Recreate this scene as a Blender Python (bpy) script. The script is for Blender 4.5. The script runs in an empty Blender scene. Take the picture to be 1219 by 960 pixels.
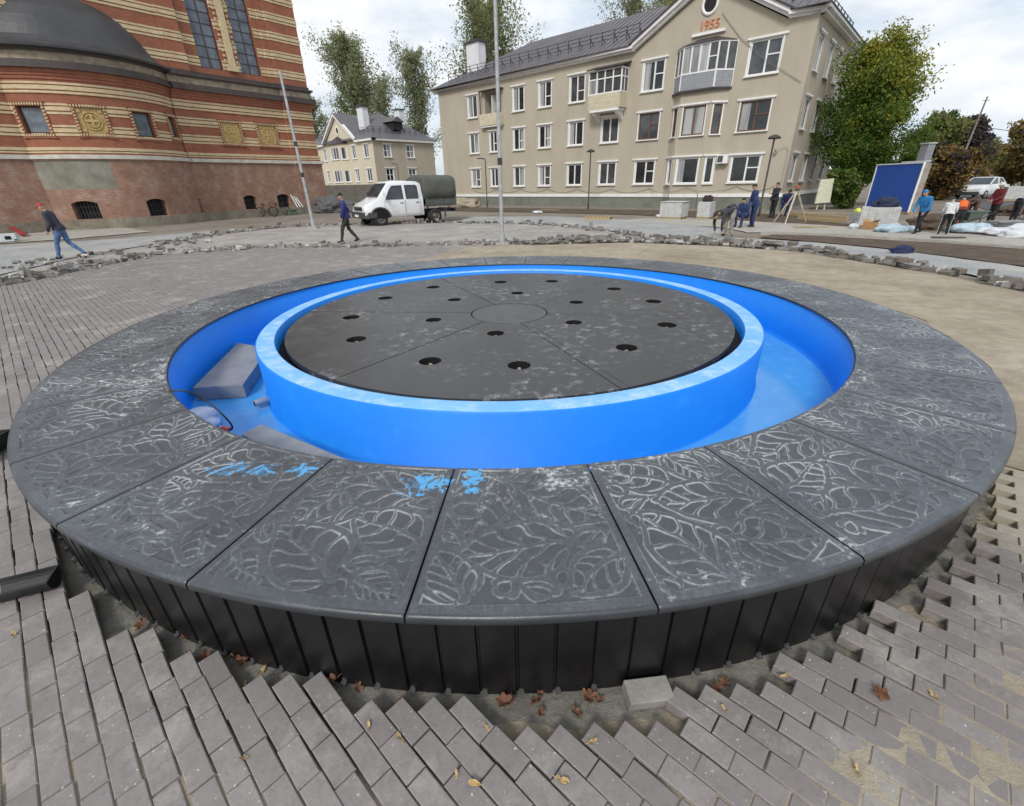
import bpy, math, random
import numpy as np
from mathutils import Vector, Matrix, noise
from math import sin, cos, pi, radians, sqrt, atan2, hypot

scene = bpy.context.scene
COL = scene.collection
rnd = random.Random(11)
Z3 = (0.0, 0.0, 0.0)

# ------------------------------------------------------------------ camera
CAM = Vector((0.006925, -5.261024, 1.832259))
CR = Vector((0.99971954, -0.0104008, -0.02127609))
CU = Vector((0.02368224, 0.43905811, 0.89814649))
CW = Vector((0.0, 0.89839846, -0.43918129))
F_PX, CX, CY = 536.93977, 609.5, 480.0


def gp(x, y, z=0.0):
    """The point at height z that lies under a point measured on the photograph."""
    d = CR * ((x - CX) / F_PX) - CU * ((y - CY) / F_PX) + CW
    t = (z - CAM.z) / d.z
    return CAM + d * t


cd = bpy.data.cameras.new("camera")
cam = bpy.data.objects.new("camera", cd)
COL.objects.link(cam)
cam.matrix_world = Matrix(((CR.x, CU.x, -CW.x, CAM.x), (CR.y, CU.y, -CW.y, CAM.y), (CR.z, CU.z, -CW.z, CAM.z), (0, 0, 0, 1)))
cd.sensor_width = 36.0
cd.sensor_fit = 'HORIZONTAL'
cd.lens = F_PX / 1219.0 * 36.0
cd.clip_start = 0.05
cd.clip_end = 4000
scene.camera = cam

# ------------------------------------------------------------------ materials
MATS = {}


def nodes_of(name):
    m = bpy.data.materials.new(name)
    m.use_nodes = True
    nt = m.node_tree
    return m, nt, nt.nodes['Principled BSDF']


def c4(c):
    return (c[0], c[1], c[2], 1.0)


def N(nt, kind, **kw):
    n = nt.nodes.new(kind)
    for k, v in kw.items():
        if k in n.inputs:
            n.inputs[k].default_value = v
        else:
            setattr(n, k, v)
    return n


def ramp(nt, fac, stops, interp='LINEAR'):
    r = nt.nodes.new('ShaderNodeValToRGB')
    r.color_ramp.interpolation = interp
    el = r.color_ramp.elements
    while len(el) < len(stops):
        el.new(0.5)
    for e, (p, c) in zip(el, stops):
        e.position = p
        e.color = c4(c) if len(c) == 3 else c
    nt.links.new(fac, r.inputs[0])
    return r.outputs[0]


def mixc(nt, fac, a, b, mode='MIX'):
    n = nt.nodes.new('ShaderNodeMix')
    n.data_type = 'RGBA'
    n.blend_type = mode
    for sock, v in ((n.inputs[0], fac), (n.inputs[6], a), (n.inputs[7], b)):
        if hasattr(v, 'is_linked'):
            nt.links.new(v, sock)
        elif isinstance(v, (int, float)):
            sock.default_value = v
        else:
            sock.default_value = c4(v)
    return n.outputs[2]


def noise_fac(nt, scale, detail=6, rough=0.6, coord='Object', stretch=None):
    tc = nt.nodes.new('ShaderNodeTexCoord')
    src = tc.outputs[coord]
    if stretch:
        mp = nt.nodes.new('ShaderNodeMapping')
        mp.inputs['Scale'].default_value = stretch
        nt.links.new(src, mp.inputs[0])
        src = mp.outputs[0]
    n = N(nt, 'ShaderNodeTexNoise', Scale=scale, Detail=detail, Roughness=rough)
    nt.links.new(src, n.inputs['Vector'])
    return n.outputs['Fac']


def bump(nt, b, height, strength=0.3, dist=0.02):
    bn = N(nt, 'ShaderNodeBump', Strength=strength, Distance=dist)
    nt.links.new(height, bn.inputs['Height'])
    nt.links.new(bn.outputs[0], b.inputs['Normal'])


def mat(name, col, rough=0.75, col2=None, scale=6.0, amount=0.6, metal=0.0, bmp=0.0, bscale=40.0, bdist=0.01, coat=0.0, spec=0.5, rvar=0.0, stretch=None):
    """Principled surface with an uneven colour, a fine bump and a varying gloss."""
    if name in MATS:
        return MATS[name]
    m, nt, b = nodes_of(name)
    if col2 is None:
        col2 = tuple(c * 0.72 for c in col)
    f = noise_fac(nt, scale, stretch=stretch)
    lo = 0.5 - 0.5 * amount * 0.5
    nt.links.new(ramp(nt, f, [(0.32, col2), (0.32 + 0.36 * amount + 0.02, col)]), b.inputs['Base Color'])
    b.inputs['Roughness'].default_value = rough
    b.inputs['Metallic'].default_value = metal
    b.inputs['Specular IOR Level'].default_value = spec
    b.inputs['Coat Weight'].default_value = coat
    if rvar:
        f2 = noise_fac(nt, scale * 2.3)
        mr = N(nt, 'ShaderNodeMapRange')
        mr.inputs[3].default_value = max(0.02, rough - rvar)
        mr.inputs[4].default_value = min(1, rough + rvar)
        nt.links.new(f2, mr.inputs[0])
        nt.links.new(mr.outputs[0], b.inputs['Roughness'])
    if bmp:
        bump(nt, b, noise_fac(nt, bscale, 8, 0.65), bmp, bdist)
    MATS[name] = m
    return m


def glass(name, col, rough=0.06):
    if name in MATS:
        return MATS[name]
    m, nt, b = nodes_of(name)
    f = noise_fac(nt, 1.7, 2)
    nt.links.new(ramp(nt, f, [(0.4, tuple(c * 0.6 for c in col)), (0.6, col)]), b.inputs['Base Color'])
    b.inputs['Roughness'].default_value = rough
    b.inputs['Specular IOR Level'].default_value = 0.6
    MATS[name] = m
    return m


# ------------------------------------------------------------------ mesh building
ORG = {}


class M:
    """Collects faces in world (or local) coordinates; build() links them as one object."""

    def __init__(s):
        s.v, s.f, s.m, s.sm = [], [], [], []

    def face(s, pts, mi=0, smooth=False):
        i = len(s.v)
        s.v.extend([tuple(p) for p in pts])
        s.f.append(tuple(range(i, i + len(pts))))
        s.m.append(mi)
        s.sm.append(smooth)

    def grid(s, rows, mi=0, smooth=True, closed=False):
        i = len(s.v)
        nr, nc = len(rows), len(rows[0])
        for r in rows:
            s.v.extend([tuple(p) for p in r])
        for a in range(nr - 1):
            for b in range(nc if closed else nc - 1):
                b2 = (b + 1) % nc
                s.f.append((i + a * nc + b, i + a * nc + b2, i + (a + 1) * nc + b2, i + (a + 1) * nc + b))
                s.m.append(mi)
                s.sm.append(smooth)

    def hexa(s, p, mi=0):
        """p: 8 corners, bottom loop then top loop."""
        i = len(s.v)
        s.v.extend([tuple(q) for q in p])
        for q in ((0, 3, 2, 1), (4, 5, 6, 7), (0, 1, 5, 4), (1, 2, 6, 5), (2, 3, 7, 6), (3, 0, 4, 7)):
            s.f.append(tuple(i + k for k in q))
            s.m.append(mi)
            s.sm.append(False)

    def box(s, c, size, mi=0, rz=0.0, R=None):
        hx, hy, hz = size[0] / 2, size[1] / 2, size[2] / 2
        ps = [Vector(q) for q in ((-hx, -hy, -hz), (hx, -hy, -hz), (hx, hy, -hz), (-hx, hy, -hz), (-hx, -hy, hz), (hx, -hy, hz), (hx, hy, hz), (-hx, hy, hz))]
        if R is None and rz:
            R = Matrix.Rotation(rz, 3, 'Z')
        if R is not None:
            ps = [R @ p for p in ps]
        c = Vector(c)
        s.hexa([p + c for p in ps], mi)

    def bar(s, a, b, w, h=None, mi=0):
        """A square bar from a to b."""
        a, b = Vector(a), Vector(b)
        h = h or w
        d = (b - a).normalized()
        up = Vector((0, 0, 1)) if abs(d.z) < 0.95 else Vector((1, 0, 0))
        x = d.cross(up).normalized()
        y = x.cross(d).normalized()
        q = [(-w / 2, -h / 2), (w / 2, -h / 2), (w / 2, h / 2), (-w / 2, h / 2)]
        s.hexa([a + x * i + y * j for i, j in q] + [b + x * i + y * j for i, j in q], mi)

    def tube(s, pts, rad, n=8, mi=0, smooth=True, cap=True, flat=1.0):
        pts = [Vector(p) for p in pts]
        rad = rad if isinstance(rad, (list, tuple)) else [rad] * len(pts)
        rows = []
        x = None
        for k, p in enumerate(pts):
            d = (pts[min(k + 1, len(pts) - 1)] - pts[max(k - 1, 0)]).normalized()
            if x is None:
                up = Vector((0, 0, 1)) if abs(d.z) < 0.9 else Vector((1, 0, 0))
                x = d.cross(up).normalized()
            else:
                x = (x - d * x.dot(d)).normalized()
            y = d.cross(x)
            rows.append([p + (x * cos(2 * pi * j / n) + y * sin(2 * pi * j / n) * flat) * rad[k] for j in range(n)])
        s.grid(rows, mi, smooth, True)
        if cap:
            s.face(rows[0][::-1], mi)
            s.face(rows[-1], mi)

    def lathe(s, prof, n=24, mi=0, c=Z3, a0=0.0, a1=2 * pi, smooth=True):
        full = abs(a1 - a0 - 2 * pi) < 1e-6
        cols = n if full else n + 1
        rows = [[(c[0] + r * sin(a0 + (a1 - a0) * j / n), c[1] - r * cos(a0 + (a1 - a0) * j / n), c[2] + z) for j in range(cols)] for r, z in prof]
        s.grid(rows, mi, smooth, full)

    def ball(s, c, r, mi=0, nu=12, nv=8, R=None):
        r = r if isinstance(r, (list, tuple)) else (r, r, r)
        rows = []
        for i in range(nv + 1):
            t = pi * i / nv
            row = []
            for j in range(nu):
                p = Vector((r[0] * sin(t) * cos(2 * pi * j / nu), r[1] * sin(t) * sin(2 * pi * j / nu), -r[2] * cos(t)))
                if R is not None:
                    p = R @ p
                row.append(p + Vector(c))
            rows.append(row)
        s.grid(rows, mi, True, True)

    def prism(s, poly, fn, d0, d1, mi=0):
        """Extrudes the 2-D outline poly between depths d0 and d1; fn(a, b, d) gives the 3-D point."""
        A = [fn(a, b, d0) for a, b in poly]
        B = [fn(a, b, d1) for a, b in poly]
        s.face(A, mi)
        s.face(B[::-1], mi)
        for k in range(len(poly)):
            k2 = (k + 1) % len(poly)
            s.face([A[k], B[k], B[k2], A[k2]], mi)

    def build(s, name, mats, parent=None, org=None, bevel=0.0, merge=False):
        me = bpy.data.meshes.new(name)
        if org is None:
            org = ORG.get(root_of(parent).name, Z3) if parent is not None else Z3
        me.from_pydata([(p[0] - org[0], p[1] - org[1], p[2] - org[2]) for p in s.v], [], s.f)
        mats = mats if isinstance(mats, (list, tuple)) else [mats]
        for m_ in mats:
            me.materials.append(m_)
        me.polygons.foreach_set('material_index', s.m)
        me.polygons.foreach_set('use_smooth', s.sm)
        me.update()
        o = bpy.data.objects.new(name, me)
        COL.objects.link(o)
        if parent is not None:
            o.parent = parent
        else:
            o.location = org
            if tuple(org) != Z3:
                ORG[o.name] = tuple(org)
        if merge or bevel:
            import bmesh
            bm = bmesh.new()
            bm.from_mesh(me)
            bmesh.ops.remove_doubles(bm, verts=bm.verts, dist=0.0008)
            bmesh.ops.recalc_face_normals(bm, faces=bm.faces)
            if bevel:
                ed = [e for e in bm.edges if len(e.link_faces) == 2 and e.calc_face_angle(0) > 0.6]
                bmesh.ops.bevel(bm, geom=ed, offset=bevel, segments=2, profile=0.6, affect='EDGES', clamp_overlap=True)
            bm.to_mesh(me)
            bm.free()
        return o


def root_of(o):
    while o.parent is not None:
        o = o.parent
    return o


def tag(o, label=None, cat=None, group=None, kind=None):
    if label:
        o['label'] = label
    if cat:
        o['category'] = cat
    if group:
        o['group'] = group
    if kind:
        o['kind'] = kind
    return o


def thing(name, label, cat, loc=Z3, rz=0.0, group=None, world=False):
    """An Empty at a thing's base; with world=True its parts are given in world coordinates."""
    o = bpy.data.objects.new(name, None)
    COL.objects.link(o)
    o.empty_display_size = 0.3
    o.location = loc
    o.rotation_euler = (0, 0, rz)
    if world:
        ORG[o.name] = tuple(loc)
    return tag(o, label, cat, group)


def copy_tree(o, parent=None):
    c = o.copy()
    COL.objects.link(c)
    if parent is not None:
        c.parent = parent
    for ch in list(o.children):
        copy_tree(ch, c)
    return c


def mesh_np(name, V, F, mats, parent=None, mi=None, smooth=False, colors=None, org=Z3):
    """A quad mesh from numpy arrays, with an optional per-vertex colour called 'wear'."""
    me = bpy.data.meshes.new(name)
    V = np.asarray(V, np.float32)
    F = np.asarray(F, np.int32)
    k = F.shape[1]
    me.vertices.add(len(V))
    me.vertices.foreach_set('co', V.ravel())
    me.loops.add(F.size)
    me.loops.foreach_set('vertex_index', F.ravel())
    me.polygons.add(len(F))
    me.polygons.foreach_set('loop_start', np.arange(0, F.size, k, dtype=np.int32))
    me.polygons.foreach_set('loop_total', np.full(len(F), k, np.int32))
    if mi is not None:
        me.polygons.foreach_set('material_index', np.asarray(mi, np.int32))
    me.polygons.foreach_set('use_smooth', np.full(len(F), smooth, bool))
    for m_ in (mats if isinstance(mats, (list, tuple)) else [mats]):
        me.materials.append(m_)
    if colors is not None:
        a = me.color_attributes.new('wear', 'FLOAT_COLOR', 'POINT')
        cc = np.ones((len(V), 4), np.float32)
        cc[:, :colors.shape[1]] = colors
        a.data.foreach_set('color', cc.ravel())
    me.update(calc_edges=True)
    me.validate()
    o = bpy.data.objects.new(name, me)
    COL.objects.link(o)
    if parent is not None:
        o.parent = parent
    else:
        o.location = org
    return o


def vnoise(P, scale, seed=0.0):
    """Smooth value noise on an (n,2) array, vectorised."""
    Q = np.asarray(P) * scale + seed * 17.31
    I = np.floor(Q).astype(np.int64)
    Fr = Q - I
    Fr = Fr * Fr * (3 - 2 * Fr)

    def h(ix, iy):
        n = (ix * 374761393 + iy * 668265263 + int(seed * 1013) * 69069) & 0x7fffffff
        n = ((n ^ (n >> 13)) * 1274126177) & 0x7fffffff
        return ((n ^ (n >> 16)) & 0xffff) / 65535.0
    a = h(I[:, 0], I[:, 1])
    b = h(I[:, 0] + 1, I[:, 1])
    c = h(I[:, 0], I[:, 1] + 1)
    d = h(I[:, 0] + 1, I[:, 1] + 1)
    return (a * (1 - Fr[:, 0]) + b * Fr[:, 0]) * (1 - Fr[:, 1]) + (c * (1 - Fr[:, 0]) + d * Fr[:, 0]) * Fr[:, 1]


def fbm(P, scale, seed=0.0, oct=4):
    r = 0
    for k in range(oct):
        r = r + vnoise(P, scale * 2 ** k, seed + k) / 2 ** (k + 1)
    return r / (1 - 0.5 ** oct)


# ------------------------------------------------------------------ light, sky and clouds
w = bpy.data.worlds.new("World")
scene.world = w
w.use_nodes = True
nt = w.node_tree
for n in list(nt.nodes):
    nt.nodes.remove(n)
SUN_EL, SUN_AZ = radians(40), radians(-162)     # azimuth measured from +Y towards +X
sky = N(nt, 'ShaderNodeTexSky', sky_type='NISHITA', sun_disc=False, sun_elevation=SUN_EL, sun_rotation=SUN_AZ, air_density=1.0, dust_density=1.5, ozone_density=1.0)
bg1 = N(nt, 'ShaderNodeBackground', Strength=0.11)
nt.links.new(sky.outputs[0], bg1.inputs[0])
tc = nt.nodes.new('ShaderNodeTexCoord')
mp = nt.nodes.new('ShaderNodeMapping')
mp.inputs['Scale'].default_value = (1, 1, 2.6)
mp.inputs['Location'].default_value = (0.35, 0.1, 0.0)
nt.links.new(tc.outputs['Generated'], mp.inputs[0])
n1 = N(nt, 'ShaderNodeTexNoise', Scale=2.1, Detail=7, Roughness=0.55)
n2 = N(nt, 'ShaderNodeTexNoise', Scale=4.6, Detail=6, Roughness=0.6)
nt.links.new(mp.outputs[0], n1.inputs['Vector'])
nt.links.new(mp.outputs[0], n2.inputs['Vector'])
cover = ramp(nt, n1.outputs['Fac'], [(0.34, (0.30,) * 3), (0.52, (1,) * 3)])
cloudcol = ramp(nt, n2.outputs['Fac'], [(0.33, (0.60, 0.72, 0.85)), (0.60, (0.95, 0.965, 0.98))])
bg2 = N(nt, 'ShaderNodeBackground', Strength=1.0)
nt.links.new(cloudcol, bg2.inputs[0])
mx = nt.nodes.new('ShaderNodeMixShader')
nt.links.new(cover, mx.inputs[0])
nt.links.new(bg1.outputs[0], mx.inputs[1])
nt.links.new(bg2.outputs[0], mx.inputs[2])
out = nt.nodes.new('ShaderNodeOutputWorld')
nt.links.new(mx.outputs[0], out.inputs[0])

sl = bpy.data.lights.new("sun", 'SUN')
sl.energy = 2.0
sl.angle = radians(13)
sl.color = (1.0, 0.96, 0.9)
so = bpy.data.objects.new("sun", sl)
COL.objects.link(so)
sd = Vector((sin(SUN_AZ) * cos(SUN_EL), cos(SUN_AZ) * cos(SUN_EL), sin(SUN_EL)))
so.rotation_euler = (-sd).to_track_quat('-Z', 'Y').to_euler()
so.location = (0, 0, 40)

scene.view_settings.view_transform = 'Standard'
scene.view_settings.look = 'None'
scene.view_settings.exposure = 0.1
scene.view_settings.gamma = 1.0
scene.cycles.max_bounces = 6
scene.cycles.diffuse_bounces = 3
scene.cycles.glossy_bounces = 3
# ------------------------------------------------------------------ fountain
RIM = 0.504
NP = 30                      # coping panels round the basin


def m_coping():
    m, nt, b = nodes_of('coping_polymer')
    at = N(nt, 'ShaderNodeVertexColor', layer_name='wear')
    sep = nt.nodes.new('ShaderNodeSeparateColor')
    nt.links.new(at.outputs[0], sep.inputs[0])
    f = noise_fac(nt, 5.0, 8, 0.65)
    base = ramp(nt, f, [(0.3, (0.027, 0.031, 0.037)), (0.7, (0.047, 0.053, 0.061))])
    fine = noise_fac(nt, 55.0, 6, 0.7)
    # trodden-in dust: the flat network is paler, the rims of the cells hold pale grit
    k = N(nt, 'ShaderNodeMath', operation='MULTIPLY')
    nt.links.new(sep.outputs[0], k.inputs[0])
    nt.links.new(ramp(nt, fine, [(0.35, (0.2,) * 3), (0.65, (1,) * 3)]), k.inputs[1])
    c1 = mixc(nt, k.outputs[0], base, (0.33, 0.355, 0.385))
    c2 = mixc(nt, sep.outputs[1], c1, (0.62, 0.63, 0.62))
    c3 = mixc(nt, sep.outputs[2], c2, (0.07, 0.36, 0.70))
    nt.links.new(c3, b.inputs['Base Color'])
    rr = ramp(nt, noise_fac(nt, 9.0, 5), [(0.3, (0.24,) * 3), (0.7, (0.44,) * 3)])
    nt.links.new(rr, b.inputs['Roughness'])
    b.inputs['Specular IOR Level'].default_value = 0.7
    bump(nt, b, noise_fac(nt, 120.0, 6, 0.7), 0.25, 0.004)
    return m


MC = m_coping()
M_BLACK = mat('black_cladding', (0.0045, 0.0045, 0.005), 0.36, (0.009, 0.009, 0.010), 7, 0.7, bmp=0.1, bscale=30)
M_GAP = mat('dark_void', (0.004, 0.004, 0.005), 0.9)


def blue_paint(name, col, col2, pale, amt, rough):
    m, nt, b = nodes_of(name)
    f = noise_fac(nt, 1.6, 6, 0.6)
    c1 = ramp(nt, f, [(0.3, col2), (0.7, col)])
    f2 = noise_fac(nt, 7.0, 8, 0.7)
    msk = ramp(nt, f2, [(0.62 - amt * 0.25, (0, 0, 0)), (0.75, (min(1, 0.3 + amt),) * 3)])
    nt.links.new(mixc(nt, msk, c1, pale), b.inputs['Base Color'])
    b.inputs['Roughness'].default_value = rough
    bump(nt, b, noise_fac(nt, 30.0, 6), 0.12, 0.006)
    return m


M_BLUE = blue_paint('blue_wall_paint', (0.0, 0.235, 0.84), (0.0, 0.205, 0.77), (0.02, 0.31, 0.86), 0.24, 0.55)
M_BLUETOP = blue_paint('blue_worn_skylit_paint', (0.24, 0.53, 0.88), (0.15, 0.44, 0.84), (0.58, 0.72, 0.85), 0.6, 0.5)  # worn paint; the sky's reflection on the top is put into its pale blue
M_BLUEFLOOR = blue_paint('blue_floor_paint', (0.09, 0.38, 0.75), (0.06, 0.32, 0.68), (0.26, 0.48, 0.70), 0.3, 0.14)

fountain = thing('fountain', 'round black fountain bowl with relief rim and blue painted channel', 'fountain', (0, 0, 0))


def harm(th, k):
    r = k[0]
    for j in range(1, (len(k) - 1) // 2 + 1):
        r = r + k[2 * j - 1] * np.cos(j * th) + k[2 * j] * np.sin(j * th)
    return r


K_OUT = (4.1955, 0.009, -0.0078, -0.0063, 0.012, 0.008, -0.0073)
K_IN = (3.3064, 0.0436, -0.0117, -0.0482, 0.0195, 0.0053, -0.0148)


def leaf_layout(seed, wd, ln):
    """Packs leaf outlines into a panel wd wide and ln long; returns (x, y, angle, length, half width)."""
    r = random.Random(seed)
    leaves, samples = [], []
    spec = [(0.44, 0.145)] * 4 + [(0.36, 0.125)] * 5 + [(0.27, 0.095)] * 5 + [(0.20, 0.07)] * 5 + [(0.12, 0.036)] * 5 + [(0.07, 0.028)] * 8
    for L, W in spec:
        for _ in range(420):
            x, y, a = r.uniform(-wd / 2, wd / 2), r.uniform(0.02, ln - 0.05), r.uniform(0, 2 * pi)
            ok, pts = True, []
            for k in range(9):
                t = k / 8
                hw = W * sin(pi * t ** 0.72) ** 0.8 if 0 < t < 1 else 0
                for sgn in (-1, 1):
                    px = x + cos(a) * (t - 0.5) * L - sin(a) * hw * sgn
                    py = y + sin(a) * (t - 0.5) * L + cos(a) * hw * sgn
                    lim = wd / 2 * (1 - 0.21 * (1 - py / ln)) - 0.012
                    if abs(px) > lim or py < 0.015 or py > ln - 0.034:
                        ok = False
                        break
                    pts.append((px, py))
                if not ok:
                    break
            if not ok:
                continue
            if samples:
                d = np.hypot(*(np.array(samples)[:, None, :] - np.array(pts)[None, :, :]).transpose(2, 0, 1)).min()
                if d < 0.019:
                    continue
                bad = False
                mine = [(x, y, a, L, W)]
                for (lx, ly, la, lL, lW), test in [(q, pts + [(x, y)]) for q in leaves] + [(mine[0], samples)]:
                    Q = np.array(test)
                    u = (Q[:, 0] - lx) * cos(la) + (Q[:, 1] - ly) * sin(la) + lL / 2
                    v = -(Q[:, 0] - lx) * sin(la) + (Q[:, 1] - ly) * cos(la)
                    tt = np.clip(u / lL, 0.0001, 0.9999)
                    if np.any((u > 0) & (u < lL) & (np.abs(v) < lW * np.sin(pi * tt ** 0.72) ** 0.8)):
                        bad = True
                        break
                if bad:
                    continue
            leaves.append((x, y, a, L, W))
            samples += pts
            if len(leaves) > 30:
                return leaves
            break
    return leaves


def relief(X, Y, leaves, wd, ln, seed):
    """Height (m, negative in the cells) and rim lines of the stamped leaf pattern."""
    P2 = np.stack([X, Y], 1)
    wob = (fbm(P2, 8, seed, 2) - 0.5) * 0.042
    wob2 = (fbm(P2, 8, seed + 5, 2) - 0.5) * 0.042
    Xw, Yw = X + wob, Y + wob2
    best = np.full(len(X), -1.0)
    dmin = np.full(len(X), 9.0)
    for q, (x, y, a, L, W) in enumerate(leaves):
        u = (Xw - x) * cos(a) + (Yw - y) * sin(a) + L / 2
        v = -(Xw - x) * sin(a) + (Yw - y) * cos(a)
        t = np.clip(u / L, 0.0001, 0.9999)
        hw = W * np.sin(pi * t ** 0.72) ** 0.8
        d_in = (hw - np.abs(v)) * 0.85
        d_in = np.where((u < 0) | (u > L), -np.hypot(np.maximum(np.maximum(-u, u - L), 0), np.abs(v)), d_in)
        dmin = np.minimum(dmin, -d_in)
        mid = np.abs(v - 0.012 * np.sin(u / L * 5)) - (0.009 * (1 - t) + 0.0045)
        pitch = max(0.045, L / 4.3)
        side = np.where(v > 0, 0.35, 0.0)
        qv = (u - np.abs(v) * 0.85 + 0.016 * np.sin(v * 42 + q * 2)) / pitch + side
        dl = np.abs(qv - np.floor(qv) - 0.5) * pitch * 0.8
        kk = 0.0045
        cell = -kk * np.log(np.exp(-np.clip(d_in - 0.003, -.2, .2) / kk) + np.exp(-np.clip(mid, -.2, .2) / kk) + np.exp(-np.clip(0.325 * pitch - dl, -.2, .2) / kk))
        if L < 0.16:
            cell = np.minimum(d_in - 0.004, np.where(L < 0.1, 1.0, mid))
        best = np.maximum(best, cell)
    lim = wd / 2 * (1 - 0.21 * (1 - Y / ln))
    edge = np.minimum(np.minimum(lim - np.abs(X), Y - 0.005), ln - 0.022 - Y)
    gapcell = np.minimum(dmin - 0.024, edge - 0.018)
    best = np.maximum(best, gapcell)
    s = np.clip((best + 0.001) / 0.0055, 0, 1)
    s = s * s * (3 - 2 * s)
    line = np.exp(-((best - 0.0002) / 0.0023) ** 2)
    return -0.0052 * s, line, s


def coping_panel(k):
    a0 = radians(0.8) + 2 * pi * (k - 0.5) / NP
    a1 = a0 + 2 * pi / NP
    amid = (a0 + a1) / 2
    am = (amid + pi) % (2 * pi) - pi                # 0 faces the camera
    near = abs(am) < radians(62)
    mid = abs(am) < radians(115)
    nu, nv = (260, 250) if abs(am) < radians(43) else (190, 190) if near else ((90, 84) if mid else (56, 46))
    gap = 0.004 / 4.0
    us = np.linspace(0, 1, nu)
    ths = a0 + gap + (a1 - a0 - 2 * gap) * us
    ro = harm(ths, K_OUT)
    ri = harm(ths, K_IN)
    er = 0.017
    ln = float(np.mean(ro - ri)) - er
    rows = [(0.0, -0.055, 0), (0.0, -0.006, 0)]
    for t in np.linspace(0.004, 1.0, nv):
        rows.append((t, 0.0, 1))
    nr = 7
    V, C = [], []
    wd = 4.0 * (a1 - a0)
    leaves = leaf_layout(100 + (k * 7) % 11 if not near else 200 + k, wd, ln)
    T = np.linspace(0.004, 1.0, nv)
    TT, UU = np.meshgrid(T, us, indexing='ij')
    Y = (TT * ln).ravel()
    rr = (ri[None, :] + TT * (ro - er - ri)[None, :])
    X = ((UU - 0.5) * (a1 - a0) * rr).ravel()
    h, line, cell = relief(X, Y, leaves, wd, ln, k * 3.7)
    # a soft crown: the panel falls away a few millimetres at its seams
    e = np.minimum(UU.ravel(), 1 - UU.ravel()) * wd
    h = h - 0.006 * np.exp(-e / 0.006)
    x = (rr * np.sin(ths)[None, :]).ravel()
    y = (-rr * np.cos(ths)[None, :]).ravel()
    wob = (vnoise(np.stack([x, y], 1), 2.2, 3) - 0.5) * 0.006
    top = np.stack([x, y, RIM + h + wob], 1)
    P = np.stack([x, y], 1)
    d1 = fbm(P, 2.6, 1)
    d2 = fbm(P, 17.0, 2)
    d3 = fbm(P, 60.0, 4, 3)
    am_abs = abs(am)
    # dust: the trodden network pales, scuffed patches near the inner edge hold white grit
    inner = np.clip(1 - TT.ravel() * 1.5, 0, 1)
    dust = np.clip(0.09 + (1 - cell) * 0.10 + line * 0.78 * np.clip((d2 - 0.27) * 7, 0, 1), 0, 1) * np.clip(d1 * 1.9 - 0.15, 0.62, 1)
    lump = np.clip((fbm(P, 1.5, 8) - 0.50) * 5, 0, 1)
    dust = dust + 0.30 * lump * d2 + 0.12 * np.clip((am_abs - 0.9) * 1.2, 0, 1) * d1
    grit = np.clip((d3 * 0.55 + d2 * 0.55 + inner * 0.10 + lump * 0.06 - 0.76) * 7, 0, 1) * np.clip(lump + 0.25, 0, 1)
    grit = np.clip(grit + line * np.clip((d1 - 0.52) * 4, 0, 0.6), 0, 1)
    blue = np.zeros(len(x))
    for (bx, by, sx, sy, thr) in BLUE_SPOTS:
        g = np.exp(-(((x - bx) / sx) ** 2 + ((y - by) / sy) ** 2))
        blue = np.maximum(blue, np.clip((g * 1.0 + ((d3 - .5) * 1.5 + (d2 - .5) * 1.1) * np.clip(g * 3, 0, 1) - thr) * 6, 0, 1) * (1 - (.7 if thr > .5 else .1) * cell))
    Ctop = np.stack([np.clip(dust, 0, 1), grit * 0.8, blue], 1)
    # rounded outer nose and lip
    prof = [(er * sin(q), -er * (1 - cos(q))) for q in np.linspace(0, pi / 2, nr)[1:]]
    prof += [(er, -0.036), (er - 0.008, -0.042), (er - 0.09, -0.042)]
    sx_, cx_ = np.sin(ths), -np.cos(ths)
    blocks = []
    lip = [(0.01, -0.018), (0.0, -0.010), (0.003, -0.003)]
    for dr, dz in lip:
        r = ri + dr
        blocks.append(np.stack([r * sx_, r * cx_, np.full(nu, RIM + dz)], 1))
    blocks.append(top)
    for dr, dz in prof:
        r = ro - er + dr
        blocks.append(np.stack([r * sx_, r * cx_, np.full(nu, RIM + dz) - 0.004 * np.exp(-np.minimum(us, 1 - us) * wd / 0.006)], 1))
    V = np.concatenate(blocks)
    n_rows = len(V) // nu
    C = np.zeros((len(V), 3))
    C[:, 0] = 0.05
    C[3 * nu:3 * nu + len(top)] = Ctop
    wear = np.clip((vnoise(V[:, :2], 6, 9) - 0.35), 0, 1) * 0.5
    C[3 * nu + len(top):, 0] = np.where(V[3 * nu + len(top):, 2] > RIM - er, wear[3 * nu + len(top):] * 0.8, 0.0)
    i = np.arange(n_rows - 1)[:, None] * nu + np.arange(nu - 1)[None, :]
    i = i.ravel()
    F = np.stack([i, i + 1, i + nu + 1, i + nu], 1)[:, ::-1]
    # end faces at the seams
    o = mesh_np('coping_panel', V, F, MC, fountain, smooth=True, colors=C)
    return o


BLUE_SPOTS = []
for (px, py, s1, s2, thr) in ((562, 572, 0.05, 0.11, 0.42), (503, 577, 0.14, 0.09, 0.56), (362, 557, 0.08, 0.07, 0.52), (275, 556, 0.14, 0.07, 0.66), (310, 560, 0.12, 0.07, 0.70)):
    p = gp(px, py, RIM)
    BLUE_SPOTS.append((p.x, p.y, s1, s2, thr))
for k in range(NP):
    coping_panel(k)

# dark bed that closes the seams from below
m = M()
m.lathe([(3.40, 0.462), (4.15, 0.462)], 180)
m.lathe([(4.13, 0.430), (3.40, 0.430)], 180)
m.build('coping_bed', M_GAP, fountain)

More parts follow.
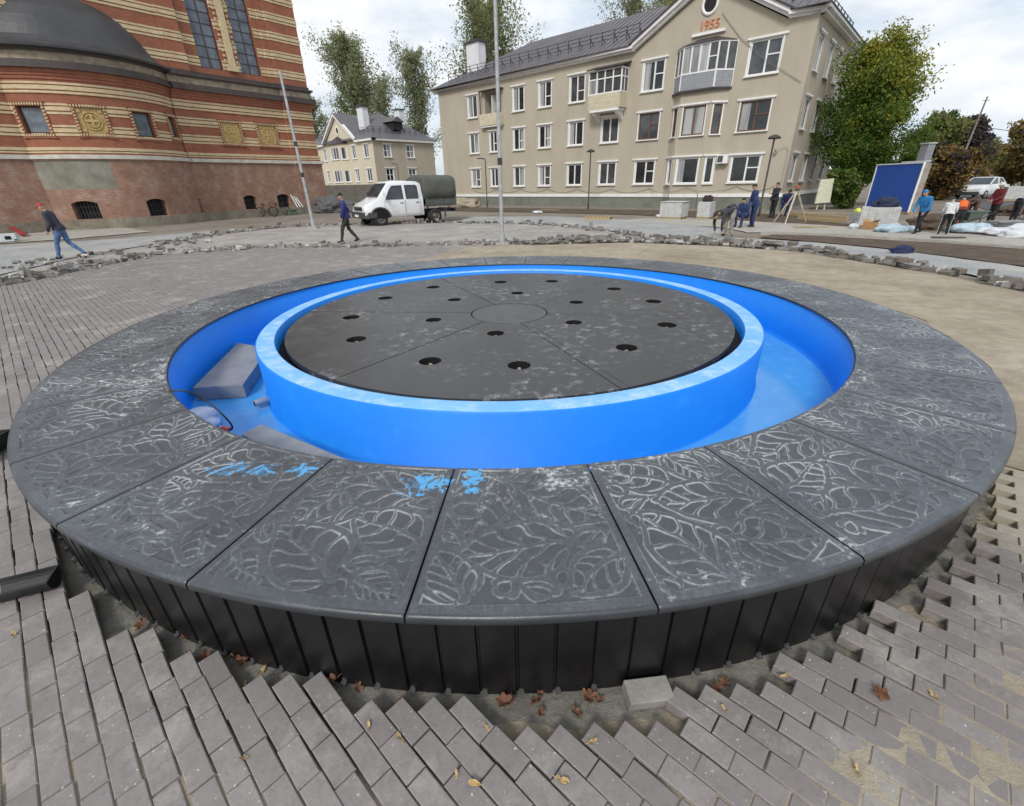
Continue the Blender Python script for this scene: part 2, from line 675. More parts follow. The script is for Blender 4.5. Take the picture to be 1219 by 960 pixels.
# skirt of upright plastic staves, with their small fixing feet
m = M()
nst = NP * 6
rs = 4.150
for k in range(nst):
    a0, a1 = 2 * pi * k / nst, 2 * pi * (k + 1) / nst
    g = (a1 - a0)
    pts = [(rs - 0.007, a0), (rs - 0.007, a0 + g * 0.05), (rs + 0.003, a0 + g * 0.08), (rs + 0.005, a0 + g * 0.5), (rs + 0.006, a0 + g * 0.97), (rs - 0.007, a0 + g)]
    rows = [[(r * sin(a), -r * cos(a), z) for r, a in pts] for z in (0.0, 0.458)]
    m.grid(rows, 0, False)
skirt = m.build('skirt', [M_BLACK], fountain)
M_CLIP = mat('fixing_foot', (0.10, 0.10, 0.105), 0.4, (0.05, 0.05, 0.05), 20)
foot = None
for k in range(-48, 49):
    a = 2 * pi * (k + 0.12) / nst
    if foot is None:
        m = M()
        m.box((0, -0.012, 0.016), (0.022, 0.020, 0.007), 0)
        m.box((0, -0.003, 0.024), (0.016, 0.008, 0.012), 0)
        foot = m.build('skirt_foot', M_CLIP, fountain)
        f_ = foot
    else:
        f_ = foot.copy()
        COL.objects.link(f_)
        f_.parent = fountain
    f_.location = (rs * sin(a), -rs * cos(a), 0)
    f_.rotation_euler = (0, 0, a)

# basin wall and floor
m = M()
seg = 160
th = np.linspace(0, 2 * pi, seg, endpoint=False)
rin = harm(th, K_IN) + 0.004
rows = []
for z, dr in ((0.006, -0.03), (0.03, -0.008), (0.07, 0.0), (0.488, 0.0), (0.488, 0.05)):
    rows.append([((r + dr) * sin(t), -(r + dr) * cos(t), z) for r, t in zip(rin, th)])
m.grid(rows[::-1], 0, True, True)
m.build('basin_wall', M_BLUE, fountain)
m = M()
rows = []
for q in (0.0, 0.25, 0.5, 0.75, 1.0):
    rows.append([((2.4 + (r - 2.4) * q) * sin(t), -(2.4 + (r - 2.4) * q) * cos(t), 0.012 + 0.0) for r, t in zip(rin + 0.02, th)])
m.grid(rows, 0, True, True)
m.build('basin_floor', M_BLUEFLOOR, fountain)
# a black rubber bead under the inner lip of the coping
m = M()
rows = []
for dz, dr in ((-0.004, 0.012), (-0.006, 0.005), (-0.013, 0.004), (-0.017, 0.012)):
    rows.append([((r + dr - 0.012) * sin(t), -(r + dr - 0.012) * cos(t), RIM - 0.004 + dz) for r, t in zip(rin, th)])
m.grid(rows, 0, True, True)
m.build('edge_bead', M_BLACK, fountain)

# inner ring wall
m = M()
RO, RI = 2.68, 2.505
m.lathe([(RI, 0.10), (RI, 0.496), (RI + 0.008, 0.503)], 140, 0)
m.lathe([(RI + 0.008, 0.503), (RI + 0.06, 0.506), (RO - 0.06, 0.506), (RO - 0.012, 0.502)], 140, 1)
m.lathe([(RO - 0.012, 0.502), (RO, 0.49), (RO, 0.02), (RO + 0.03, 0.008)], 140, 0)
m.build('inner_ring', [M_BLUE, M_BLUETOP], fountain)

# black cover: six plates with nozzle holes, channels between them and a middle plate
from mathutils.geometry import delaunay_2d_cdt
ZD = 0.476
M_DISC = None


def m_disc():
    m, nt, b = nodes_of('cover_polymer')
    f = noise_fac(nt, 3.0, 8, 0.65)
    base = ramp(nt, f, [(0.3, (0.032, 0.032, 0.033)), (0.7, (0.062, 0.061, 0.062))])
    g = noise_fac(nt, 11.0, 10, 0.75)
    h = noise_fac(nt, 1.5, 3, 0.5)
    k = N(nt, 'ShaderNodeMath', operation='MULTIPLY')
    nt.links.new(ramp(nt, g, [(0.53, (0,) * 3), (0.70, (0.9,) * 3)]), k.inputs[0])
    nt.links.new(ramp(nt, h, [(0.44, (0,) * 3), (0.62, (1,) * 3)]), k.inputs[1])
    nt.links.new(mixc(nt, k.outputs[0], base, (0.42, 0.42, 0.42)), b.inputs['Base Color'])
    nt.links.new(ramp(nt, f, [(0.3, (0.26,) * 3), (0.7, (0.5,) * 3)]), b.inputs['Roughness'])
    bump(nt, b, noise_fac(nt, 90.0, 6, 0.7), 0.2, 0.004)
    return m


M_DISC = m_disc()
RD = 2.425
DCY = -0.10
HOLES_IN = [(590, 397), (516, 381), (541, 357), (616, 349), (686, 360), (683, 384)]
HOLES_OUT = [(512, 430), (618, 435), (746, 414), (794, 387), (778, 359), (731, 344), (657, 335), (596, 336), (516, 342), (459, 355), (418, 378), (424, 404)]
holes = [gp(x, y, ZD) for x, y in HOLES_IN + HOLES_OUT]
HR = [0.088 if i < 6 else 0.097 for i in range(18)]
SEAM = [-34.0, 20.0, 78.0, 137.5, -152.0, -93.0]        # degrees, 0 towards the camera


def plate(name, outline, hs, z0, z1, rad_mats):
    """A flat plate with round holes: constrained triangulation, then side walls."""
    pts = [Vector((p[0], p[1])) for p in outline]
    edges = [(i, (i + 1) % len(outline)) for i in range(len(outline))]
    for (hx, hy, hr) in hs:
        i0 = len(pts)
        for j in range(28):
            pts.append(Vector((hx + hr * cos(2 * pi * j / 28), hy + hr * sin(2 * pi * j / 28))))
        edges += [(i0 + j, i0 + (j + 1) % 28) for j in range(28)]
    vo, eo, fo, *_ = delaunay_2d_cdt(pts, edges, [], 1, 1e-5)
    m = M()

    def inside(q):
        c = False
        n = len(outline)
        for i in range(n):
            x1, y1 = outline[i]
            x2, y2 = outline[(i + 1) % n]
            if (y1 > q.y) != (y2 > q.y) and q.x < (x2 - x1) * (q.y - y1) / (y2 - y1) + x1:
                c = not c
        return c
    for f in fo:
        c = sum((vo[i] for i in f), Vector((0, 0))) / len(f)
        if not inside(c) or any((c.x - hx) ** 2 + (c.y - hy) ** 2 < (hr * 0.97) ** 2 for hx, hy, hr in hs):
            continue
        P = [(vo[i].x, vo[i].y, z1) for i in f]
        a = (P[1][0] - P[0][0]) * (P[2][1] - P[0][1]) - (P[1][1] - P[0][1]) * (P[2][0] - P[0][0])
        m.face(P if a > 0 else P[::-1], 0)
    n = len(outline)
    for i in range(n):
        a, b2 = outline[i], outline[(i + 1) % n]
        m.face([(a[0], a[1], z0), (b2[0], b2[1], z0), (b2[0], b2[1], z1), (a[0], a[1], z1)], 0)
    for (hx, hy, hr) in hs:
        rows = [[(hx + hr * cos(2 * pi * j / 28), hy + hr * sin(2 * pi * j / 28), z) for j in range(28)] for z in (z1, z1 - 0.07)]
        m.grid(rows, 1, True, True)
    return m.build(name, rad_mats, fountain)


RC = 0.43
for s in range(6):
    a0, a1 = radians(SEAM[s]), radians(SEAM[(s + 1) % 6])
    if a1 < a0:
        a1 += 2 * pi
    half = 0.04
    out_pts, in_pts = [], []
    d0, d1 = half / RD, half / RD
    for j in range(25):
        a = a0 + d0 + (a1 - a0 - d0 - d1) * j / 24
        out_pts.append((RD * sin(a), -RD * cos(a)))
    rin_ = RC + 0.014
    for j in range(9):
        a = a1 - half / rin_ - (a1 - a0 - 2 * half / rin_) * j / 8
        in_pts.append((rin_ * sin(a), DCY - rin_ * cos(a)))
    mine = []
    for hp, hr in zip(holes, HR):
        ha = atan2(hp.x, -hp.y)
        for t in (0, 2 * pi):
            if a0 < ha + t < a1:
                mine.append((hp.x, hp.y, hr))
    plate('cover_plate', out_pts + in_pts, mine, ZD - 0.05, ZD, [M_DISC, M_GAP])
    # the channel strip beside each plate
    A = Vector((RD * sin(a0), -RD * cos(a0), 0))
    B = Vector((rin_ * sin(a0), DCY - rin_ * cos(a0), 0))
    m = M()
    d = (B - A).normalized()
    nrm = Vector((-d.y, d.x, 0))
    hw = half - 0.010
    Z0, Z1 = Vector((0, 0, ZD - 0.05)), Vector((0, 0, ZD - 0.001))
    h2 = half - 0.003
    m.hexa([A + nrm * hw + Z0, A - nrm * h2 + Z0, B - nrm * h2 + Z0, B + nrm * hw + Z0, A + nrm * hw + Z1, A - nrm * h2 + Z1, B - nrm * h2 + Z1, B + nrm * hw + Z1])
    m.build('channel_strip', M_DISC, fountain, merge=True)
plate('middle_plate', [(RC * sin(2 * pi * j / 60), DCY - RC * cos(2 * pi * j / 60)) for j in range(60)], [], ZD - 0.05, ZD - 0.001, [mat('middle_plate_polymer', (0.10, 0.098, 0.096), 0.5, (0.07, 0.069, 0.068), 7, 0.9, bmp=0.3, bscale=70), M_GAP])
m = M()
m.lathe([(RI + 0.01, 0.36), (0.0, 0.36)], 80)
m.build('cover_base', M_GAP, fountain)
M_BRASS = mat('nozzle_metal', (0.36, 0.31, 0.20), 0.35, (0.2, 0.2, 0.19), 30, metal=0.9)
for hp in holes:
    m = M()
    m.lathe([(0.030, 0.36), (0.030, 0.425), (0.022, 0.43), (0.016, 0.452), (0.010, 0.452), (0.010, 0.43)], 16, 0, (hp.x, hp.y, 0))
    m.tube([(hp.x + 0.03, hp.y, 0.38), (hp.x + 0.085, hp.y + 0.02, 0.385)], 0.010, 8)
    m.build('nozzle', M_BRASS, fountain)

# things lying in the basin
M_SLAB = mat('slab_concrete', (0.27, 0.275, 0.285), 0.8, (0.19, 0.195, 0.205), 5, 0.8, bmp=0.35, bscale=60)
M_SLAB2 = mat('slab_dusty', (0.30, 0.30, 0.30), 0.85, (0.20, 0.215, 0.23), 5, 0.9, bmp=0.3, bscale=60)


def slab_top(name, corners, z0, z1, mt, label):
    o = [gp(x, y, z1) for x, y in corners]
    c = sum(o, Vector()) / 4
    m = M()
    m.hexa([(p.x, p.y, z0) for p in o] + [(p.x, p.y, z1) for p in o])
    return tag(m.build(name, mt, org=(c.x, c.y, z0), bevel=0.006), label, 'concrete slab')


slab_top('concrete_slab', [(229, 462), (289, 458), (320, 415), (283, 408)], 0.014, 0.150, M_SLAB, 'thick dark concrete slab lying in the blue channel against the left basin wall')
slab_top('concrete_slab', [(287, 517), (311, 505), (425, 552), (400, 575)], 0.014, 0.21, M_SLAB2, 'dusty pale concrete slab lying in the channel close behind the front rim')
m = M()
a, b = gp(303, 481, 0.07), gp(330, 473, 0.07)
m.tube([a, b], 0.032, 14)
m.tube([a - (b - a) * 0.02, a], 0.022, 14, 1)
tag(m.build('pipe_stub', [mat('zinc_pipe', (0.45, 0.46, 0.47), 0.35, metal=0.7), M_GAP], org=(a.x, a.y, 0.014)), 'short grey pipe stub poking from the inner blue wall', 'pipe')

# crumpled white bag, its cable and a red connector
M_BAG = mat('white_film', (0.74, 0.76, 0.80), 0.35, (0.58, 0.60, 0.66), 12, bmp=0.8, bscale=18, bdist=0.03)


def bag(name, c, r, mt, seed, sub=3):
    import bmesh
    bm = bmesh.new()
    bmesh.ops.create_icosphere(bm, subdivisions=sub, radius=1.0)
    for v in bm.verts:
        n = noise.noise(v.co * 1.7 + Vector((seed, 0, 0))) * 0.35 + noise.noise(v.co * 4.5 + Vector((0, seed, 0))) * 0.16
        v.co *= 1 + n
        v.co = Vector((v.co.x * r[0], v.co.y * r[1], max(-0.45, v.co.z) * r[2] + 0.45 * r[2]))
    me = bpy.data.meshes.new(name)
    bm.to_mesh(me)
    bm.free()
    me.materials.append(mt)
    for p in me.polygons:
        p.use_smooth = sub > 2
    o = bpy.data.objects.new(name, me)
    COL.objects.link(o)
    o.location = c
    return o


p = gp(243, 502, 0.05)
tag(bag('plastic_bag', (p.x - 0.03, p.y, 0.014), (0.16, 0.13, 0.11), M_BAG, 2.2), 'crumpled white plastic bag in the blue channel by the left rim', 'bag')
p2 = gp(271, 512, 0.2)
c0 = gp(201, 465, RIM + 0.012)
m = M()
path = [c0, gp(222, 466, 0.50), gp(243, 476, 0.42), gp(262, 491, 0.33), gp(275, 505, 0.24), gp(276, 511, 0.20), p2]
sm = []
for i in range(len(path) - 1):
    for t in (0, 0.33, 0.66):
        q = [path[max(i - 1, 0)], path[i], path[i + 1], path[min(i + 2, len(path) - 1)]]
        sm.append(0.5 * ((2 * q[1]) + (q[2] - q[0]) * t + (2 * q[0] - 5 * q[1] + 4 * q[2] - q[3]) * t * t + (3 * q[1] - q[0] - 3 * q[2] + q[3]) * t ** 3))
sm.append(path[-1])
m.tube(sm, 0.007, 8, 0)
m.tube([p2 + Vector((0.012, 0, 0)), p2 + Vector((-0.05, 0.02, 0.01))], 0.018, 8, 1)
m.tube([p2 + Vector((-0.05, 0.02, 0.01)), p2 + Vector((-0.07, 0.03, 0.01))], 0.011, 8, 2)
tag(m.build('cable', [M_BLACK, mat('red_plug', (0.62, 0.10, 0.07), 0.5), M_BAG], org=tuple(c0)), 'thin black cable with a red connector looping into the channel', 'cable')
# ------------------------------------------------------------------ ground
def m_dirt(name, a, b2, c, sc=1.3):
    m, nt, b = nodes_of(name)
    f = noise_fac(nt, sc, 8, 0.65)
    g = noise_fac(nt, sc * 9, 8, 0.7)
    c1 = ramp(nt, f, [(0.3, a), (0.5, b2), (0.7, c)])
    c2 = mixc(nt, ramp(nt, g, [(0.35, (0.45,) * 3), (0.65, (0,) * 3)]), c1, tuple(x * 0.6 for x in a))
    nt.links.new(c2, b.inputs['Base Color'])
    b.inputs['Roughness'].default_value = 0.95
    b.inputs['Specular IOR Level'].default_value = 0.2
    ad = N(nt, 'ShaderNodeMath', operation='MULTIPLY_ADD')
    nt.links.new(noise_fac(nt, 3.2, 5, 0.6), ad.inputs[0])
    ad.inputs[1].default_value = 2.2
    nt.links.new(noise_fac(nt, 26.0, 10, 0.7), ad.inputs[2])
    bump(nt, b, ad.outputs[0], 0.6, 0.03)
    return m


M_DIRT = m_dirt('site_earth', (0.20, 0.165, 0.13), (0.27, 0.235, 0.195), (0.33, 0.30, 0.26), 0.35)
M_SAND = m_dirt('packed_sand', (0.29, 0.24, 0.175), (0.41, 0.35, 0.265), (0.50, 0.44, 0.345), 0.55)
M_BED = m_dirt('grey_bed', (0.17, 0.16, 0.135), (0.235, 0.22, 0.19), (0.30, 0.285, 0.25), 4.0)
M_SOIL = m_dirt('dark_soil', (0.085, 0.062, 0.045), (0.13, 0.098, 0.072), (0.18, 0.14, 0.105), 1.5)
M_CONC = m_dirt('pale_concrete', (0.36, 0.335, 0.29), (0.44, 0.415, 0.365), (0.50, 0.475, 0.43), 0.9)
M_ASPH = m_dirt('street_asphalt', (0.10, 0.10, 0.105), (0.13, 0.13, 0.135), (0.16, 0.16, 0.16), 0.6)


def m_brickfloor(name, c1, c2, mortar, sx, rot, sc=1.0):
    m, nt, b = nodes_of(name)
    tc = nt.nodes.new('ShaderNodeTexCoord')
    mp = nt.nodes.new('ShaderNodeMapping')
    mp.inputs['Rotation'].default_value = (0, 0, rot)
    nt.links.new(tc.outputs['Object'], mp.inputs[0])
    br = N(nt, 'ShaderNodeTexBrick', Scale=1.0)
    br.inputs['Brick Width'].default_value = sx
    br.inputs['Row Height'].default_value = sx / 2
    br.inputs['Mortar Size'].default_value = 0.006
    br.inputs['Color1'].default_value = c4(c1)
    br.inputs['Color2'].default_value = c4(c2)
    br.inputs['Mortar'].default_value = c4(mortar)
    nt.links.new(mp.outputs[0], br.inputs['Vector'])
    f = noise_fac(nt, 0.8 * sc, 8, 0.65)
    col = mixc(nt, ramp(nt, f, [(0.42, (0,) * 3), (0.68, (0.75,) * 3)]), br.outputs['Color'], (0.46, 0.43, 0.37))
    nt.links.new(col, b.inputs['Base Color'])
    b.inputs['Roughness'].default_value = 0.85
    inv = N(nt, 'ShaderNodeMath', operation='SUBTRACT')
    inv.inputs[0].default_value = 1.0
    nt.links.new(br.outputs['Fac'], inv.inputs[1])
    bump(nt, b, inv.outputs[0], 0.5, 0.006)
    return m


M_PATH = m_brickfloor('pale_path_pavers', (0.27, 0.28, 0.285), (0.335, 0.345, 0.35), (0.235, 0.24, 0.24), 0.181, radians(43.3))
M_DUSK = m_brickfloor('brown_path_pavers', (0.27, 0.245, 0.23), (0.33, 0.30, 0.28), (0.22, 0.20, 0.19), 0.181, radians(43.3))


def sheet(name, poly, z, mt, px=True, jitter=0.0, kind='structure', seed=1):
    """A flat, slightly ragged sheet over the ground; poly is measured on the photograph or given in metres."""
    P = [gp(*q, z) if px else Vector((q[0], q[1], z)) for q in poly]
    pts = []
    r = random.Random(seed)
    for i in range(len(P)):
        a, b = P[i], P[(i + 1) % len(P)]
        n = max(1, int((b - a).length / 0.35)) if jitter and (b - a).length < 14 else 1
        for k in range(n):
            q = a.lerp(b, k / n)
            pts.append((q.x + r.uniform(-jitter, jitter), q.y + r.uniform(-jitter, jitter), z))
    m = M()
    ar = sum(pts[i][0] * pts[(i + 1) % len(pts)][1] - pts[(i + 1) % len(pts)][0] * pts[i][1] for i in range(len(pts)))
    m.face(pts if ar > 0 else pts[::-1])
    o = m.build(name, mt)
    o['kind'] = kind
    return o


# one sheet to the horizon: fine and uneven near the fountain
gx = np.unique(np.concatenate([np.linspace(-900, -40, 12), np.linspace(-40, -7, 30), np.linspace(-7, 7, 280), np.linspace(7, 40, 30), np.linspace(40, 900, 12)]))
gy = np.unique(np.concatenate([np.linspace(-300, -8, 8), np.linspace(-8, 6, 280), np.linspace(6, 60, 50), np.linspace(60, 1500, 14)]))
GX, GY = np.meshgrid(gx, gy)
P2 = np.stack([GX.ravel(), GY.ravel()], 1)
rr = np.hypot(P2[:, 0], P2[:, 1])
zz = np.where((rr < 9) & (rr > 3.9), (fbm(P2, 5, 3, 4) - 0.5) * 0.035 + (fbm(P2, 30, 5, 2) - 0.5) * 0.012, 0.0) - 0.004
zz = np.where(rr < 3.9, -0.06, zz)
nx, ny = len(gx), len(gy)
i = (np.arange(ny - 1)[:, None] * nx + np.arange(nx - 1)[None, :]).ravel()
Fq = np.stack([i, i + 1, i + nx + 1, i + nx], 1)
cx_ = P2[Fq].mean(1)
nearf = (np.hypot(cx_[:, 0], cx_[:, 1]) < 6.0)
o = mesh_np('ground', np.c_[P2, zz], Fq, [M_DIRT, M_BED], mi=nearf.astype(int), smooth=True)
o['kind'] = 'structure'

# the paving: every paver its own small bevelled block in one surface
M_PAV, ntp, bp = nodes_of('grey_pavers')
at = N(ntp, 'ShaderNodeVertexColor', layer_name='wear')
sepp = ntp.nodes.new('ShaderNodeSeparateColor')
ntp.links.new(at.outputs[0], sepp.inputs[0])
pc = ramp(ntp, sepp.outputs[0], [(0.0, (0.185, 0.164, 0.158)), (0.5, (0.262, 0.238, 0.230)), (1.0, (0.34, 0.312, 0.295))])
pc = mixc(ntp, ramp(ntp, noise_fac(ntp, 14.0, 9, 0.7), [(0.3, (0.5,) * 3), (0.6, (0,) * 3)]), pc, (0.205, 0.186, 0.178))
pc = mixc(ntp, ramp(ntp, noise_fac(ntp, 2.2, 9, 0.74), [(0.52, (0,) * 3), (0.68, (0.6,) * 3)]), pc, (0.48, 0.445, 0.385))
pc = mixc(ntp, ramp(ntp, noise_fac(ntp, 42.0, 8, 0.75), [(0.32, (0.55,) * 3), (0.50, (0,) * 3)]), pc, (0.16, 0.145, 0.142))
pc = mixc(ntp, ramp(ntp, noise_fac(ntp, 75.0, 3, 0.5), [(0.70, (0,) * 3), (0.735, (0.9,) * 3)]), pc, (0.62, 0.59, 0.53))
sandn = N(ntp, 'ShaderNodeMath', operation='ADD')
ntp.links.new(sepp.outputs[1], sandn.inputs[0])
ntp.links.new(ramp(ntp, noise_fac(ntp, 8.0, 8, 0.7), [(0.3, (0,) * 3), (0.7, (0.5,) * 3)]), sandn.inputs[1])
sandm = ramp(ntp, sandn.outputs[0], [(0.55, (0,) * 3), (1.15, (0.72,) * 3)])
pc = mixc(ntp, sandm, pc, (0.43, 0.39, 0.30))
ntp.links.new(pc, bp.inputs['Base Color'])
bp.inputs['Roughness'].default_value = 0.78
bp.inputs['Specular IOR Level'].default_value = 0.35
bump(ntp, bp, noise_fac(ntp, 70.0, 10, 0.72), 0.35, 0.006)

ANG = radians(-43.3)
D1 = np.array([cos(ANG), sin(ANG)])
D2 = np.array([-sin(ANG), cos(ANG)])
PL, PW, ZT = 0.1690, 0.0826, 0.060
OFF = np.array([-1.499, -4.324])
na, nb = 206, 324
ia, ib = np.meshgrid(np.arange(-na // 2, na // 2), np.arange(-nb // 2, nb // 2), indexing='ij')
cA = (ia + 0.5 * (ib % 2)).ravel() * PL
cB = (ib.ravel() + 0.5) * PW
C0 = OFF + cA[:, None] * D1 + cB[:, None] * D2
R0 = np.hypot(C0[:, 0], C0[:, 1])
TH = np.arctan2(C0[:, 0], -C0[:, 1])
npr = np.random.RandomState(5)
lim = 4.165 + 0.02 * np.sin(TH * 9) + np.where(TH > 0.42, 0.035, 0.0) + np.where((TH > -0.03) & (TH < 0.20), 0.03, 0) + npr.uniform(-0.015, 0.015, len(R0))
# nearest corner must clear the fountain's trench
rel = []
for sx in (-1, 1):
    for sy in (-1, 1):
        q = C0 + sx * PL / 2 * D1 + sy * PW / 2 * D2
        rel.append(np.hypot(q[:, 0], q[:, 1]))
rmin = np.min(rel, 0)
arc = [gp(*q) for q in [(-160, 380), (0, 340), (60, 325), (110, 313), (200, 300), (300, 294), (450, 291), (600, 289)]]
ax = np.array([p.x for p in arc])
ay = np.array([p.y for p in arc])
ylim = np.interp(C0[:, 0], np.r_[ax[0] - 4, ax], np.r_[ay[0] - 6, ay])
ylim = np.where(C0[:, 0] > -0.2, np.interp(C0[:, 0], [-0.2, 2, 4.5, 7.5], [10, 9.0, 4.0, 1.5]), ylim)
ok = (rmin > lim) & (C0[:, 1] < ylim) & (C0[:, 1] > -7.5) & (C0[:, 0] > -16) & (C0[:, 0] < 7.5)
# skip what lies far outside the view near the camera
ok &= ~((C0[:, 1] < -5.6))
C0 = C0[ok]
thk = TH[ok]
n = len(C0)
dist = np.hypot(C0[:, 0] - CAM.x, C0[:, 1] - CAM.y)
gapL, gapW = 0.0018, 0.0026
hl = PL / 2 - gapL + npr.uniform(-0.0012, 0.0008, n)
hw = PW / 2 - gapW + npr.uniform(-0.0012, 0.0008, n)
sh = npr.normal(0, 0.0016, (n, 2))
rot = npr.normal(0, 0.006, n)
zt = ZT + npr.normal(0, 0.0016, n)
tl, tw = npr.normal(0, 0.008, n), npr.normal(0, 0.010, n)
bev = 0.0035
lv = [(1.0, 0.0, -0.05), (1.0, 0.0, -bev), (1.0, bev, 0.0)]
V = np.zeros((n, 12, 3))
for li, (_, ins, dz) in enumerate(lv):
    for ci, (sx, sy) in enumerate(((-1, -1), (1, -1), (1, 1), (-1, 1))):
        a = sx * (hl - ins)
        b = sy * (hw - ins)
        a2 = a * np.cos(rot) - b * np.sin(rot) + sh[:, 0]
        b2 = a * np.sin(rot) + b * np.cos(rot) + sh[:, 1]
        V[:, li * 4 + ci, :2] = C0 + a2[:, None] * D1 + b2[:, None] * D2
        V[:, li * 4 + ci, 2] = zt + dz + (a * tl + b * tw if li else 0)
fl = []
for li in (0, 1):
    for ci in range(4):
        c2 = (ci + 1) % 4
        fl.append((li * 4 + ci, li * 4 + c2, (li + 1) * 4 + c2, (li + 1) * 4 + ci))
fl.append((8, 9, 10, 11))
Fp = (np.arange(n)[:, None, None] * 12 + np.array(fl)[None]).reshape(-1, 4)
tone = np.clip(0.42 + npr.normal(0, 0.11, n) + (fbm(C0, 0.5, 2, 3) - 0.5) * 0.7, 0, 1)
tone = np.where(thk > 0.15, tone - np.clip((thk - .15) * .6, 0, .25), tone)
tone = np.where(C0[:, 1] > 0.0, np.clip(tone * .6 + 0.10, 0, 1), tone)
# sand lies on the pavers on the right and behind
RC0 = np.hypot(C0[:, 0], C0[:, 1])
sandf = np.clip((np.degrees(thk) - 15) / 27 + (RC0 - 4.8) * 1.0 + (fbm(C0, 1.6, 4, 4) - 0.5) * 1.5, 0, 1)
sandf = np.where(thk < 0, np.clip((C0[:, 0] + 4.5) * 0.10 * (C0[:, 1] > 2) + (fbm(C0, 0.6, 6, 3) - 0.55) * 1.4, 0, 0.5), sandf)
colr = np.stack([np.repeat(tone, 12), np.repeat(sandf, 12), np.zeros(n * 12)], 1)
pav = mesh_np('paving', V.reshape(-1, 3), Fp, M_PAV, colors=colr)
pav['kind'] = 'structure'

# sand and dust swept into the joints and over the right-hand paving
step = 0.035
sx_ = np.arange(-5.6, 8.2, step)
sy_ = np.arange(-5.6, 3.2, step)
SX, SY = np.meshgrid(sx_, sy_)
SP = np.stack([SX.ravel(), SY.ravel()], 1)
st_ = np.degrees(np.arctan2(SP[:, 0], -SP[:, 1]))
sf = (st_ - 20) / 24 + (np.hypot(SP[:, 0], SP[:, 1]) - 4.7) * 0.8 + (fbm(SP, 1.6, 4, 4) - 0.5) * 1.1
sz = 0.0574 + 0.0062 * np.clip(sf, -0.8, 1.2) + (fbm(SP, 5, 9, 4) - 0.5) * 0.010 * np.clip(sf + .4, 0, 1)
sr = np.hypot(SP[:, 0], SP[:, 1])
sz = np.where(SP[:, 0] < 0.5, np.minimum(sz, 0.0515), sz)
sz = np.where(sr < 4.55, sz - np.clip((4.55 - sr) * 0.2, 0, 0.07), sz)
nx, ny = len(sx_), len(sy_)
i = (np.arange(ny - 1)[:, None] * nx + np.arange(nx - 1)[None, :]).ravel()
Fs = np.stack([i, i + 1, i + nx + 1, i + nx], 1)
cs = sr[Fs].min(1)
Fs = Fs[(cs > 4.18) & ((SP[Fs].mean(1)[:, 0] > -0.6) | (SP[Fs].mean(1)[:, 1] < -1.0))]
o = mesh_np('sand', np.c_[SP, sz], Fs, M_SAND, smooth=True)
o['kind'] = 'structure'
sheet('sand_yard', [(560, 294), (600, 293), (750, 289), (850, 293), (950, 300), (1050, 316), (1130, 329), (1219, 349), (1420, 400), (1600, 520), (1700, 700), (1180, 545), (1205, 470), (1165, 424), (1100, 381), (1005, 350), (900, 327), (836, 323), (747, 313), (600, 312), (480, 314)], 0.071, M_SAND, jitter=0.05)

# the band of paving beyond the loose pavers and the pale paths round the square
sheet('paved_band', [(-200, 360), (0, 338), (60, 324), (110, 312), (200, 299), (300, 292), (450, 289), (600, 287), (700, 284), (770, 283), (700, 271), (650, 268), (600, 266), (500, 266), (400, 268), (330, 272), (250, 281), (180, 292), (100, 305), (0, 328), (-200, 345)], 0.030, M_DUSK, jitter=0.06)
sheet('path', [(-200, 345), (0, 327), (100, 304), (180, 291), (250, 280), (250, 275), (180, 281), (100, 287), (0, 292), (-200, 300)], 0.034, M_PATH, jitter=0.05)
sheet('path', [(640, 267), (700, 270), (770, 282), (850, 287), (950, 294), (1050, 310), (1130, 322), (1219, 341), (1400, 388), (1400, 362), (1219, 318), (1130, 306), (1060, 297), (960, 288), (870, 283), (860, 272), (760, 262), (660, 258), (560, 258), (545, 264)], 0.034, M_PATH, jitter=0.05)
sheet('earth_strip', [(905, 283), (960, 287), (1060, 296), (1130, 305), (1219, 317), (1400, 361), (1400, 330), (1219, 296), (1150, 291), (1060, 286), (980, 281), (920, 279)], 0.030, M_SOIL, jitter=0.05)
sheet('concrete_walk', [(740, 262), (860, 271), (890, 277), (920, 277), (980, 280), (1060, 284), (1150, 289), (1219, 294), (1400, 324), (1400, 303), (1219, 284), (1150, 279), (1060, 274), (980, 268), (900, 264), (800, 258)], 0.026, M_CONC, jitter=0.05)
sheet('flower_bed', [(530, 251), (640, 253), (760, 256), (860, 262), (940, 268), (1010, 272), (1010, 262), (940, 256), (860, 252), (760, 250), (640, 248), (530, 247)], 0.022, M_SOIL, jitter=0.1)
sheet('concrete_walk', [(0, 290), (90, 284), (180, 276), (140, 270), (60, 276), (-60, 286), (-60, 295)], 0.026, M_CONC, jitter=0.06)
sheet('street', [(1110, 232), (1219, 262), (1500, 330), (1500, 262), (1219, 226), (1160, 214), (1140, 214)], 0.018, M_ASPH)
# kerb between the earth strip and the concrete walk
m = M()
kp = [gp(*q) for q in [(905, 279.5), (950, 280.5), (1000, 282.5), (1060, 286), (1105, 289), (1150, 292.5), (1219, 298), (1300, 309), (1400, 327)]]
for a, b in zip(kp, kp[1:]):
    m.bar(a + Vector((0, 0, 0.04)), b + Vector((0, 0, 0.04)), 0.08, 0.11)
tag(m.build('kerb', M_CONC), kind='structure')

# ------------------------------------------------------------------ loose pavers
M_LOOSE = mat('loose_paver', (0.30, 0.285, 0.265), 0.85, (0.17, 0.16, 0.15), 5, 0.9, bmp=0.4, bscale=50)
M_LOOSE2 = mat('loose_paver_brown', (0.22, 0.19, 0.165), 0.85, (0.12, 0.105, 0.09), 5, 0.9, bmp=0.4, bscale=50)
LP = []
for mt in (M_LOOSE, M_LOOSE2):
    m = M()
    m.box((0, 0, 0), (0.19, 0.094, 0.066))
    ob = m.build('loose_paver', mt, bevel=0.005)
    LP.append(ob)
LP_used = [False, False]


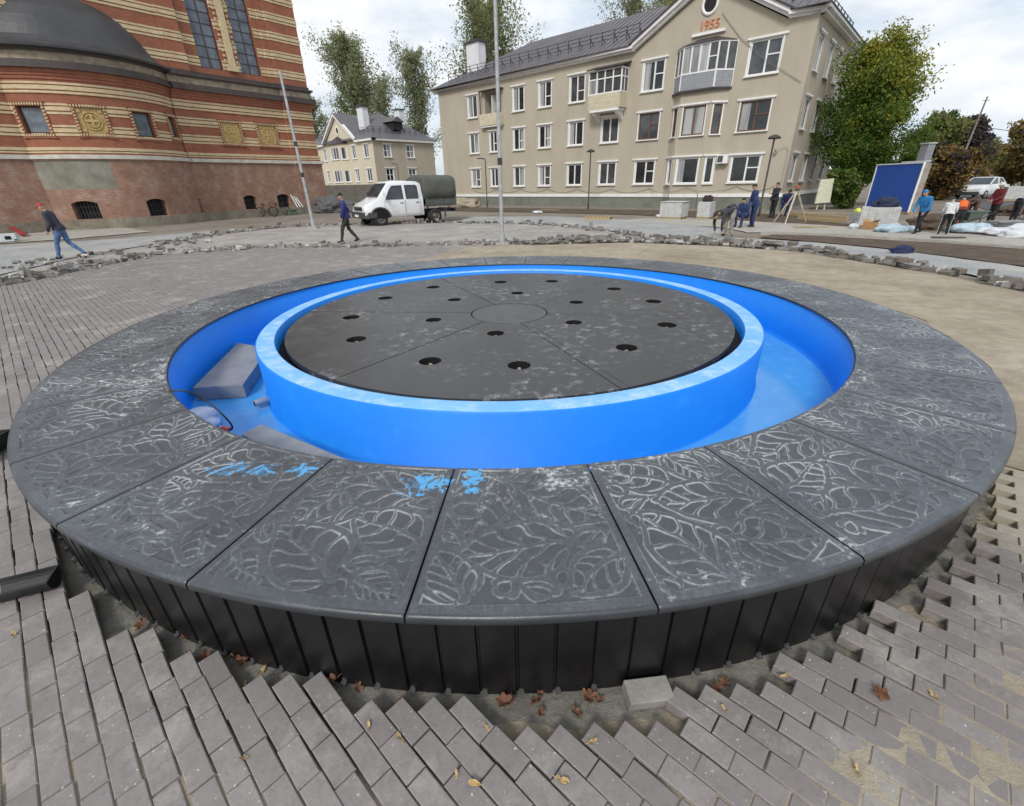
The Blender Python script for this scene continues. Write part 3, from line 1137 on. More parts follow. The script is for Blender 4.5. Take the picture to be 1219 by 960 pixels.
def loose(x, y, z, rz, mode, which, label, group, sc=1.0):
    src = LP[which]
    if LP_used[which]:
        o = src.copy()
        COL.objects.link(o)
    else:
        o = src
        LP_used[which] = True
    h = 0.066 if mode == 0 else (0.094 if mode == 1 else 0.19)
    rx = (0, pi / 2, 0)[mode]
    ry = (0, 0, pi / 2)[mode]
    o.location = (x, y, z + h / 2 * sc)
    o.rotation_euler = (rx + rnd.gauss(0, 0.10), ry + rnd.gauss(0, 0.10), rz)
    o.scale = (sc, sc, sc)
    tag(o, label, 'paver', group)
    return o


def strew(path, count, spread, base, which_p, label, group, stand=0.3, stack=0.25, along=0.4, sc=1.0, seed=3):
    r = random.Random(seed)
    P = [gp(*q, base) for q in path]
    L = [(P[i + 1] - P[i]).length for i in range(len(P) - 1)]
    T = sum(L)
    for k in range(count):
        s = r.random() * T
        i = 0
        while s > L[i]:
            s -= L[i]
            i += 1
        p = P[i].lerp(P[i + 1], s / L[i])
        d = (P[i + 1] - P[i]).normalized()
        nrm = Vector((-d.y, d.x, 0))
        p = p + nrm * r.gauss(0, spread)
        rz = atan2(d.y, d.x) + (r.gauss(0, 0.25) if r.random() < along else r.uniform(0, pi))
        mode = 0 if r.random() > stand else (1 if r.random() < 0.85 or sc > 1.2 else 2)
        z = base + (r.choice([0.06, 0.07, 0.12]) if r.random() < stack else 0)
        loose(p.x, p.y, z, rz, mode, 1 if r.random() < which_p else 0, label, group, sc)


strew([(-8, 342), (60, 328), (110, 317), (180, 305)], 62, 0.24, 0.03, 0.25, 'loose grey paver standing or lying in the left arc of dug-up pavers near the church', 'loose pavers in the left arc', 0.5, 0.3, 0.3, 1.15, 3)
strew([(180, 304), (300, 296), (450, 294), (600, 291), (740, 287)], 62, 0.14, 0.03, 0.5, 'loose paver among the low row of rubble right behind the fountain', 'loose pavers behind the fountain', 0.4, 0.25, 0.3, 1.0, 5)
strew([(640, 289), (740, 286), (830, 288), (905, 294)], 70, 0.26, 0.04, 0.45, 'loose paver in the heaped row beside the bending worker', 'loose pavers beside the bending worker', 0.45, 0.5, 0.3, 1.1, 7)
strew([(900, 294), (950, 299), (1050, 313), (1130, 326), (1219, 345)], 58, 0.13, 0.05, 0.7, 'loose brown paver stacked along the edge of the sand on the right', 'loose pavers along the sand edge', 0.15, 0.45, 0.85, 1.25, 9)
strew([(200, 291), (250, 280), (330, 271), (400, 267), (500, 266), (600, 266), (650, 268), (760, 281)], 48, 0.2, 0.03, 0.4, 'loose paver in the far outer row of rubble before the truck', 'loose pavers in the far outer row', 0.4, 0.3, 0.3, 1.2, 13)
# the smaller rubble between them: broken halves and chips, too many to count
m = M()
r = random.Random(77)
for path, count, spread in (([(-8, 342), (60, 328), (110, 317), (180, 305), (300, 296)], 150, .30), ([(180, 304), (300, 296), (450, 294), (600, 291), (740, 287), (905, 294)], 300, .16), ([(640, 288), (740, 286), (830, 288), (905, 294), (950, 298)], 190, .30), ([(900, 294), (950, 299), (1050, 313), (1130, 326), (1219, 345)], 60, .16),
                            ([(180, 292), (250, 280), (330, 271), (400, 268), (500, 266), (600, 266), (660, 268), (770, 282)], 220, .22), ([(0, 322), (60, 314), (120, 302), (200, 292), (260, 282)], 60, .5)):
    P = [gp(*q, .03) for q in path]
    L = [(P[i + 1] - P[i]).length for i in range(len(P) - 1)]
    for _ in range(count):
        s_ = r.random() * sum(L)
        i = 0
        while s_ > L[i]:
            s_ -= L[i]
            i += 1
        p = P[i].lerp(P[i + 1], s_ / L[i])
        d = (P[i + 1] - P[i]).normalized()
        p = p + Vector((-d.y, d.x, 0)) * r.gauss(0, spread)
        z = (.05, .06, .095)
        k = r.choice((.35, .6, 1.0, 1.0))
        m.box((p.x, p.y, .03 + .03 + r.random() * .05), (.19 * k, .09 * r.uniform(.6, 1), .065), r.choice((0, 0, 1, 2)), R=Matrix.Rotation(r.uniform(0, pi), 3, 'Z') @ Matrix.Rotation(r.gauss(0, .5), 3, 'X'))
rb = m.build('rubble', [M_LOOSE, M_LOOSE2, mat('pale_chip', (.48, .47, .44), .9, (.34, .33, .31), 6)])
tag(rb, 'strewn rubble of broken pavers and chips in arcs behind the fountain', 'rubble', kind='stuff')

# the single paver in front of the skirt
p = gp(769, 829, 0.0)
m = M()
m.box((0, 0, 0), (0.175, 0.088, 0.055))
o = tag(m.build('loose_paver', mat('pale_paver', (0.34, 0.325, 0.295), 0.85, (0.22, 0.21, 0.19), 9, 0.9, bmp=0.5, bscale=45), bevel=0.004), 'single pale paver lying alone against the foot of the black skirt', 'paver')
o.location = (p.x, p.y - 0.01, 0.038)
o.rotation_euler = (0.12, 0.04, 0.12)

# ------------------------------------------------------------------ fallen leaves and chips
M_LEAFB = mat('dry_leaf_brown', (0.21, 0.085, 0.04), 0.7, (0.09, 0.045, 0.028), 40, 0.9)
M_LEAFY = mat('dry_leaf_yellow', (0.60, 0.46, 0.22), 0.7, (0.40, 0.27, 0.11), 40, 0.9)


def leaf_mesh(kind, s, seed):
    r = random.Random(seed)
    m = M()
    n = 22
    out = []
    for k in range(n):
        a = 2 * pi * k / n
        if kind == 0:
            rad = 1 + 0.20 * cos(5 * a) + r.uniform(-0.16, 0.16)
            q = (rad * cos(a), rad * sin(a) * 0.85)
        else:
            q = (1.2 * cos(a), 0.48 * sin(a) * (1 + 0.4 * cos(a)))
        x, y = q[0] * s, q[1] * s
        z = 0.55 * (abs(y) ** 1.5 / s ** 0.5) + r.uniform(-0.2, 0.25) * s + 0.35 * x * x / s
        out.append((x, y, z + 0.003))
    c = (0, 0, 0.002)
    for k in range(n):
        m.face([c, out[k], out[(k + 1) % n]], 0, True)
        m.face([(c[0], c[1], c[2] - 0.001), (out[(k + 1) % n][0], out[(k + 1) % n][1], out[(k + 1) % n][2] - 0.001), (out[k][0], out[k][1], out[k][2] - 0.001)], 0, True)
    m.tube([(-s * 0.9, 0, 0.003), (-s * 1.7, s * 0.1, 0.004)], 0.0012, 5)
    return m


LV = []
for kind, mt, nm in ((0, M_LEAFB, 'fallen_leaf'), (0, M_LEAFB, 'fallen_leaf'), (1, M_LEAFY, 'fallen_leaf'), (1, M_LEAFY, 'fallen_leaf')):
    LV.append(leaf_mesh(kind, 0.022 if kind == 0 else 0.015, len(LV) + 3).build(nm, mt))
LV_used = [False] * 4


def leaf(x, y, z, i, label, group, sc=1.0):
    o = LV[i]
    if LV_used[i]:
        o = o.copy()
        COL.objects.link(o)
    LV_used[i] = True
    o.location = (x, y, z)
    o.rotation_euler = (rnd.gauss(0, 0.35), rnd.gauss(0, 0.35), rnd.uniform(0, 6.28))
    o.scale = (sc,) * 3
    tag(o, label, 'leaf', group)


r = random.Random(4)
for k in range(46):
    a = radians(r.uniform(-78, 58))
    rad = r.uniform(4.12, 4.25)
    leaf(rad * sin(a), -rad * cos(a), 0.012, r.choice((0, 0, 1, 2)), 'dry curled leaf lying in the earth trench along the black skirt', 'fallen leaves along the skirt', r.uniform(0.6, 1.15))
for (x, y) in ((100, 618), (128, 656), (98, 620), (132, 650), (255, 790), (290, 787), (225, 782), (600, 838), (640, 838), (700, 832), (396, 815), (160, 640), (280, 785)):
    q = gp(x, y, 0.015)
    leaf(q.x, q.y, 0.02, r.choice((0, 1)), 'rust-brown leaf caught in a gap between the pavers and the skirt', 'rust-brown leaves in the gaps', r.uniform(0.9, 1.4))
for (x, y) in ((565, 932), (578, 867), (668, 931), (705, 885), (475, 880), (440, 866), (1018, 918), (16, 757), (290, 905), (862, 846), (935, 806), (545, 920), (1110, 830)):
    q = gp(x, y, 0.06)
    leaf(q.x, q.y, 0.064, r.choice((2, 3)), 'small yellow leaf lying flat on the grey pavers in front', 'yellow leaves on the pavers', r.uniform(0.8, 1.3))
q = gp(1049, 827, 0.06)
leaf(q.x, q.y, 0.066, 0, 'single red-brown leaf lying on the pavers in front on the right', None, 1.1)

# black plastic trough at the left, and a second one cut by the picture's edge
M_TROUGH = mat('black_trough', (0.012, 0.013, 0.014), 0.6, (0.030, 0.031, 0.031), 9, 0.8, bmp=0.2, bscale=30)


def trough(loc, rz, L, Wd, H, label):
    t = thing('plastic_trough', label, 'trough', loc, rz)
    m = M()
    th_ = 0.008
    ths = [pi + pi * k / 12 for k in range(13)]
    prof = [(Wd / 2 * cos(t), H + H * sin(t)) for t in ths]
    pin = [((Wd / 2 - th_) * cos(t), H + (H - th_) * sin(t)) for t in ths]
    full = prof + pin[::-1]
    A = [(-L / 2, p[0], p[1]) for p in full]
    B = [(L / 2, p[0], p[1]) for p in full]
    n = len(full)
    for k in range(n):
        k2 = (k + 1) % n
        m.face([A[k], A[k2], B[k2], B[k]])
    for S, sgn in ((A, 1), (B, -1)):
        for k in range(len(prof) - 1):
            q = [S[k], S[k + 1], S[n - 2 - k], S[n - 1 - k]]
            m.face(q if sgn > 0 else q[::-1])
    m.build('shell', M_TROUGH, t)
    m = M()
    m.prism([(p[0], p[1]) for p in pin], lambda a, b, d: (d, a, b), L / 2 - 0.010, L / 2 - 0.002)
    m.build('end_plate', M_TROUGH, t)


q = gp(36, 706, 0.06)
trough((q.x, q.y, 0.064), radians(22), 0.235, 0.135, 0.075, 'open black plastic trough lying on the pavers beside the left of the skirt')
q = gp(-6, 545, 0.06)
trough((q.x - 0.06, q.y, 0.064), radians(100), 0.34, 0.20, 0.14, 'dark plastic trough behind the rim, cut off by the edge of the picture')
# ------------------------------------------------------------------ walls with openings
def wall_grid(m, P, us, zones, openings, mat_fn=None, off_fn=None, depth=0.16):
    """zones: (z0, z1, offset, material); openings: (u0, u1, z0, z1). Every cell that is not open becomes wall;
    ledges close the steps between courses that stand proud, reveals line the openings."""
    U = sorted(set([round(u, 4) for u in us] + [round(o[k], 4) for o in openings for k in (0, 1)]))
    Zs = sorted(set([round(z[0], 4) for z in zones] + [round(z[1], 4) for z in zones] + [round(o[k], 4) for o in openings for k in (2, 3)]))
    cells = {}
    for i in range(len(U) - 1):
        uc = (U[i] + U[i + 1]) / 2
        for j in range(len(Zs) - 1):
            zc = (Zs[j] + Zs[j + 1]) / 2
            if any(o[0] < uc < o[1] and o[2] < zc < o[3] for o in openings):
                continue
            zn = [z for z in zones if z[0] <= zc <= z[1]]
            if not zn:
                continue
            d, mi = zn[0][2], zn[0][3]
            if off_fn:
                d += off_fn(uc, zc)
            if mat_fn:
                mi = mat_fn(uc, zc, mi)
            cells[i, j] = (d, mi)
    for (i, j), (d, mi) in cells.items():
        u0, u1, z0, z1 = U[i], U[i + 1], Zs[j], Zs[j + 1]
        m.face([P(u0, z0, d), P(u1, z0, d), P(u1, z1, d), P(u0, z1, d)], mi)
        up = cells.get((i, j + 1))
        if up and abs(up[0] - d) > 1e-4:
            m.face([P(u0, z1, d), P(u1, z1, d), P(u1, z1, up[0]), P(u0, z1, up[0])], mi if d > up[0] else up[1])
        rt = cells.get((i + 1, j))
        if rt and abs(rt[0] - d) > 1e-4:
            m.face([P(u1, z0, d), P(u1, z0, rt[0]), P(u1, z1, rt[0]), P(u1, z1, d)], mi if d > rt[0] else rt[1])
    for o in openings:
        u0, u1, z0, z1 = o[:4]
        dd = o[4] if len(o) > 4 else depth
        a = o[5] if len(o) > 5 else 0.0
        mi = o[6] if len(o) > 6 else 0
        m.face([P(u0, z0, a), P(u0, z0, -dd), P(u0, z1, -dd), P(u0, z1, a)], mi)
        m.face([P(u1, z0, -dd), P(u1, z0, a), P(u1, z1, a), P(u1, z1, -dd)], mi)
        m.face([P(u0, z1, a), P(u0, z1, -dd), P(u1, z1, -dd), P(u1, z1, a)], mi)
        m.face([P(u0, z0, -dd), P(u0, z0, a), P(u1, z0, a), P(u1, z0, -dd)], mi)


def flat_P(o, d, nrm):
    def P(u, z, q):
        return o + d * u + nrm * q + Vector((0, 0, z))
    return P


def pbox(m, P, u0, u1, z0, z1, d0, d1, mi=0):
    m.hexa([P(u0, z0, d1), P(u1, z0, d1), P(u1, z0, d0), P(u0, z0, d0), P(u0, z1, d1), P(u1, z1, d1), P(u1, z1, d0), P(u0, z1, d0)], mi)


# ------------------------------------------------------------------ church
CO = Vector((-19.628, 27.541, 0.0))
CS = Vector((0.6030, 0.7977, 0.0)).normalized()
CN = Vector((CS.y, -CS.x, 0.0))


def chp(s, off, z):
    return CO + CS * s + CN * off + Vector((0, 0, z))


AS, AO, AR = -4.2, -2.7, 4.5
PJ = math.asin(3.6 / 4.5)


def phi_u(deg):
    return AR * (radians(deg) - PJ)


def PCH(u, z, d):
    if u < -1e-6:
        f = PJ + u / AR
        return chp(AS + (AR + d) * sin(f), AO + (AR + d) * cos(f), z)
    if u < 1e-6:
        return chp(-0.6 + 0.5 * d, d, z)
    if u < 9.0 - 1e-6:
        return chp(u - 0.6, d, z)
    return chp(8.4 + d, d - (u - 9.0), z)


def PUP(u, z, d):
    if u < 8.4 - 1e-6:
        return chp(u, d, z)
    return chp(8.4 + d, d - (u - 8.4), z)


def m_courses(name, a, b2, c, dz=7.5, rough=0.85):
    """Brick seen from afar: thin courses, mottled in colour."""
    m, nt, b = nodes_of(name)
    f = noise_fac(nt, 1.6, 8, 0.7)
    c1 = ramp(nt, f, [(0.32, a), (0.5, b2), (0.68, c)])
    f2 = noise_fac(nt, 4.0, 4, 0.6, stretch=(1, 1, 4))
    c1 = mixc(nt, ramp(nt, f2, [(0.35, (0.5,) * 3), (0.65, (0,) * 3)]), c1, tuple(x * 0.7 for x in a))
    tc = nt.nodes.new('ShaderNodeTexCoord')
    sp = nt.nodes.new('ShaderNodeSeparateXYZ')
    nt.links.new(tc.outputs['Object'], sp.inputs[0])
    mu = N(nt, 'ShaderNodeMath', operation='MULTIPLY')
    nt.links.new(sp.outputs[2], mu.inputs[0])
    mu.inputs[1].default_value = 1 / 0.075
    fr = N(nt, 'ShaderNodeMath', operation='FRACT')
    nt.links.new(mu.outputs[0], fr.inputs[0])
    j = ramp(nt, fr.outputs[0], [(0.0, (1,) * 3), (0.16, (0,) * 3)], 'CONSTANT')
    k = N(nt, 'ShaderNodeMath', operation='MULTIPLY')
    nt.links.new(j, k.inputs[0])
    k.inputs[1].default_value = 0.45
    c2 = mixc(nt, k.outputs[0], c1, tuple(x * 0.5 + 0.05 for x in a))
    nt.links.new(c2, b.inputs['Base Color'])
    b.inputs['Roughness'].default_value = rough
    bump(nt, b, f2, 0.3, 0.02)
    return m


M_RED = m_courses('church_red_brick', (0.27, 0.098, 0.055), (0.34, 0.125, 0.070), (0.40, 0.155, 0.09))
M_YEL = m_courses('church_yellow_brick', (0.56, 0.44, 0.26), (0.67, 0.54, 0.33), (0.76, 0.64, 0.42))
M_PLI = m_courses('church_plinth_brick', (0.25, 0.135, 0.095), (0.34, 0.20, 0.14), (0.42, 0.33, 0.27))
M_PLAS = mat('bare_plaster', (0.30, 0.285, 0.235), 0.9, (0.17, 0.165, 0.13), 1.2, 0.9, bmp=0.4, bscale=8, bdist=0.04)
M_LEDGE = mat('white_stone_ledge', (0.60, 0.58, 0.53), 0.8, (0.44, 0.42, 0.37), 2, 0.8)
M_CMET = mat('brown_sheet_metal', (0.075, 0.058, 0.052), 0.55, (0.05, 0.04, 0.038), 2)
M_FOOT = mat('rough_footing', (0.30, 0.27, 0.215), 0.95, (0.17, 0.145, 0.105), 1.1, 0.9, bmp=0.8, bscale=6, bdist=0.08)
M_FRZ = mat('stone_frieze', (0.40, 0.335, 0.245), 0.9, (0.20, 0.16, 0.12), 3, 0.9, bmp=0.3, bscale=10)
M_ROOF = mat('dark_roof_sheet', (0.060, 0.062, 0.068), 0.45, (0.040, 0.041, 0.045), 0.9, 0.9, bmp=0.25, bscale=2.2, bdist=0.06)
M_DARKOPEN = mat('window_recess', (0.012, 0.010, 0.012), 0.8)  # near-black colour stands in for the dark inside of openings
M_IRON = mat('iron_grille', (0.03, 0.03, 0.033), 0.5)
M_CGLS = glass('church_glass', (0.16, 0.19, 0.23), 0.12)  # blue-grey of the reflected sky is put into the base colour
M_WFRM = mat('brown_window_bars', (0.075, 0.035, 0.025), 0.5)

church = thing('church', 'red brick church with yellow stripes, rounded apse and dark half dome roof', 'church', tuple(chp(0, 0, 0)), world=True)


def triple(z, o=0.0):
    return [(z, z + .10, o + .025, 1), (z + .10, z + .155, o, 0), (z + .155, z + .325, o + .035, 1), (z + .325, z + .38, o, 0), (z + .38, z + .47, o + .025, 1)]


ZN = [(-0.3, .5, .30, 5), (.5, 2.0, .12, 2), (2.0, 3.35, .12, 2), (3.35, 3.42, .17, 2), (3.42, 3.61, .22, 3), (3.61, 3.70, .05, 0),
      (3.70, 3.77, .07, 1), (3.77, 3.81, .03, 0), (3.81, 3.95, .09, 1), (3.95, 4.46, 0, 0)] + triple(4.46) + [(4.93, 5.40, 0, 0)] + triple(5.40) + \
     [(5.87, 6.28, 0, 0)] + triple(6.28, .03) + [(6.75, 6.86, .05, 0), (6.86, 7.0, .10, 0), (7.0, 7.12, .15, 0), (7.12, 7.28, .20, 0),
      (7.28, 7.40, .36, 4), (7.40, 7.60, .30, 4), (7.60, 7.95, .15, 6), (7.95, 8.02, .22, 4), (8.02, 8.14, .30, 4)]
UA = [phi_u(a) for a in range(-112, 54, 4)]
UF = [0.0, 0.6, 0.9, 6.9, 7.0, 9.0, 9.5, 17.0]
wins = [(phi_u(-49.5), phi_u(-36)), (phi_u(11), phi_u(23.5))]
pans = [(phi_u(-79), phi_u(-66)), (phi_u(-19.5), phi_u(-5.5)), (2.56, 3.69), (4.95, 6.16)]
slit = (phi_u(40), phi_u(49.5))
bas = [(phi_u(-70), phi_u(-59), .52, 1.42), (phi_u(-40.5), phi_u(-26), .52, 1.43), (phi_u(1), phi_u(13.5), .52, 1.43), (phi_u(46), phi_u(50.5), .52, 1.37), (2.76, 3.60, .52, 1.42), (5.15, 6.07, .52, 1.42)]
ops = [(a, b, 4.56, 5.74, .22, .03) for a, b in wins] + [(a, b, 4.60, 5.72, .05, .03) for a, b in pans] + [(slit[0], slit[1], 4.7, 5.78, .22, .03)] + \
      [(a, b, z0, z1, .35, .12, 2) for a, b, z0, z1 in bas]


def mfn(u, z, mi):
    if mi == 2 and 2.0 < z < 3.35 and u < phi_u(-13):
        return 7
    return mi


def ofn(u, z):
    if z < 3.4:
        return 0.10 if 7.0 < u <= 9.0 else 0.0
    if u > 9.0:
        return 0.0
    if 6.95 < u:
        return 0.14
    if 0.02 < u < 0.6:
        return 0.10
    return 0.0


m = M()
P_LEFT = flat_P(chp(-24.0, 0, 0), CS, CN)
wall_grid(m, P_LEFT, [0.0, 8.0, 16.4], ZN, [], None, None)
wall_grid(m, PCH, UA + UF, ZN, ops, mfn, ofn)
m.build('wall', [M_RED, M_YEL, M_PLI, M_LEDGE, M_CMET, M_FOOT, M_FRZ, M_PLAS], church)

# upper wall behind the half dome, with paired tall windows
ZU = [(8.0, 8.30, .06, 4), (8.30, 8.66, 0, 0)]
z = 8.66
while z < 16:
    ZU += triple(z) + [(z + .47, z + 1.03, 0, 0)]
    z += 1.03
tall = [(1.70, 3.05, 8.60, 14.6), (4.15, 5.48, 8.60, 14.6)]


def ofu(u, z):
    if u > 8.4:
        return 0.0
    if u > 6.4:
        return 0.20
    if u > 5.95:
        return 0.10
    if u < -0.1:
        return 0.12
    if u < 0.95:
        return 0.20
    return 0.0


m = M()
wall_grid(m, PUP, [-10.0, -6, -3, -0.1, 0.95, 1.35, 3.3, 3.9, 5.75, 5.95, 6.4, 8.4, 8.9, 16.4], ZU, [(a, b, c, d, .30, 0.0) for a, b, c, d in tall], None, ofu)
m.face([PUP(-10, z, 0), PUP(8.4, z, 0), PUP(16.4, z, 0), chp(-10, -8, z)], 0)
m.build('upper_wall', [M_RED, M_YEL, M_PLI, M_LEDGE, M_CMET], church)
m = M()
pbox(m, PUP, 3.43, 3.83, 8.95, 14.6, 0.0, .12, 0)
pbox(m, PUP, 3.31, 3.95, 8.62, 8.95, 0.0, .17, 0)
for k in range(22):
    zz_ = 9.1 + k * 0.26
    for a in (3.20, 3.93):
        pbox(m, PUP, a, a + .13, zz_, zz_ + .13, 0.0, .05, 0)
m.build('yellow_pilaster', M_YEL, church)


def lattice(P, parent, u0, u1, z0, z1, d, nu, dz, name='window', bar=0.055, mats=None, pane=None, edge=0.07):
    m = M()
    for a, b in ((u0, u0 + edge), (u1 - edge, u1)):
        pbox(m, P, a, b, z0, z1, d - .03, d + .04)
    for a, b in ((z0, z0 + edge), (z1 - edge, z1)):
        pbox(m, P, u0 + edge, u1 - edge, a, b, d - .03, d + .038)
    for k in range(1, nu):
        u = u0 + (u1 - u0) * k / nu
        pbox(m, P, u - bar / 2, u + bar / 2, z0 + edge, z1 - edge, d - .02, d + .03)
    z = z0 + dz
    while z < z1 - 0.1:
        pbox(m, P, u0 + edge, u1 - edge, z - bar * .4, z + bar * .4, d - .018, d + .026)
        z += dz
    o = m.build(name, mats or M_WFRM, parent)
    m = M()
    pbox(m, P, u0 + edge * .5, u1 - edge * .5, z0 + edge * .5, z1 - edge * .5, d - .015, d + .002)
    m.build('pane', pane or M_CGLS, o)
    return o


for a, b, c, d in tall:
    lattice(PUP, church, a, b, c, d, -.2, 2, .575, 'tall_window')
for a, b in wins:
    lattice(PCH, church, a, b, 4.56, 5.74, -.16, 1, 9, 'window')
lattice(PCH, church, slit[0], slit[1], 4.7, 5.78, -.16, 1, 9, 'window')


def dentil_frame(u0, u1, z0, z1, nu_, nz_):
    """The saw-toothed brick frame round a window or a panel."""
    m = M()
    w_ = .15
    pbox(m, PCH, u0 - w_, u0, z0 - w_, z1 + w_, 0.0, .045, 0)
    pbox(m, PCH, u1, u1 + w_, z0 - w_, z1 + w_, 0.0, .045, 0)
    pbox(m, PCH, u0, u1, z0 - w_, z0, 0.0, .045, 0)
    pbox(m, PCH, u0, u1, z1, z1 + w_, 0.0, .045, 0)
    pbox(m, PCH, u0 - w_ - .06, u1 + w_ + .06, z1 + w_, z1 + w_ + .05, 0.0, .10, 0)
    pbox(m, PCH, u0 - w_ - .06, u1 + w_ + .06, z0 - w_ - .06, z0 - w_, 0.0, .10, 0)
    for k in range(nu_):
        u = u0 - w_ + (u1 - u0 + 2 * w_) * (k + .5) / nu_
        for zz_ in (z0 - w_ + .02, z1 + .03):
            pbox(m, PCH, u - .030, u + .030, zz_, zz_ + .10, .04, .085, 1)
    for k in range(nz_):
        zz_ = z0 + (z1 - z0) * (k + .5) / nz_
        for u in (u0 - .12, u1 + .03):
            pbox(m, PCH, u, u + .09, zz_ - .03, zz_ + .03, .04, .085, 1)
    return m.build('dentil_frame', [M_RED, M_YEL], church)


M_RELF = mat('yellow_relief', (0.58, 0.43, 0.18), 0.8, (0.36, 0.25, 0.10), 9, 0.9, bmp=0.5, bscale=14)
for a, b in wins + [slit]:
    dentil_frame(a, b, 4.56 if a != slit[0] else 4.7, 5.74, 12 if a != slit[0] else 7, 8)
for a, b in pans:
    dentil_frame(a, b, 4.60, 5.72, 12, 8)
    m = M()
    pbox(m, PCH, a, b, 4.60, 5.72, -.05, -.01)
    uc, zc = (a + b) / 2, 5.16
    for rad in (.42, .30):
        for k in range(20):
            t0, t1 = 2 * pi * k / 20, 2 * pi * (k + 1) / 20
            q = [(uc + rr * cos(t), zc + rr * sin(t)) for rr, t in ((rad, t0), (rad, t1), (rad - .05, t1), (rad - .05, t0))]
            m.prism(q, lambda x, y, d: PCH(x, y, d), .02, -.02)
    for du, dz in ((.05, .26), (.26, .05)):
        pbox(m, PCH, uc - du, uc + du, zc - dz, zc + dz, -.02, .025)
    for sx in (-1, 1):
        for sz in (-1, 1):
            pbox(m, PCH, uc + sx * .43 - .07, uc + sx * .43 + .07, zc + sz * .43 - .07, zc + sz * .43 + .07, -.02, .02)
    m.build('relief_panel', M_RELF, church)
for (a, b, z0, z1) in bas:
    m = M()
    pbox(m, PCH, a, b, z0, z1, -.36, -.30)
    o = m.build('basement_window', M_DARKOPEN, church)
    # low arch over the opening
    m = M()
    n = 8
    for k in range(n):
        t0, t1 = k / n, (k + 1) / n
        f0, f1 = (0.13 * (abs(2 * t - 1) ** 2.2) for t in (t0, t1))
        if b - a < .5:
            f0, f1 = f0 * .4, f1 * .4
        q = [(a + (b - a) * t0, z1 + .02), (a + (b - a) * t1, z1 + .02), (a + (b - a) * t1, z1 - f1 - .004), (a + (b - a) * t0, z1 - f0 - .004)]
        m.prism(q, lambda x, y, d: PCH(x, y, d), .118, -.05)
    m.build('brick_arch', M_PLI, o)
    if b - a > .5:
        m = M()
        for k in range(1, 7):
            u = a + (b - a) * k / 7
            pbox(m, PCH, u - .014, u + .014, z0, z1 - .04, -.12, -.095)
        for zz_ in (z0 + .28, z0 + .6):
            pbox(m, PCH, a, b, zz_ - .012, zz_ + .012, -.124, -.10)
        m.build('grille', M_IRON, o)

# half dome of dark sheet metal
m = M()
cc = chp(AS, AO, 0)
m.lathe([(4.86, 8.06), (5.02, 8.10), (5.03, 8.19), (4.80, 8.26), (4.52, 8.45), (4.34, 8.66), (4.13, 9.10), (3.92, 9.50), (3.59, 10.0), (3.19, 10.4), (2.85, 10.7), (2.2, 11.05), (1.2, 11.32), (0.02, 11.40)], 72, 0, cc, smooth=False)
m.build('dome_roof', M_ROOF, church)
# ------------------------------------------------------------------ apartment houses
M_BEIGE = mat('beige_render', (0.465, 0.415, 0.33), 0.9, (0.40, 0.355, 0.28), 0.9, 0.9, bmp=0.25, bscale=6, bdist=0.03, stretch=(1, 1, .35))
M_BEIGE2 = mat('pale_render', (0.63, 0.56, 0.43), 0.9, (0.57, 0.50, 0.38), 0.6, 0.9, bmp=0.15, bscale=30)
M_BASE = mat('green_grey_base', (0.19, 0.20, 0.165), 0.9, (0.14, 0.15, 0.125), 1.2)
M_WHITE = mat('white_trim', (0.80, 0.79, 0.77), 0.6, (0.70, 0.69, 0.67), 2)
M_PVC = mat('white_window_frame', (0.82, 0.82, 0.82), 0.4, (0.74, 0.74, 0.74), 3)
M_WOODW = mat('brown_window_frame', (0.15, 0.07, 0.035), 0.45, (0.10, 0.045, 0.024), 4)
M_TILE = mat('grey_metal_roof', (0.135, 0.125, 0.135), 0.5, (0.10, 0.092, 0.10), 0.8, 0.9, bmp=0.1, bscale=4)
M_ROOFB = mat('roof_edge_metal', (0.055, 0.045, 0.05), 0.5)
G_DARK = glass('window_dark', (0.030, 0.035, 0.040))
G_MID = glass('window_mid', (0.085, 0.09, 0.095))
G_CURT = mat('net_curtain', (0.42, 0.43, 0.42), 0.5, (0.18, 0.19, 0.19), 2.5, 0.7, stretch=(1, 1, 0.12))
M_BALC = mat('balcony_yellow', (0.60, 0.54, 0.40), 0.8, (0.50, 0.45, 0.33), 3)
M_SIDING = mat('grey_siding', (0.30, 0.31, 0.33), 0.6, (0.25, 0.26, 0.28), 3)
M_CHIM = mat('white_chimney', (0.72, 0.73, 0.75), 0.6, (0.62, 0.63, 0.66), 2)
wr = random.Random(21)


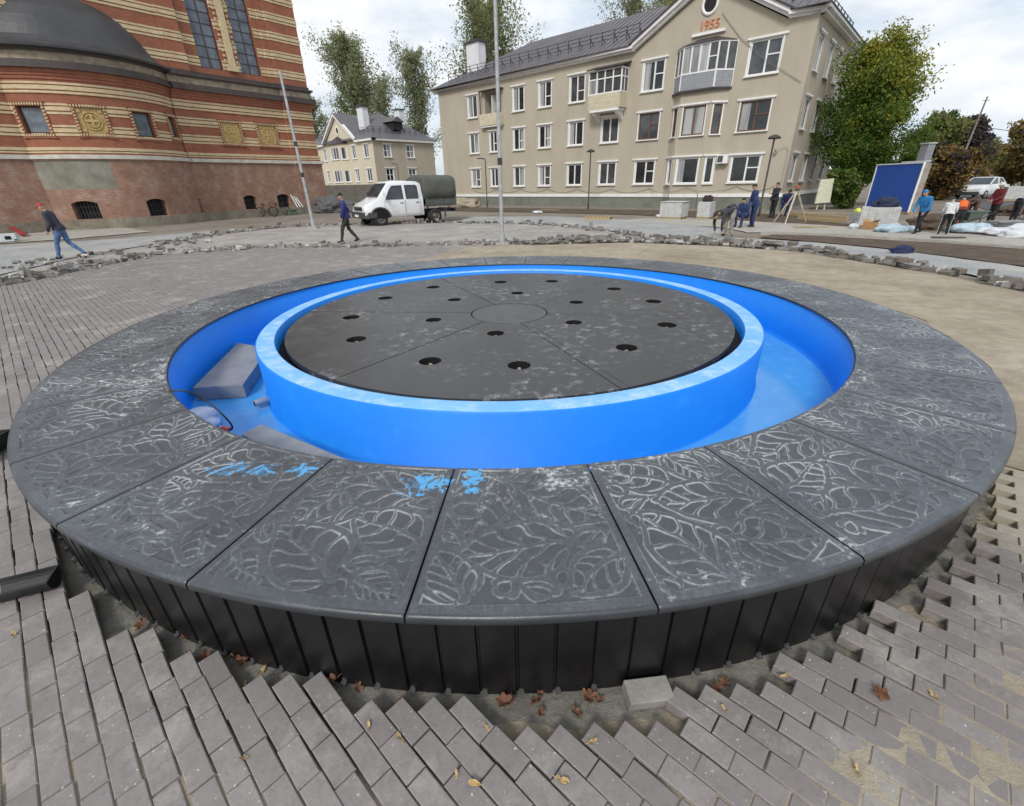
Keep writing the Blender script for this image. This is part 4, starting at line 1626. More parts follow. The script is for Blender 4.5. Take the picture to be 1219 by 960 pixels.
def window(P, parent, u0, u1, z0, z1, style='tilt', frame=None, pane=None, lintel=True, d=-.10, sill=True, mull=(0.5,), trans=None):
    fr = frame or M_PVC
    e = 0.075
    m = M()
    pbox(m, P, u0, u0 + e, z0, z1, d - .04, d + .04)
    pbox(m, P, u1 - e, u1, z0, z1, d - .04, d + .04)
    pbox(m, P, u0 + e, u1 - e, z0, z0 + e, d - .04, d + .04)
    pbox(m, P, u0 + e, u1 - e, z1 - e, z1, d - .04, d + .04)
    for q in mull:
        u = u0 + (u1 - u0) * q
        pbox(m, P, u - .045, u + .045, z0 + e, z1 - e, d - .03, d + .045)
    if trans:
        lo = u0 + (u1 - u0) * (mull[-1] if mull and trans[1] else 0) + (.045 if mull and trans[1] else e)
        zt_ = z0 + (z1 - z0) * trans[0]
        pbox(m, P, lo, u1 - e, zt_ - .03, zt_ + .03, d - .03, d + .042)
    for a, b in ((u0 - .07, u0 + .002), (u1 - .002, u1 + .07)):
        pbox(m, P, a, b, z0 - .01, z1 + .01, d, .012, 1)
    o = m.build('window', [fr, M_WHITE], parent)
    m = M()
    pbox(m, P, u0 + .03, u1 - .03, z0 + .03, z1 - .03, d - .03, d - .008)
    m.build('pane', pane or wr.choice((G_DARK, G_DARK, G_MID)), o)
    if pane is None and wr.random() < 0.6:
        m = M()
        a, b = (u0 + e, u0 + (u1 - u0) * .34) if wr.random() < .5 else (u0 + (u1 - u0) * .62, u1 - e)
        pbox(m, P, a, b, z0 + e, z1 - e, d - .006, d - .002)
        m.build('curtain', G_CURT, o)
    if lintel:
        m = M()
        pbox(m, P, u0 - .20, u1 + .22, z1 + .055, z1 + .15, 0.0, .10)
        pbox(m, P, u0 - .12, u1 + .14, z1 + .01, z1 + .053, 0.0, .05)
        m.build('lintel', M_WHITE, o)
    if sill:
        m = M()
        pbox(m, P, u0 - .10, u1 + .10, z0 - .075, z0 - .012, d, .13)
        m.build('sill', M_WHITE, o)
    return o


FO = Vector((6.38729591, 33.55856486, 0.0))
FD = Vector((0.73841305, -0.6743487, 0.0))
FN = Vector((-0.6743487, -0.73841305, 0.0))      # towards the square
S0, S1, DEP = -17.0, 13.6, 12.4


def PF(u, z, q):
    if u > S1 + 1e-6:
        return FO + FD * (S1 + q) + FN * (q - (u - S1)) + Vector((0, 0, z))
    if u > S1 - 1e-6:
        return FO + FD * (S1 + q) + FN * q + Vector((0, 0, z))
    if u < S0 - 1e-6:
        return FO + FD * (S0 - q) + FN * (q - (S0 - u)) + Vector((0, 0, z))
    if u < S0 + 1e-6:
        return FO + FD * (S0 - q) + FN * q + Vector((0, 0, z))
    return FO + FD * u + FN * q + Vector((0, 0, z))


flats = thing('apartment_building', 'beige three storey apartment house with front gable, white window trim and grey roof', 'building', tuple(FO), world=True)
R1Z, R2Z, R3Z = (1.54, 3.00), (4.30, 5.84), (7.08, 8.72)
COLS = [(-13.1, -11.97), (-10.55, -9.68), (-7.75, -6.58), (-5.02, -3.82), (-2.08, -0.78), (0.84, 2.22), (3.80, 5.27), (10.40, 12.07)]
ops = []
wl = []
for row, (z0, z1) in enumerate((R1Z, R2Z, R3Z)):
    for ci, (a, b) in enumerate(COLS):
        if row == 2 and ci in (1, 5):
            continue
        ops.append((a, b, z0, z1, .18, 0.0))
        wl.append((row, ci, a, b, z0, z1))
LOG = (-11.0, -9.1, 6.45, 8.75)
ops.append(LOG + (1.1, 0.0))
ops.append((0.9, 2.3, 6.5, 8.7, .18, 0.0))
SIDE = [(14.55, 15.55), (17.3, 18.3), (20.0, 21.0), (22.8, 23.8)]
for z0, z1 in (R1Z, R2Z, R3Z):
    for a, b in SIDE:
        ops.append((a, b, z0, z1, .18, 0.0))
ZF = [(-.3, .30, .06, 1), (.30, .70, .05, 1), (.70, .90, .10, 2), (.90, 9.42, 0, 0)]
m = M()
wall_grid(m, PF, [S0 - DEP, S0, S0 + .01, -5, 5, 9, S1 - .01, S1, S1 + DEP], ZF, ops)
# the walls' top and the gable
m.face([PF(S0, 9.42, 0), PF(S1, 9.42, 0), PF(S1 + DEP, 9.42, 0), PF(S0 - DEP, 9.42, 0)], 0)
m.prism([(3.2, 9.42), (12.1, 9.42), (7.65, 11.86)], lambda a, b, d: PF(a, b, d), 0.0, -.3, 0)
m.build('wall', [M_BEIGE, M_BASE, M_WHITE], flats)
for row, ci, a, b, z0, z1 in wl:
    kw = {}
    if ci == 7 and row == 1 or ci == 6 and row == 1:
        kw = dict(frame=M_WOODW)
    if ci in (6, 7):
        kw['mull'] = (0.55,)
        kw['trans'] = (0.55, 1)
    elif wr.random() < .4:
        kw['trans'] = (0.42, 1)
    window(PF, flats, a, b, z0, z1, **kw)
for z0, z1 in (R1Z, R2Z, R3Z):
    for a, b in SIDE:
        window(PF, flats, a, b, z0, z1)
# loggia with a pale front
m = M()
pbox(m, PF, LOG[0], LOG[1], 6.4, 8.8, -1.15, -1.05)
m.build('loggia_back', M_BEIGE, flats)
window(PF, flats, -10.1, -9.3, 6.7, 8.5, d=-1.0, lintel=False, sill=False)
m = M()
pbox(m, PF, -11.3, -8.75, 6.30, 7.15, -.05, .42, 0)
pbox(m, PF, -11.2, -8.85, 6.18, 6.30, -.05, .36, 1)
for u in (-11.22, -8.83):
    pbox(m, PF, u - .03, u + .03, 7.15, 8.8, .32, .38, 2)
pbox(m, PF, -11.3, -8.75, 8.80, 8.86, -.05, .45, 2)
m.build('balcony', [M_BALC, M_WHITE, M_ROOFB], flats)
# glazed balcony on brackets
m = M()
B0, B1, BD = 0.22, 2.75, .95
pbox(m, PF, B0 + .1, B1 - .1, 6.15, 6.30, 0.0, BD, 1)
for k in range(7):
    pbox(m, PF, B0, B1, 6.31 + k * .125, 6.31 + k * .125 + .118, BD - .04, BD + .01 + .008 * (k % 2), 0)
for u in (B0, B1):
    pbox(m, PF, u - .02, u + .02, 6.31, 7.18, 0.0, BD - .042, 0)
for u in (B0 + .35, B1 - .35):
    m.prism([(0.0, 5.60), (0.0, 6.15), (BD - .1, 6.15), (BD - .25, 5.98), (.25, 5.78)], lambda a, b, d, u=u: PF(u + d, b, a), -.12, .12, 1)
balc = m.build('balcony', [M_BALC, M_WHITE], flats)
m = M()
for k in range(5):
    u = B0 + (B1 - B0) * k / 4
    pbox(m, PF, u - .04, u + .04, 7.18, 8.55, BD - .06, BD + .01)
for z in (7.18, 8.02, 8.50):
    pbox(m, PF, B0, B1, z, z + .07, BD - .055, BD + .006)
    for u in (B0, B1):
        pbox(m, PF, u - .03, u + .03, z, z + .07, 0.0, BD - .06)
for u in (B0, B1):
    for q in (.05, .5):
        pbox(m, PF, u - .03, u + .03, 7.18, 8.55, q, q + .06)
m.build('glazing_bars', M_PVC, balc)
m = M()
pbox(m, PF, B0 + .05, B1 - .05, 7.25, 8.5, BD - .04, BD - .03, 0)
pbox(m, PF, B0 + .04, B0 + .74, 7.25, 8.02, BD - .028, BD - .02, 1)
for u in (B0, B1):
    pbox(m, PF, u - .006, u + .006, 7.25, 8.5, 0.05, BD - .05, 0)
m.build('pane', [G_MID, G_CURT], balc)
m = M()
m.hexa([PF(B0 - .15, 8.58, BD + .2), PF(B1 + .15, 8.58, BD + .2), PF(B1 + .15, 8.9, 0), PF(B0 - .15, 8.9, 0), PF(B0 - .15, 8.64, BD + .2), PF(B1 + .15, 8.64, BD + .2), PF(B1 + .15, 8.96, 0), PF(B0 - .15, 8.96, 0)])
m.build('canopy', M_ROOFB, balc)

# canted bay: three faces, two storeys, with a glazed balcony above
BAY = [(6.15, 0.0), (6.88, .62), (8.82, .62), (9.55, 0.0)]


def bay_face(i, grow=0.0):
    (a, p), (b, q) = BAY[i], BAY[i + 1]
    A = FO + FD * a + FN * p
    B = FO + FD * b + FN * q
    d = (B - A).normalized()
    nr = Vector((d.y, -d.x, 0))
    if nr.dot(FN) < 0:
        nr = -nr
    A2, B2 = A - d * grow * .41 if i else A, B
    return flat_P(A, d, nr), (B - A).length


bay_mesh = M()
bw = []
for i in range(3):
    P, L = bay_face(i)
    us = [0.0, L]
    o_ = []
    for z0, z1 in (R1Z, R2Z):
        a, b = ((.28, L - .24) if i == 1 else (.22, L - .20))
        o_.append((a, b, z0 - .02, z1 + .02, .14, 0.0))
        bw.append((P, i, a, b, z0 - .02, z1 + .02, z0))
    wall_grid(bay_mesh, P, us, [(-.3, .70, .04, 1), (.70, .90, .07, 2), (.90, 6.62, 0, 0)], o_)
bay_mesh.face([PF(a, 6.62, q) for a, q in BAY], 0)
bay_mesh.build('bay', [M_BEIGE, M_BASE, M_WHITE], flats)
for P, i, a, b, z0, z1, zz_ in bw:
    window(P, flats, a, b, z0, z1, mull=(0.5,) if (i == 1 and zz_ > 4) else ((0.5,) if i == 1 and False else ()), frame=M_WOODW if zz_ > 4 else None, d=-.08, pane=(G_CURT if i == 1 and zz_ > 4 else None), trans=None)
bg = M()
gl = M()
pn = M()
BB = [(6.02, -.02), (6.80, .78), (8.90, .78), (9.68, -.02)]
for i in range(3):
    (a, p), (b, q) = BB[i], BB[i + 1]
    A, B = FO + FD * a + FN * p, FO + FD * b + FN * q
    d = (B - A).normalized()
    nr = Vector((d.y, -d.x, 0))
    if nr.dot(FN) < 0:
        nr = -nr
    P, L = flat_P(A, d, nr), (B - A).length
    for k in range(8):
        pbox(bg, P, .03, L - .03, 6.70 + k * .10, 6.70 + k * .10 + .094, -.05, .0 + .006 * (k % 2), 0)
    pbox(bg, P, 0, L, 6.58, 6.695, -.06, .05, 1)
    nb_ = 4 if i == 1 else 2
    for k in range(nb_ + 1):
        u = L * k / nb_
        pbox(gl, P, max(0, u - .045), min(L, u + .045), 7.50 if 0 < k < nb_ else 6.7, 8.92, -.05, .02)
    for z in (7.50, 8.86):
        pbox(gl, P, 0, L, z, z + .075, -.048, .025)
    if i == 1:
        pbox(gl, P, L * .75, L - .04, 8.2, 8.25, -.04, .018)
    pbox(pn, P, .03, L - .03, 7.57, 8.86, -.03, -.015, 1 if i == 1 else 0)
    if i == 1:
        pbox(pn, P, L * .76, L - .05, 7.57, 8.86, -.014, -.008, 0)
bgo = bg.build('bay_balcony', [M_SIDING, M_ROOFB], flats)
gl.build('glazing_bars', M_PVC, bgo)
pn.build('pane', [G_MID, G_CURT], bgo)
m = M()
top = [PF(a, 8.94, q + .12) for a, q in BB]
peak = [PF(7.3, 9.32, -.02), PF(8.4, 9.32, -.02)]
m.face([top[0], top[1], peak[0]])
m.face([top[1], top[2], peak[1], peak[0]])
m.face([top[2], top[3], peak[1]])
m.face(top[::-1])
m.build('canopy', M_ROOFB, bgo)

# white eaves, raking boards of the gable
m = M()


def eave_box(u0, u1, z0=9.38, z1=9.66):
    pbox(m, PF, u0, u1, z0, z0 + .12, 0.0, .30)
    pbox(m, PF, u0, u1, z0 + .12, z1, 0.0, .50)


eave_box(S0 - .5, 3.1)
eave_box(12.2, S1 + .5)
for (a, b) in ((S1, S1 + DEP),):
    pbox(m, PF, a + .01, b, 9.38, 9.50, 0.0, .30)
    pbox(m, PF, a + .01, b, 9.50, 9.66, 0.0, .50)
pbox(m, PF, S0 - DEP, S0 - .01, 9.38, 9.66, 0.0, .5)
for (ua, za, ub, zb) in ((3.05, 9.40, 7.65, 11.93), (12.25, 9.40, 7.65, 11.93)):
    for dz, q, t in ((0.0, .30, .16), (.16, .50, .22)):
        m.hexa([PF(ua, za + dz, q), PF(ub, zb + dz, q), PF(ub, zb + dz, 0), PF(ua, za + dz, 0), PF(ua, za + dz + t, q), PF(ub, zb + dz + t, q), PF(ub, zb + dz + t, 0), PF(ua, za + dz + t, 0)])
m.build('eaves', M_WHITE, flats)
# roof: hipped at the left, cross gable over the bay
RZ, EZ, OV = 13.15, 9.68, .55
H = DEP / 2
m = M()


def fp(u, back, z):
    return FO + FD * u + FN * (-back) + Vector((0, 0, z))


hipL, hipR = S0 - OV + H + OV, S1 + OV - H - OV
e = [(S0 - OV, -OV), (S1 + OV, -OV), (S1 + OV, DEP + OV), (S0 - OV, DEP + OV)]
E4 = [fp(u, b, EZ) for u, b in e]
rl, rr_ = fp(hipL, H, RZ), fp(hipR, H, RZ)
m.face([E4[1], E4[2], rr_], 0)
m.face([E4[2], E4[3], rl, rr_], 0)
m.face([E4[3], E4[0], rl], 0)
gz = 12.34
sl_ = (RZ - EZ) / (H + OV)
gb_ = (gz - EZ) / sl_ - OV
g0, g1, gt = fp(2.85, -OV, EZ + .02), fp(12.45, -OV, EZ + .02), fp(7.65, -OV, gz)
gbk = fp(7.65, gb_, gz)
n0, n1, nb = fp(2.85, -OV, EZ), fp(12.45, -OV, EZ), fp(7.65, gb_, gz - .02)
m.face([E4[0], n0, nb, rl], 0)
m.face([n1, E4[1], rr_, nb], 0)
m.face([nb, rr_, rl], 0)
for a, b in ((E4[0], n0), (n1, E4[1]), (E4[1], E4[2]), (E4[2], E4[3]), (E4[3], E4[0])):
    dz_ = Vector((0, 0, .05))
    m.face([a - dz_, b - dz_, b, a], 1)
for a, b in ((g0, gt), (gt, g1)):
    pts = [a, b]
    m.face([g0, gt, gbk] if a == g0 else [gt, g1, gbk], 0)
    m.hexa([a + Vector((0, 0, -.05)) - FN * .02, b + Vector((0, 0, -.05)) - FN * .02, b + Vector((0, 0, -.05)) + FN * .03, a + Vector((0, 0, -.05)) + FN * .03, a + Vector((0, 0, .04)) - FN * .02, b + Vector((0, 0, .04)) - FN * .02, b + Vector((0, 0, .04)) + FN * .03, a + Vector((0, 0, .04)) + FN * .03], 1)
# standing seams
for k in range(1, 62):
    u = S0 + k * .5
    if u > S1:
        break
    t = 1.0
    if u < hipL:
        t = (u - (S0 - OV)) / (H + OV)
    if u > hipR:
        t = min(t, ((S1 + OV) - u) / (H + OV))
    b0 = -OV
    if 2.9 < u < 12.4:
        gq = gz - (abs(u - 7.65) / 4.8) * (gz - EZ)
        b0 = (gq - EZ) / sl_ - OV + .05
    b1 = -OV + t * (H + OV) - .05
    if b1 > b0 + .3:
        m.bar(fp(u, b0, EZ + (b0 + OV) * sl_ + .012), fp(u, b1, EZ + (b1 + OV) * sl_ + .012), .03, .03, 0)
m.build('roof', [M_TILE, M_ROOFB], flats)


def guard(parent, fn, u0, u1, step=.95):
    """A snow guard along a roof edge: brackets with two rails."""
    m = M()
    n = max(2, int(abs(u1 - u0) / step))
    for k in range(n + 1):
        u = u0 + (u1 - u0) * k / n
        m.bar(fn(u, .55, .0), fn(u, .50, .78), .055)
        m.bar(fn(u, .95, .0), fn(u, .50, .55), .04)
    for h in (.30, .52, .74):
        m.bar(fn(u0, .52, h), fn(u1, .52, h), .032)
    m.build('snow_guard', M_ROOFB, parent)


guard(flats, lambda u, b, h: fp(u, b, EZ + (b + OV) * sl_ + h), S0 + 1.0, 3.0)
guard(flats, lambda u, b, h: fp(u, b, EZ + (b + OV) * sl_ + h), 12.0, S1 - .2)
guard(flats, lambda u, b, h: FO + FD * (S1 + OV - .0 - (b + .55) + 0.0) + FN * (-u) + Vector((0, 0, EZ + (b + .55) * sl_ + h)), 0.6, 11.0)
# chimneys
for (u, b) in ((-13.9, 2.1),):
    m = M()
    c = fp(u, b, 0)
    pz = Matrix.Rotation(atan2(FD.y, FD.x), 3, 'Z')
    m.box((c.x, c.y, 11.5), (1.5, .9, 2.8), 0, R=pz)
    m.box((c.x, c.y, 12.95), (1.75, 1.15, .10), 1, R=pz)
    m.box((c.x, c.y, 13.08), (1.3, .7, .16), 1, R=pz)
    m.build('chimney', [M_CHIM, M_ROOFB], flats)
# oval gable window, year and shelf
m = M()
rows = []
for rr2, dd in ((1.0, 0.0), (1.0, .07), (.78, .08), (.70, .02)):
    rows.append([PF(7.72 + .50 * rr2 * cos(2 * pi * j / 28), 10.92 + .56 * rr2 * sin(2 * pi * j / 28), dd) for j in range(28)])
m.grid(rows, 0, True, True)
o = m.build('oval_window', M_WHITE, flats)
m = M()
m.face([PF(7.72 + .36 * cos(2 * pi * j / 28), 10.92 + .40 * sin(2 * pi * j / 28), .012) for j in range(28)])
m.build('pane', M_DARKOPEN, o)
m = M()
pbox(m, PF, 6.9, 8.85, 9.46, 9.60, 0.0, .16)
m.build('shelf', M_WHITE, flats)
tcu = bpy.data.curves.new('year', 'FONT')
tcu.body = "1955"
tcu.size = .62
tcu.extrude = .03
tcu.align_x = 'CENTER'
tob = bpy.data.objects.new('year', tcu)
COL.objects.link(tob)
bpy.context.view_layer.update()
tme = bpy.data.meshes.new_from_object(tob)
COL.objects.unlink(tob)
bpy.data.objects.remove(tob)
yr = bpy.data.objects.new('year_number', tme)
tme.materials.clear()
tme.materials.append(mat('orange_brick_figures', (0.62, 0.20, 0.08), 0.8, (0.50, 0.15, 0.06), 8))
COL.objects.link(yr)
yr.parent = flats
pp = PF(7.85, 9.73, .03)
yr.matrix_local = Matrix.Translation(pp - FO) @ Matrix(((FD.x, 0, FN.x, 0), (FD.y, 0, FN.y, 0), (0, 1, 0, 0), (0, 0, 0, 1)))
# air conditioner, cables and downpipe
m = M()
pbox(m, PF, 9.62, 10.25, 2.62, 3.12, .08, .38, 0)
pbox(m, PF, 9.66, 10.0, 2.68, 3.06, .38, .395, 1)
for u in (9.7, 10.15):
    pbox(m, PF, u, u + .04, 2.56, 2.62, 0.0, .36, 1)
tag(m.build('air_conditioner', [M_PVC, G_MID], org=tuple(PF(9.9, 2.6, .2)), bevel=.01), 'white air conditioner box on the beige wall beside a ground floor window', 'air conditioner')
m = M()
for k in range(9):
    a, b = -13 + k * 3.0, -10 + k * 3.0
    if b > 13:
        b = 13.2
    m.tube([PF(a + (b - a) * t, 1.28 - 1.1 * t * (1 - t) + .04 * sin(k), .05 if not 5.6 < a + (b - a) * t < 9.9 else .72) for t in np.linspace(0, 1, 9)], .012, 5)
M_CABLE = mat('grey_cable', (0.20, 0.185, 0.165), 0.7)
m.build('slack_cable', M_CABLE, flats)
for dz_, rad in ((0.0, .009), (.06, .006)):
    m = M()
    m.tube([PF(8.5, 10.3 + dz_, .04), PF(9.8, 8.9 + dz_, .04), PF(11.5, 7.6 + dz_, .05), PF(13.4, 6.4 + dz_, .04)], rad, 5)
    m.build('facade_cable', M_CABLE, flats)
m = M()
pbox(m, PF, 12.84, 12.90, 3.0, 3.15, 0, .20)
m.tube([PF(12.87, 3.25, .25), PF(13.35, 3.4, .12), PF(13.5, 3.2, .06), PF(13.5, 1.0, .06)], .014, 6)
m.ball(PF(12.87, 3.22, .25), .07)
m.build('wall_lamp', M_SIDING, flats)

# ------------------------------------------------------------------ the small house behind
K2 = 1.19
HC = CAM + (Vector((-14.74104857, 52.34243492, 6.6)) - CAM) * K2
HC = Vector((HC.x, HC.y, 0))
HA = Vector((-cos(radians(-43.1)), -sin(radians(-43.1)), 0))       # left along the gabled front
HB = Vector((cos(radians(45.5)), sin(radians(45.5)), 0))            # right along the end wall
HB = Vector((HA.y, -HA.x, 0)) if Vector((HA.y, -HA.x, 0)).x > 0 else Vector((-HA.y, HA.x, 0))
LA, LB = 17.5, 10.2


def PH(u, z, q):
    """u < 0 runs left along the front, u > 0 right along the end wall."""
    if u < -1e-6:
        return HC + HA * (-u) - HB * q + Vector((0, 0, z))
    if u < 1e-6:
        return HC - HA * q - HB * q + Vector((0, 0, z))
    return HC + HB * u - HA * q + Vector((0, 0, z))


def hz(z66):
    return CAM.z + (z66 - CAM.z) * K2


house = thing('apartment_building', 'small pale two storey house with pointed gable, seen between the church and the truck', 'building', tuple(HC), world=True)
EZ2 = hz(6.6)
w2, w1 = (hz(4.74), hz(6.02)), (hz(2.3), hz(3.58))
fr = [(-2.36, -1.16), (-5.40, -4.40), (-13.6, -12.8), (-16.6, -15.7)]
en = [(1.57, 2.73), (5.31, 6.55)]
ops = []
for z0, z1 in (w1, w2):
    for a, b in fr + en:
        ops.append((a, b, z0, z1, .18, 0.0))
m = M()
wall_grid(m, PH, [-LA, -12, -6, -.02, 0.0, .02, LB], [(-.5, 1.4, .05, 1), (1.4, EZ2 - .25, 0, 0)], ops, lambda u, z, mi: (2 if u > 0 and mi == 0 else mi))
gA, gB, gPk = -12.8, -4.0, -8.4
m.prism([(gA, EZ2 - .26), (gB, EZ2 - .26), (gPk, hz(9.2))], lambda a, b, d: PH(a, b, d), 0.0, -.3, 0)
m.face([PH(-LA, EZ2 - .25, 0), PH(0, EZ2 - .25, 0), PH(LB, EZ2 - .25, 0), PH(-LA, EZ2 - .25, -LB)], 0)
m.face([PH(-LA, -.5, 0), PH(-LA, -.5, -LB), PH(-LA, EZ2 - .25, -LB), PH(-LA, EZ2 - .25, 0)], 0)
m.build('wall', [M_BEIGE2, M_BASE, M_BEIGE], house)
for z0, z1 in (w1, w2):
    for a, b in fr + en:
        window(PH, house, a, b, z0, z1, trans=(0.5, 0) if a > 0 else None)
# bay with a little roof
m = M()
BY = [(-10.9, 0.0), (-10.0, .9), (-7.3, .9), (-6.4, 0.0)]
for i in range(3):
    (a, p), (b, q) = BY[i], BY[i + 1]
    A, B = PH(a, 0, p), PH(b, 0, q)
    d = (B - A).normalized()
    nr = Vector((d.y, -d.x, 0))
    if nr.dot(-HB) < 0:
        nr = -nr
    P, L = flat_P(A, d, nr), (B - A).length
    oo = [(.25, L - .25, z0, z1, .15, 0.0) for z0, z1 in (w1, w2)]
    wall_grid(m, P, [0, L], [(-.5, EZ2 - .3, 0, 0)], oo)
    for z0, z1 in (w1, w2):
        window(P, house, .25, L - .25, z0, z1, lintel=False, mull=(.33, .66) if i == 1 else (), d=-.08)
m.face([PH(a, EZ2 - .3, q) for a, q in BY], 0)
m.build('bay', M_BEIGE2, house)
m = M()
tp = [PH(a, EZ2 - .28, q * 1.25 + .05) for a, q in ((-11.1, 0), (-10.1, .9), (-7.2, .9), (-6.2, 0))]
pk = PH(-8.65, EZ2 + .75, .05)
for k in range(3):
    m.face([tp[k], tp[k + 1], pk])
m.face(tp[::-1])
m.build('bay_roof', M_ROOFB, house)
m = M()
for a, b in ((-LA, gA - .1), (gB + .1, 0.4), (0.41, LB)):
    pbox(m, PH, a, b if a != gB + .1 else 0.0, EZ2 - .30, EZ2 + .02, 0.0, .42)
for ua in (gA - .2, gB + .2):
    m.hexa([PH(ua, EZ2 - .2, .45), PH(gPk, hz(9.2) + .05, .45), PH(gPk, hz(9.2) + .05, 0), PH(ua, EZ2 - .2, 0), PH(ua, EZ2 + .1, .45), PH(gPk, hz(9.2) + .38, .45), PH(gPk, hz(9.2) + .38, 0), PH(ua, EZ2 + .1, 0)])
m.build('eaves', M_WHITE, house)
m = M()
ov = .5
RZ2 = EZ2 + 3.5
q0, q1, q2, q3 = PH(-LA, EZ2, ov), HC - HA * ov - HB * ov + Vector((0, 0, EZ2)), HC + HB * (LB + ov) - HA * ov + Vector((0, 0, EZ2)), HC + HB * (LB + ov) + HA * LA + Vector((0, 0, EZ2))
ra = HC + HB * (LB / 2) + HA * (LB / 2) + Vector((0, 0, RZ2))
rb = HC + HB * (LB / 2) + HA * LA + Vector((0, 0, RZ2))
m.face([q0, q1, ra, rb], 0)
m.face([q1, q2, ra], 0)
m.face([q2, q3, rb, ra], 0)
m.face([q0, rb, q3], 0)
pkz = hz(9.2) + .4
f0, f1, ft = PH(gA - .3, EZ2, ov), PH(gB + .3, EZ2, ov), PH(gPk, pkz, ov)
fb = PH(gPk, pkz, -((pkz - EZ2) / 3.5 * (LB / 2 + ov) - ov))
m.face([f0, ft, fb], 0)
m.face([ft, f1, fb], 0)
rf = m.build('roof', [M_TILE, M_ROOFB], house)
s2 = 3.5 / (LB / 2 + ov)
guard(house, lambda u, b, h: PH(u, EZ2 + (b + ov) * s2 + h, -b), -3.6, -.5)
guard(house, lambda u, b, h: PH(u, EZ2 + (b + ov) * s2 + h, -b), -LA, gA - .6)
guard(house, lambda u, b, h: HC + HB * u + HA * b + Vector((0, 0, EZ2 + (b + ov) * s2 + h)), .8, LB - .6)
m = M()
pz = Matrix.Rotation(atan2(HA.y, HA.x), 3, 'Z')
c = HC + HA * 4.9 + HB * 2.2
m.box((c.x, c.y, EZ2 + 2.2), (1.4, .9, 3.6), 0, R=pz)
m.box((c.x, c.y, EZ2 + 4.1), (1.8, 1.3, .15), 1, R=pz)
m.build('chimney', [M_CHIM, M_ROOFB], rf)
m = M()
c = HC + HA * 4.0 + HB * 7.6
m.box((c.x, c.y, EZ2 + 3.0), (1.2, .9, 2.0), 0, R=pz)
m.box((c.x, c.y, EZ2 + 4.05), (1.5, 1.2, .12), 1, R=pz)
m.build('chimney', [M_CHIM, M_ROOFB], rf)
m = M()
c = HC + HB * 4.9 + HA * 1.6
m.box((c.x, c.y, EZ2 + 1.7), (1.6, 1.5, 1.0), 1, R=pz)
m.prism([(-1.0, 2.15), (1.0, 2.15), (0, 2.75)], lambda a, b, d: c + HB * a + HA * d + Vector((0, 0, EZ2 + b)), -.95, 1.6, 0)
m.build('dormer', [M_TILE, M_DARKOPEN], rf)
m = M()
m.face([PH(gPk - .1 + .32 * cos(2 * pi * j / 16), hz(7.77) + .40 * sin(2 * pi * j / 16), .02) for j in range(16)])
for j in range(16):
    a, b = 2 * pi * j / 16, 2 * pi * (j + 1) / 16
    m.prism([(gPk - .1 + r_ * cos(t), hz(7.77) + r_ * 1.25 * sin(t)) for r_, t in ((.30, a), (.30, b), (.44, b), (.44, a))], lambda x, y, d: PH(x, y, d), .06, 0.0, 1)
m.build('oval_window', [M_DARKOPEN, M_WHITE], house)
# ------------------------------------------------------------------ trees
def leafmat(name, a, b2, c):
    m, nt, b = nodes_of(name)
    oi = noise_fac(nt, 0.9, 5, 0.7)
    col = ramp(nt, oi, [(0.3, a), (0.5, b2), (0.72, c)])
    nt.links.new(col, b.inputs['Base Color'])
    b.inputs['Roughness'].default_value = 0.6
    b.inputs['Specular IOR Level'].default_value = 0.3
    tr = nt.nodes.new('ShaderNodeBsdfTranslucent')
    nt.links.new(col, tr.inputs[0])
    mx = N(nt, 'ShaderNodeMixShader')
    mx.inputs[0].default_value = 0.38
    nt.links.new(b.outputs[0], mx.inputs[1])
    nt.links.new(tr.outputs[0], mx.inputs[2])
    nt.links.new(mx.outputs[0], nt.nodes['Material Output'].inputs[0])
    return m


L_POP = leafmat('poplar_leaves', (0.15, 0.185, 0.085), (0.24, 0.275, 0.125), (0.34, 0.36, 0.17))  # greens lightened to paint in the haze of distance
L_BIR = leafmat('thin_leaves', (0.20, 0.215, 0.125), (0.29, 0.30, 0.18), (0.38, 0.375, 0.23))  # distance haze is mixed into these pale tones as well
L_GRN = leafmat('green_leaves', (0.042, 0.092, 0.016), (0.095, 0.165, 0.026), (0.165, 0.225, 0.036))
L_YEL = leafmat('yellowing_leaves', (0.15, 0.19, 0.028), (0.28, 0.29, 0.042), (0.42, 0.36, 0.055))
L_PUR = leafmat('purple_leaves', (0.045, 0.035, 0.035), (0.075, 0.060, 0.055), (0.10, 0.09, 0.07))
L_ORG = leafmat('rusty_leaves', (0.17, 0.105, 0.04), (0.26, 0.165, 0.055), (0.30, 0.22, 0.08))
L_OLV = leafmat('olive_leaves', (0.11, 0.13, 0.045), (0.19, 0.20, 0.07), (0.28, 0.25, 0.095))
M_BARK = mat('bark', (0.14, 0.115, 0.09), 0.95, (0.07, 0.058, 0.046), 8, 0.9, bmp=0.6, bscale=20)
M_BARKL = mat('pale_bark', (0.30, 0.28, 0.25), 0.95, (0.13, 0.12, 0.105), 5, 0.9, bmp=0.4, bscale=20)


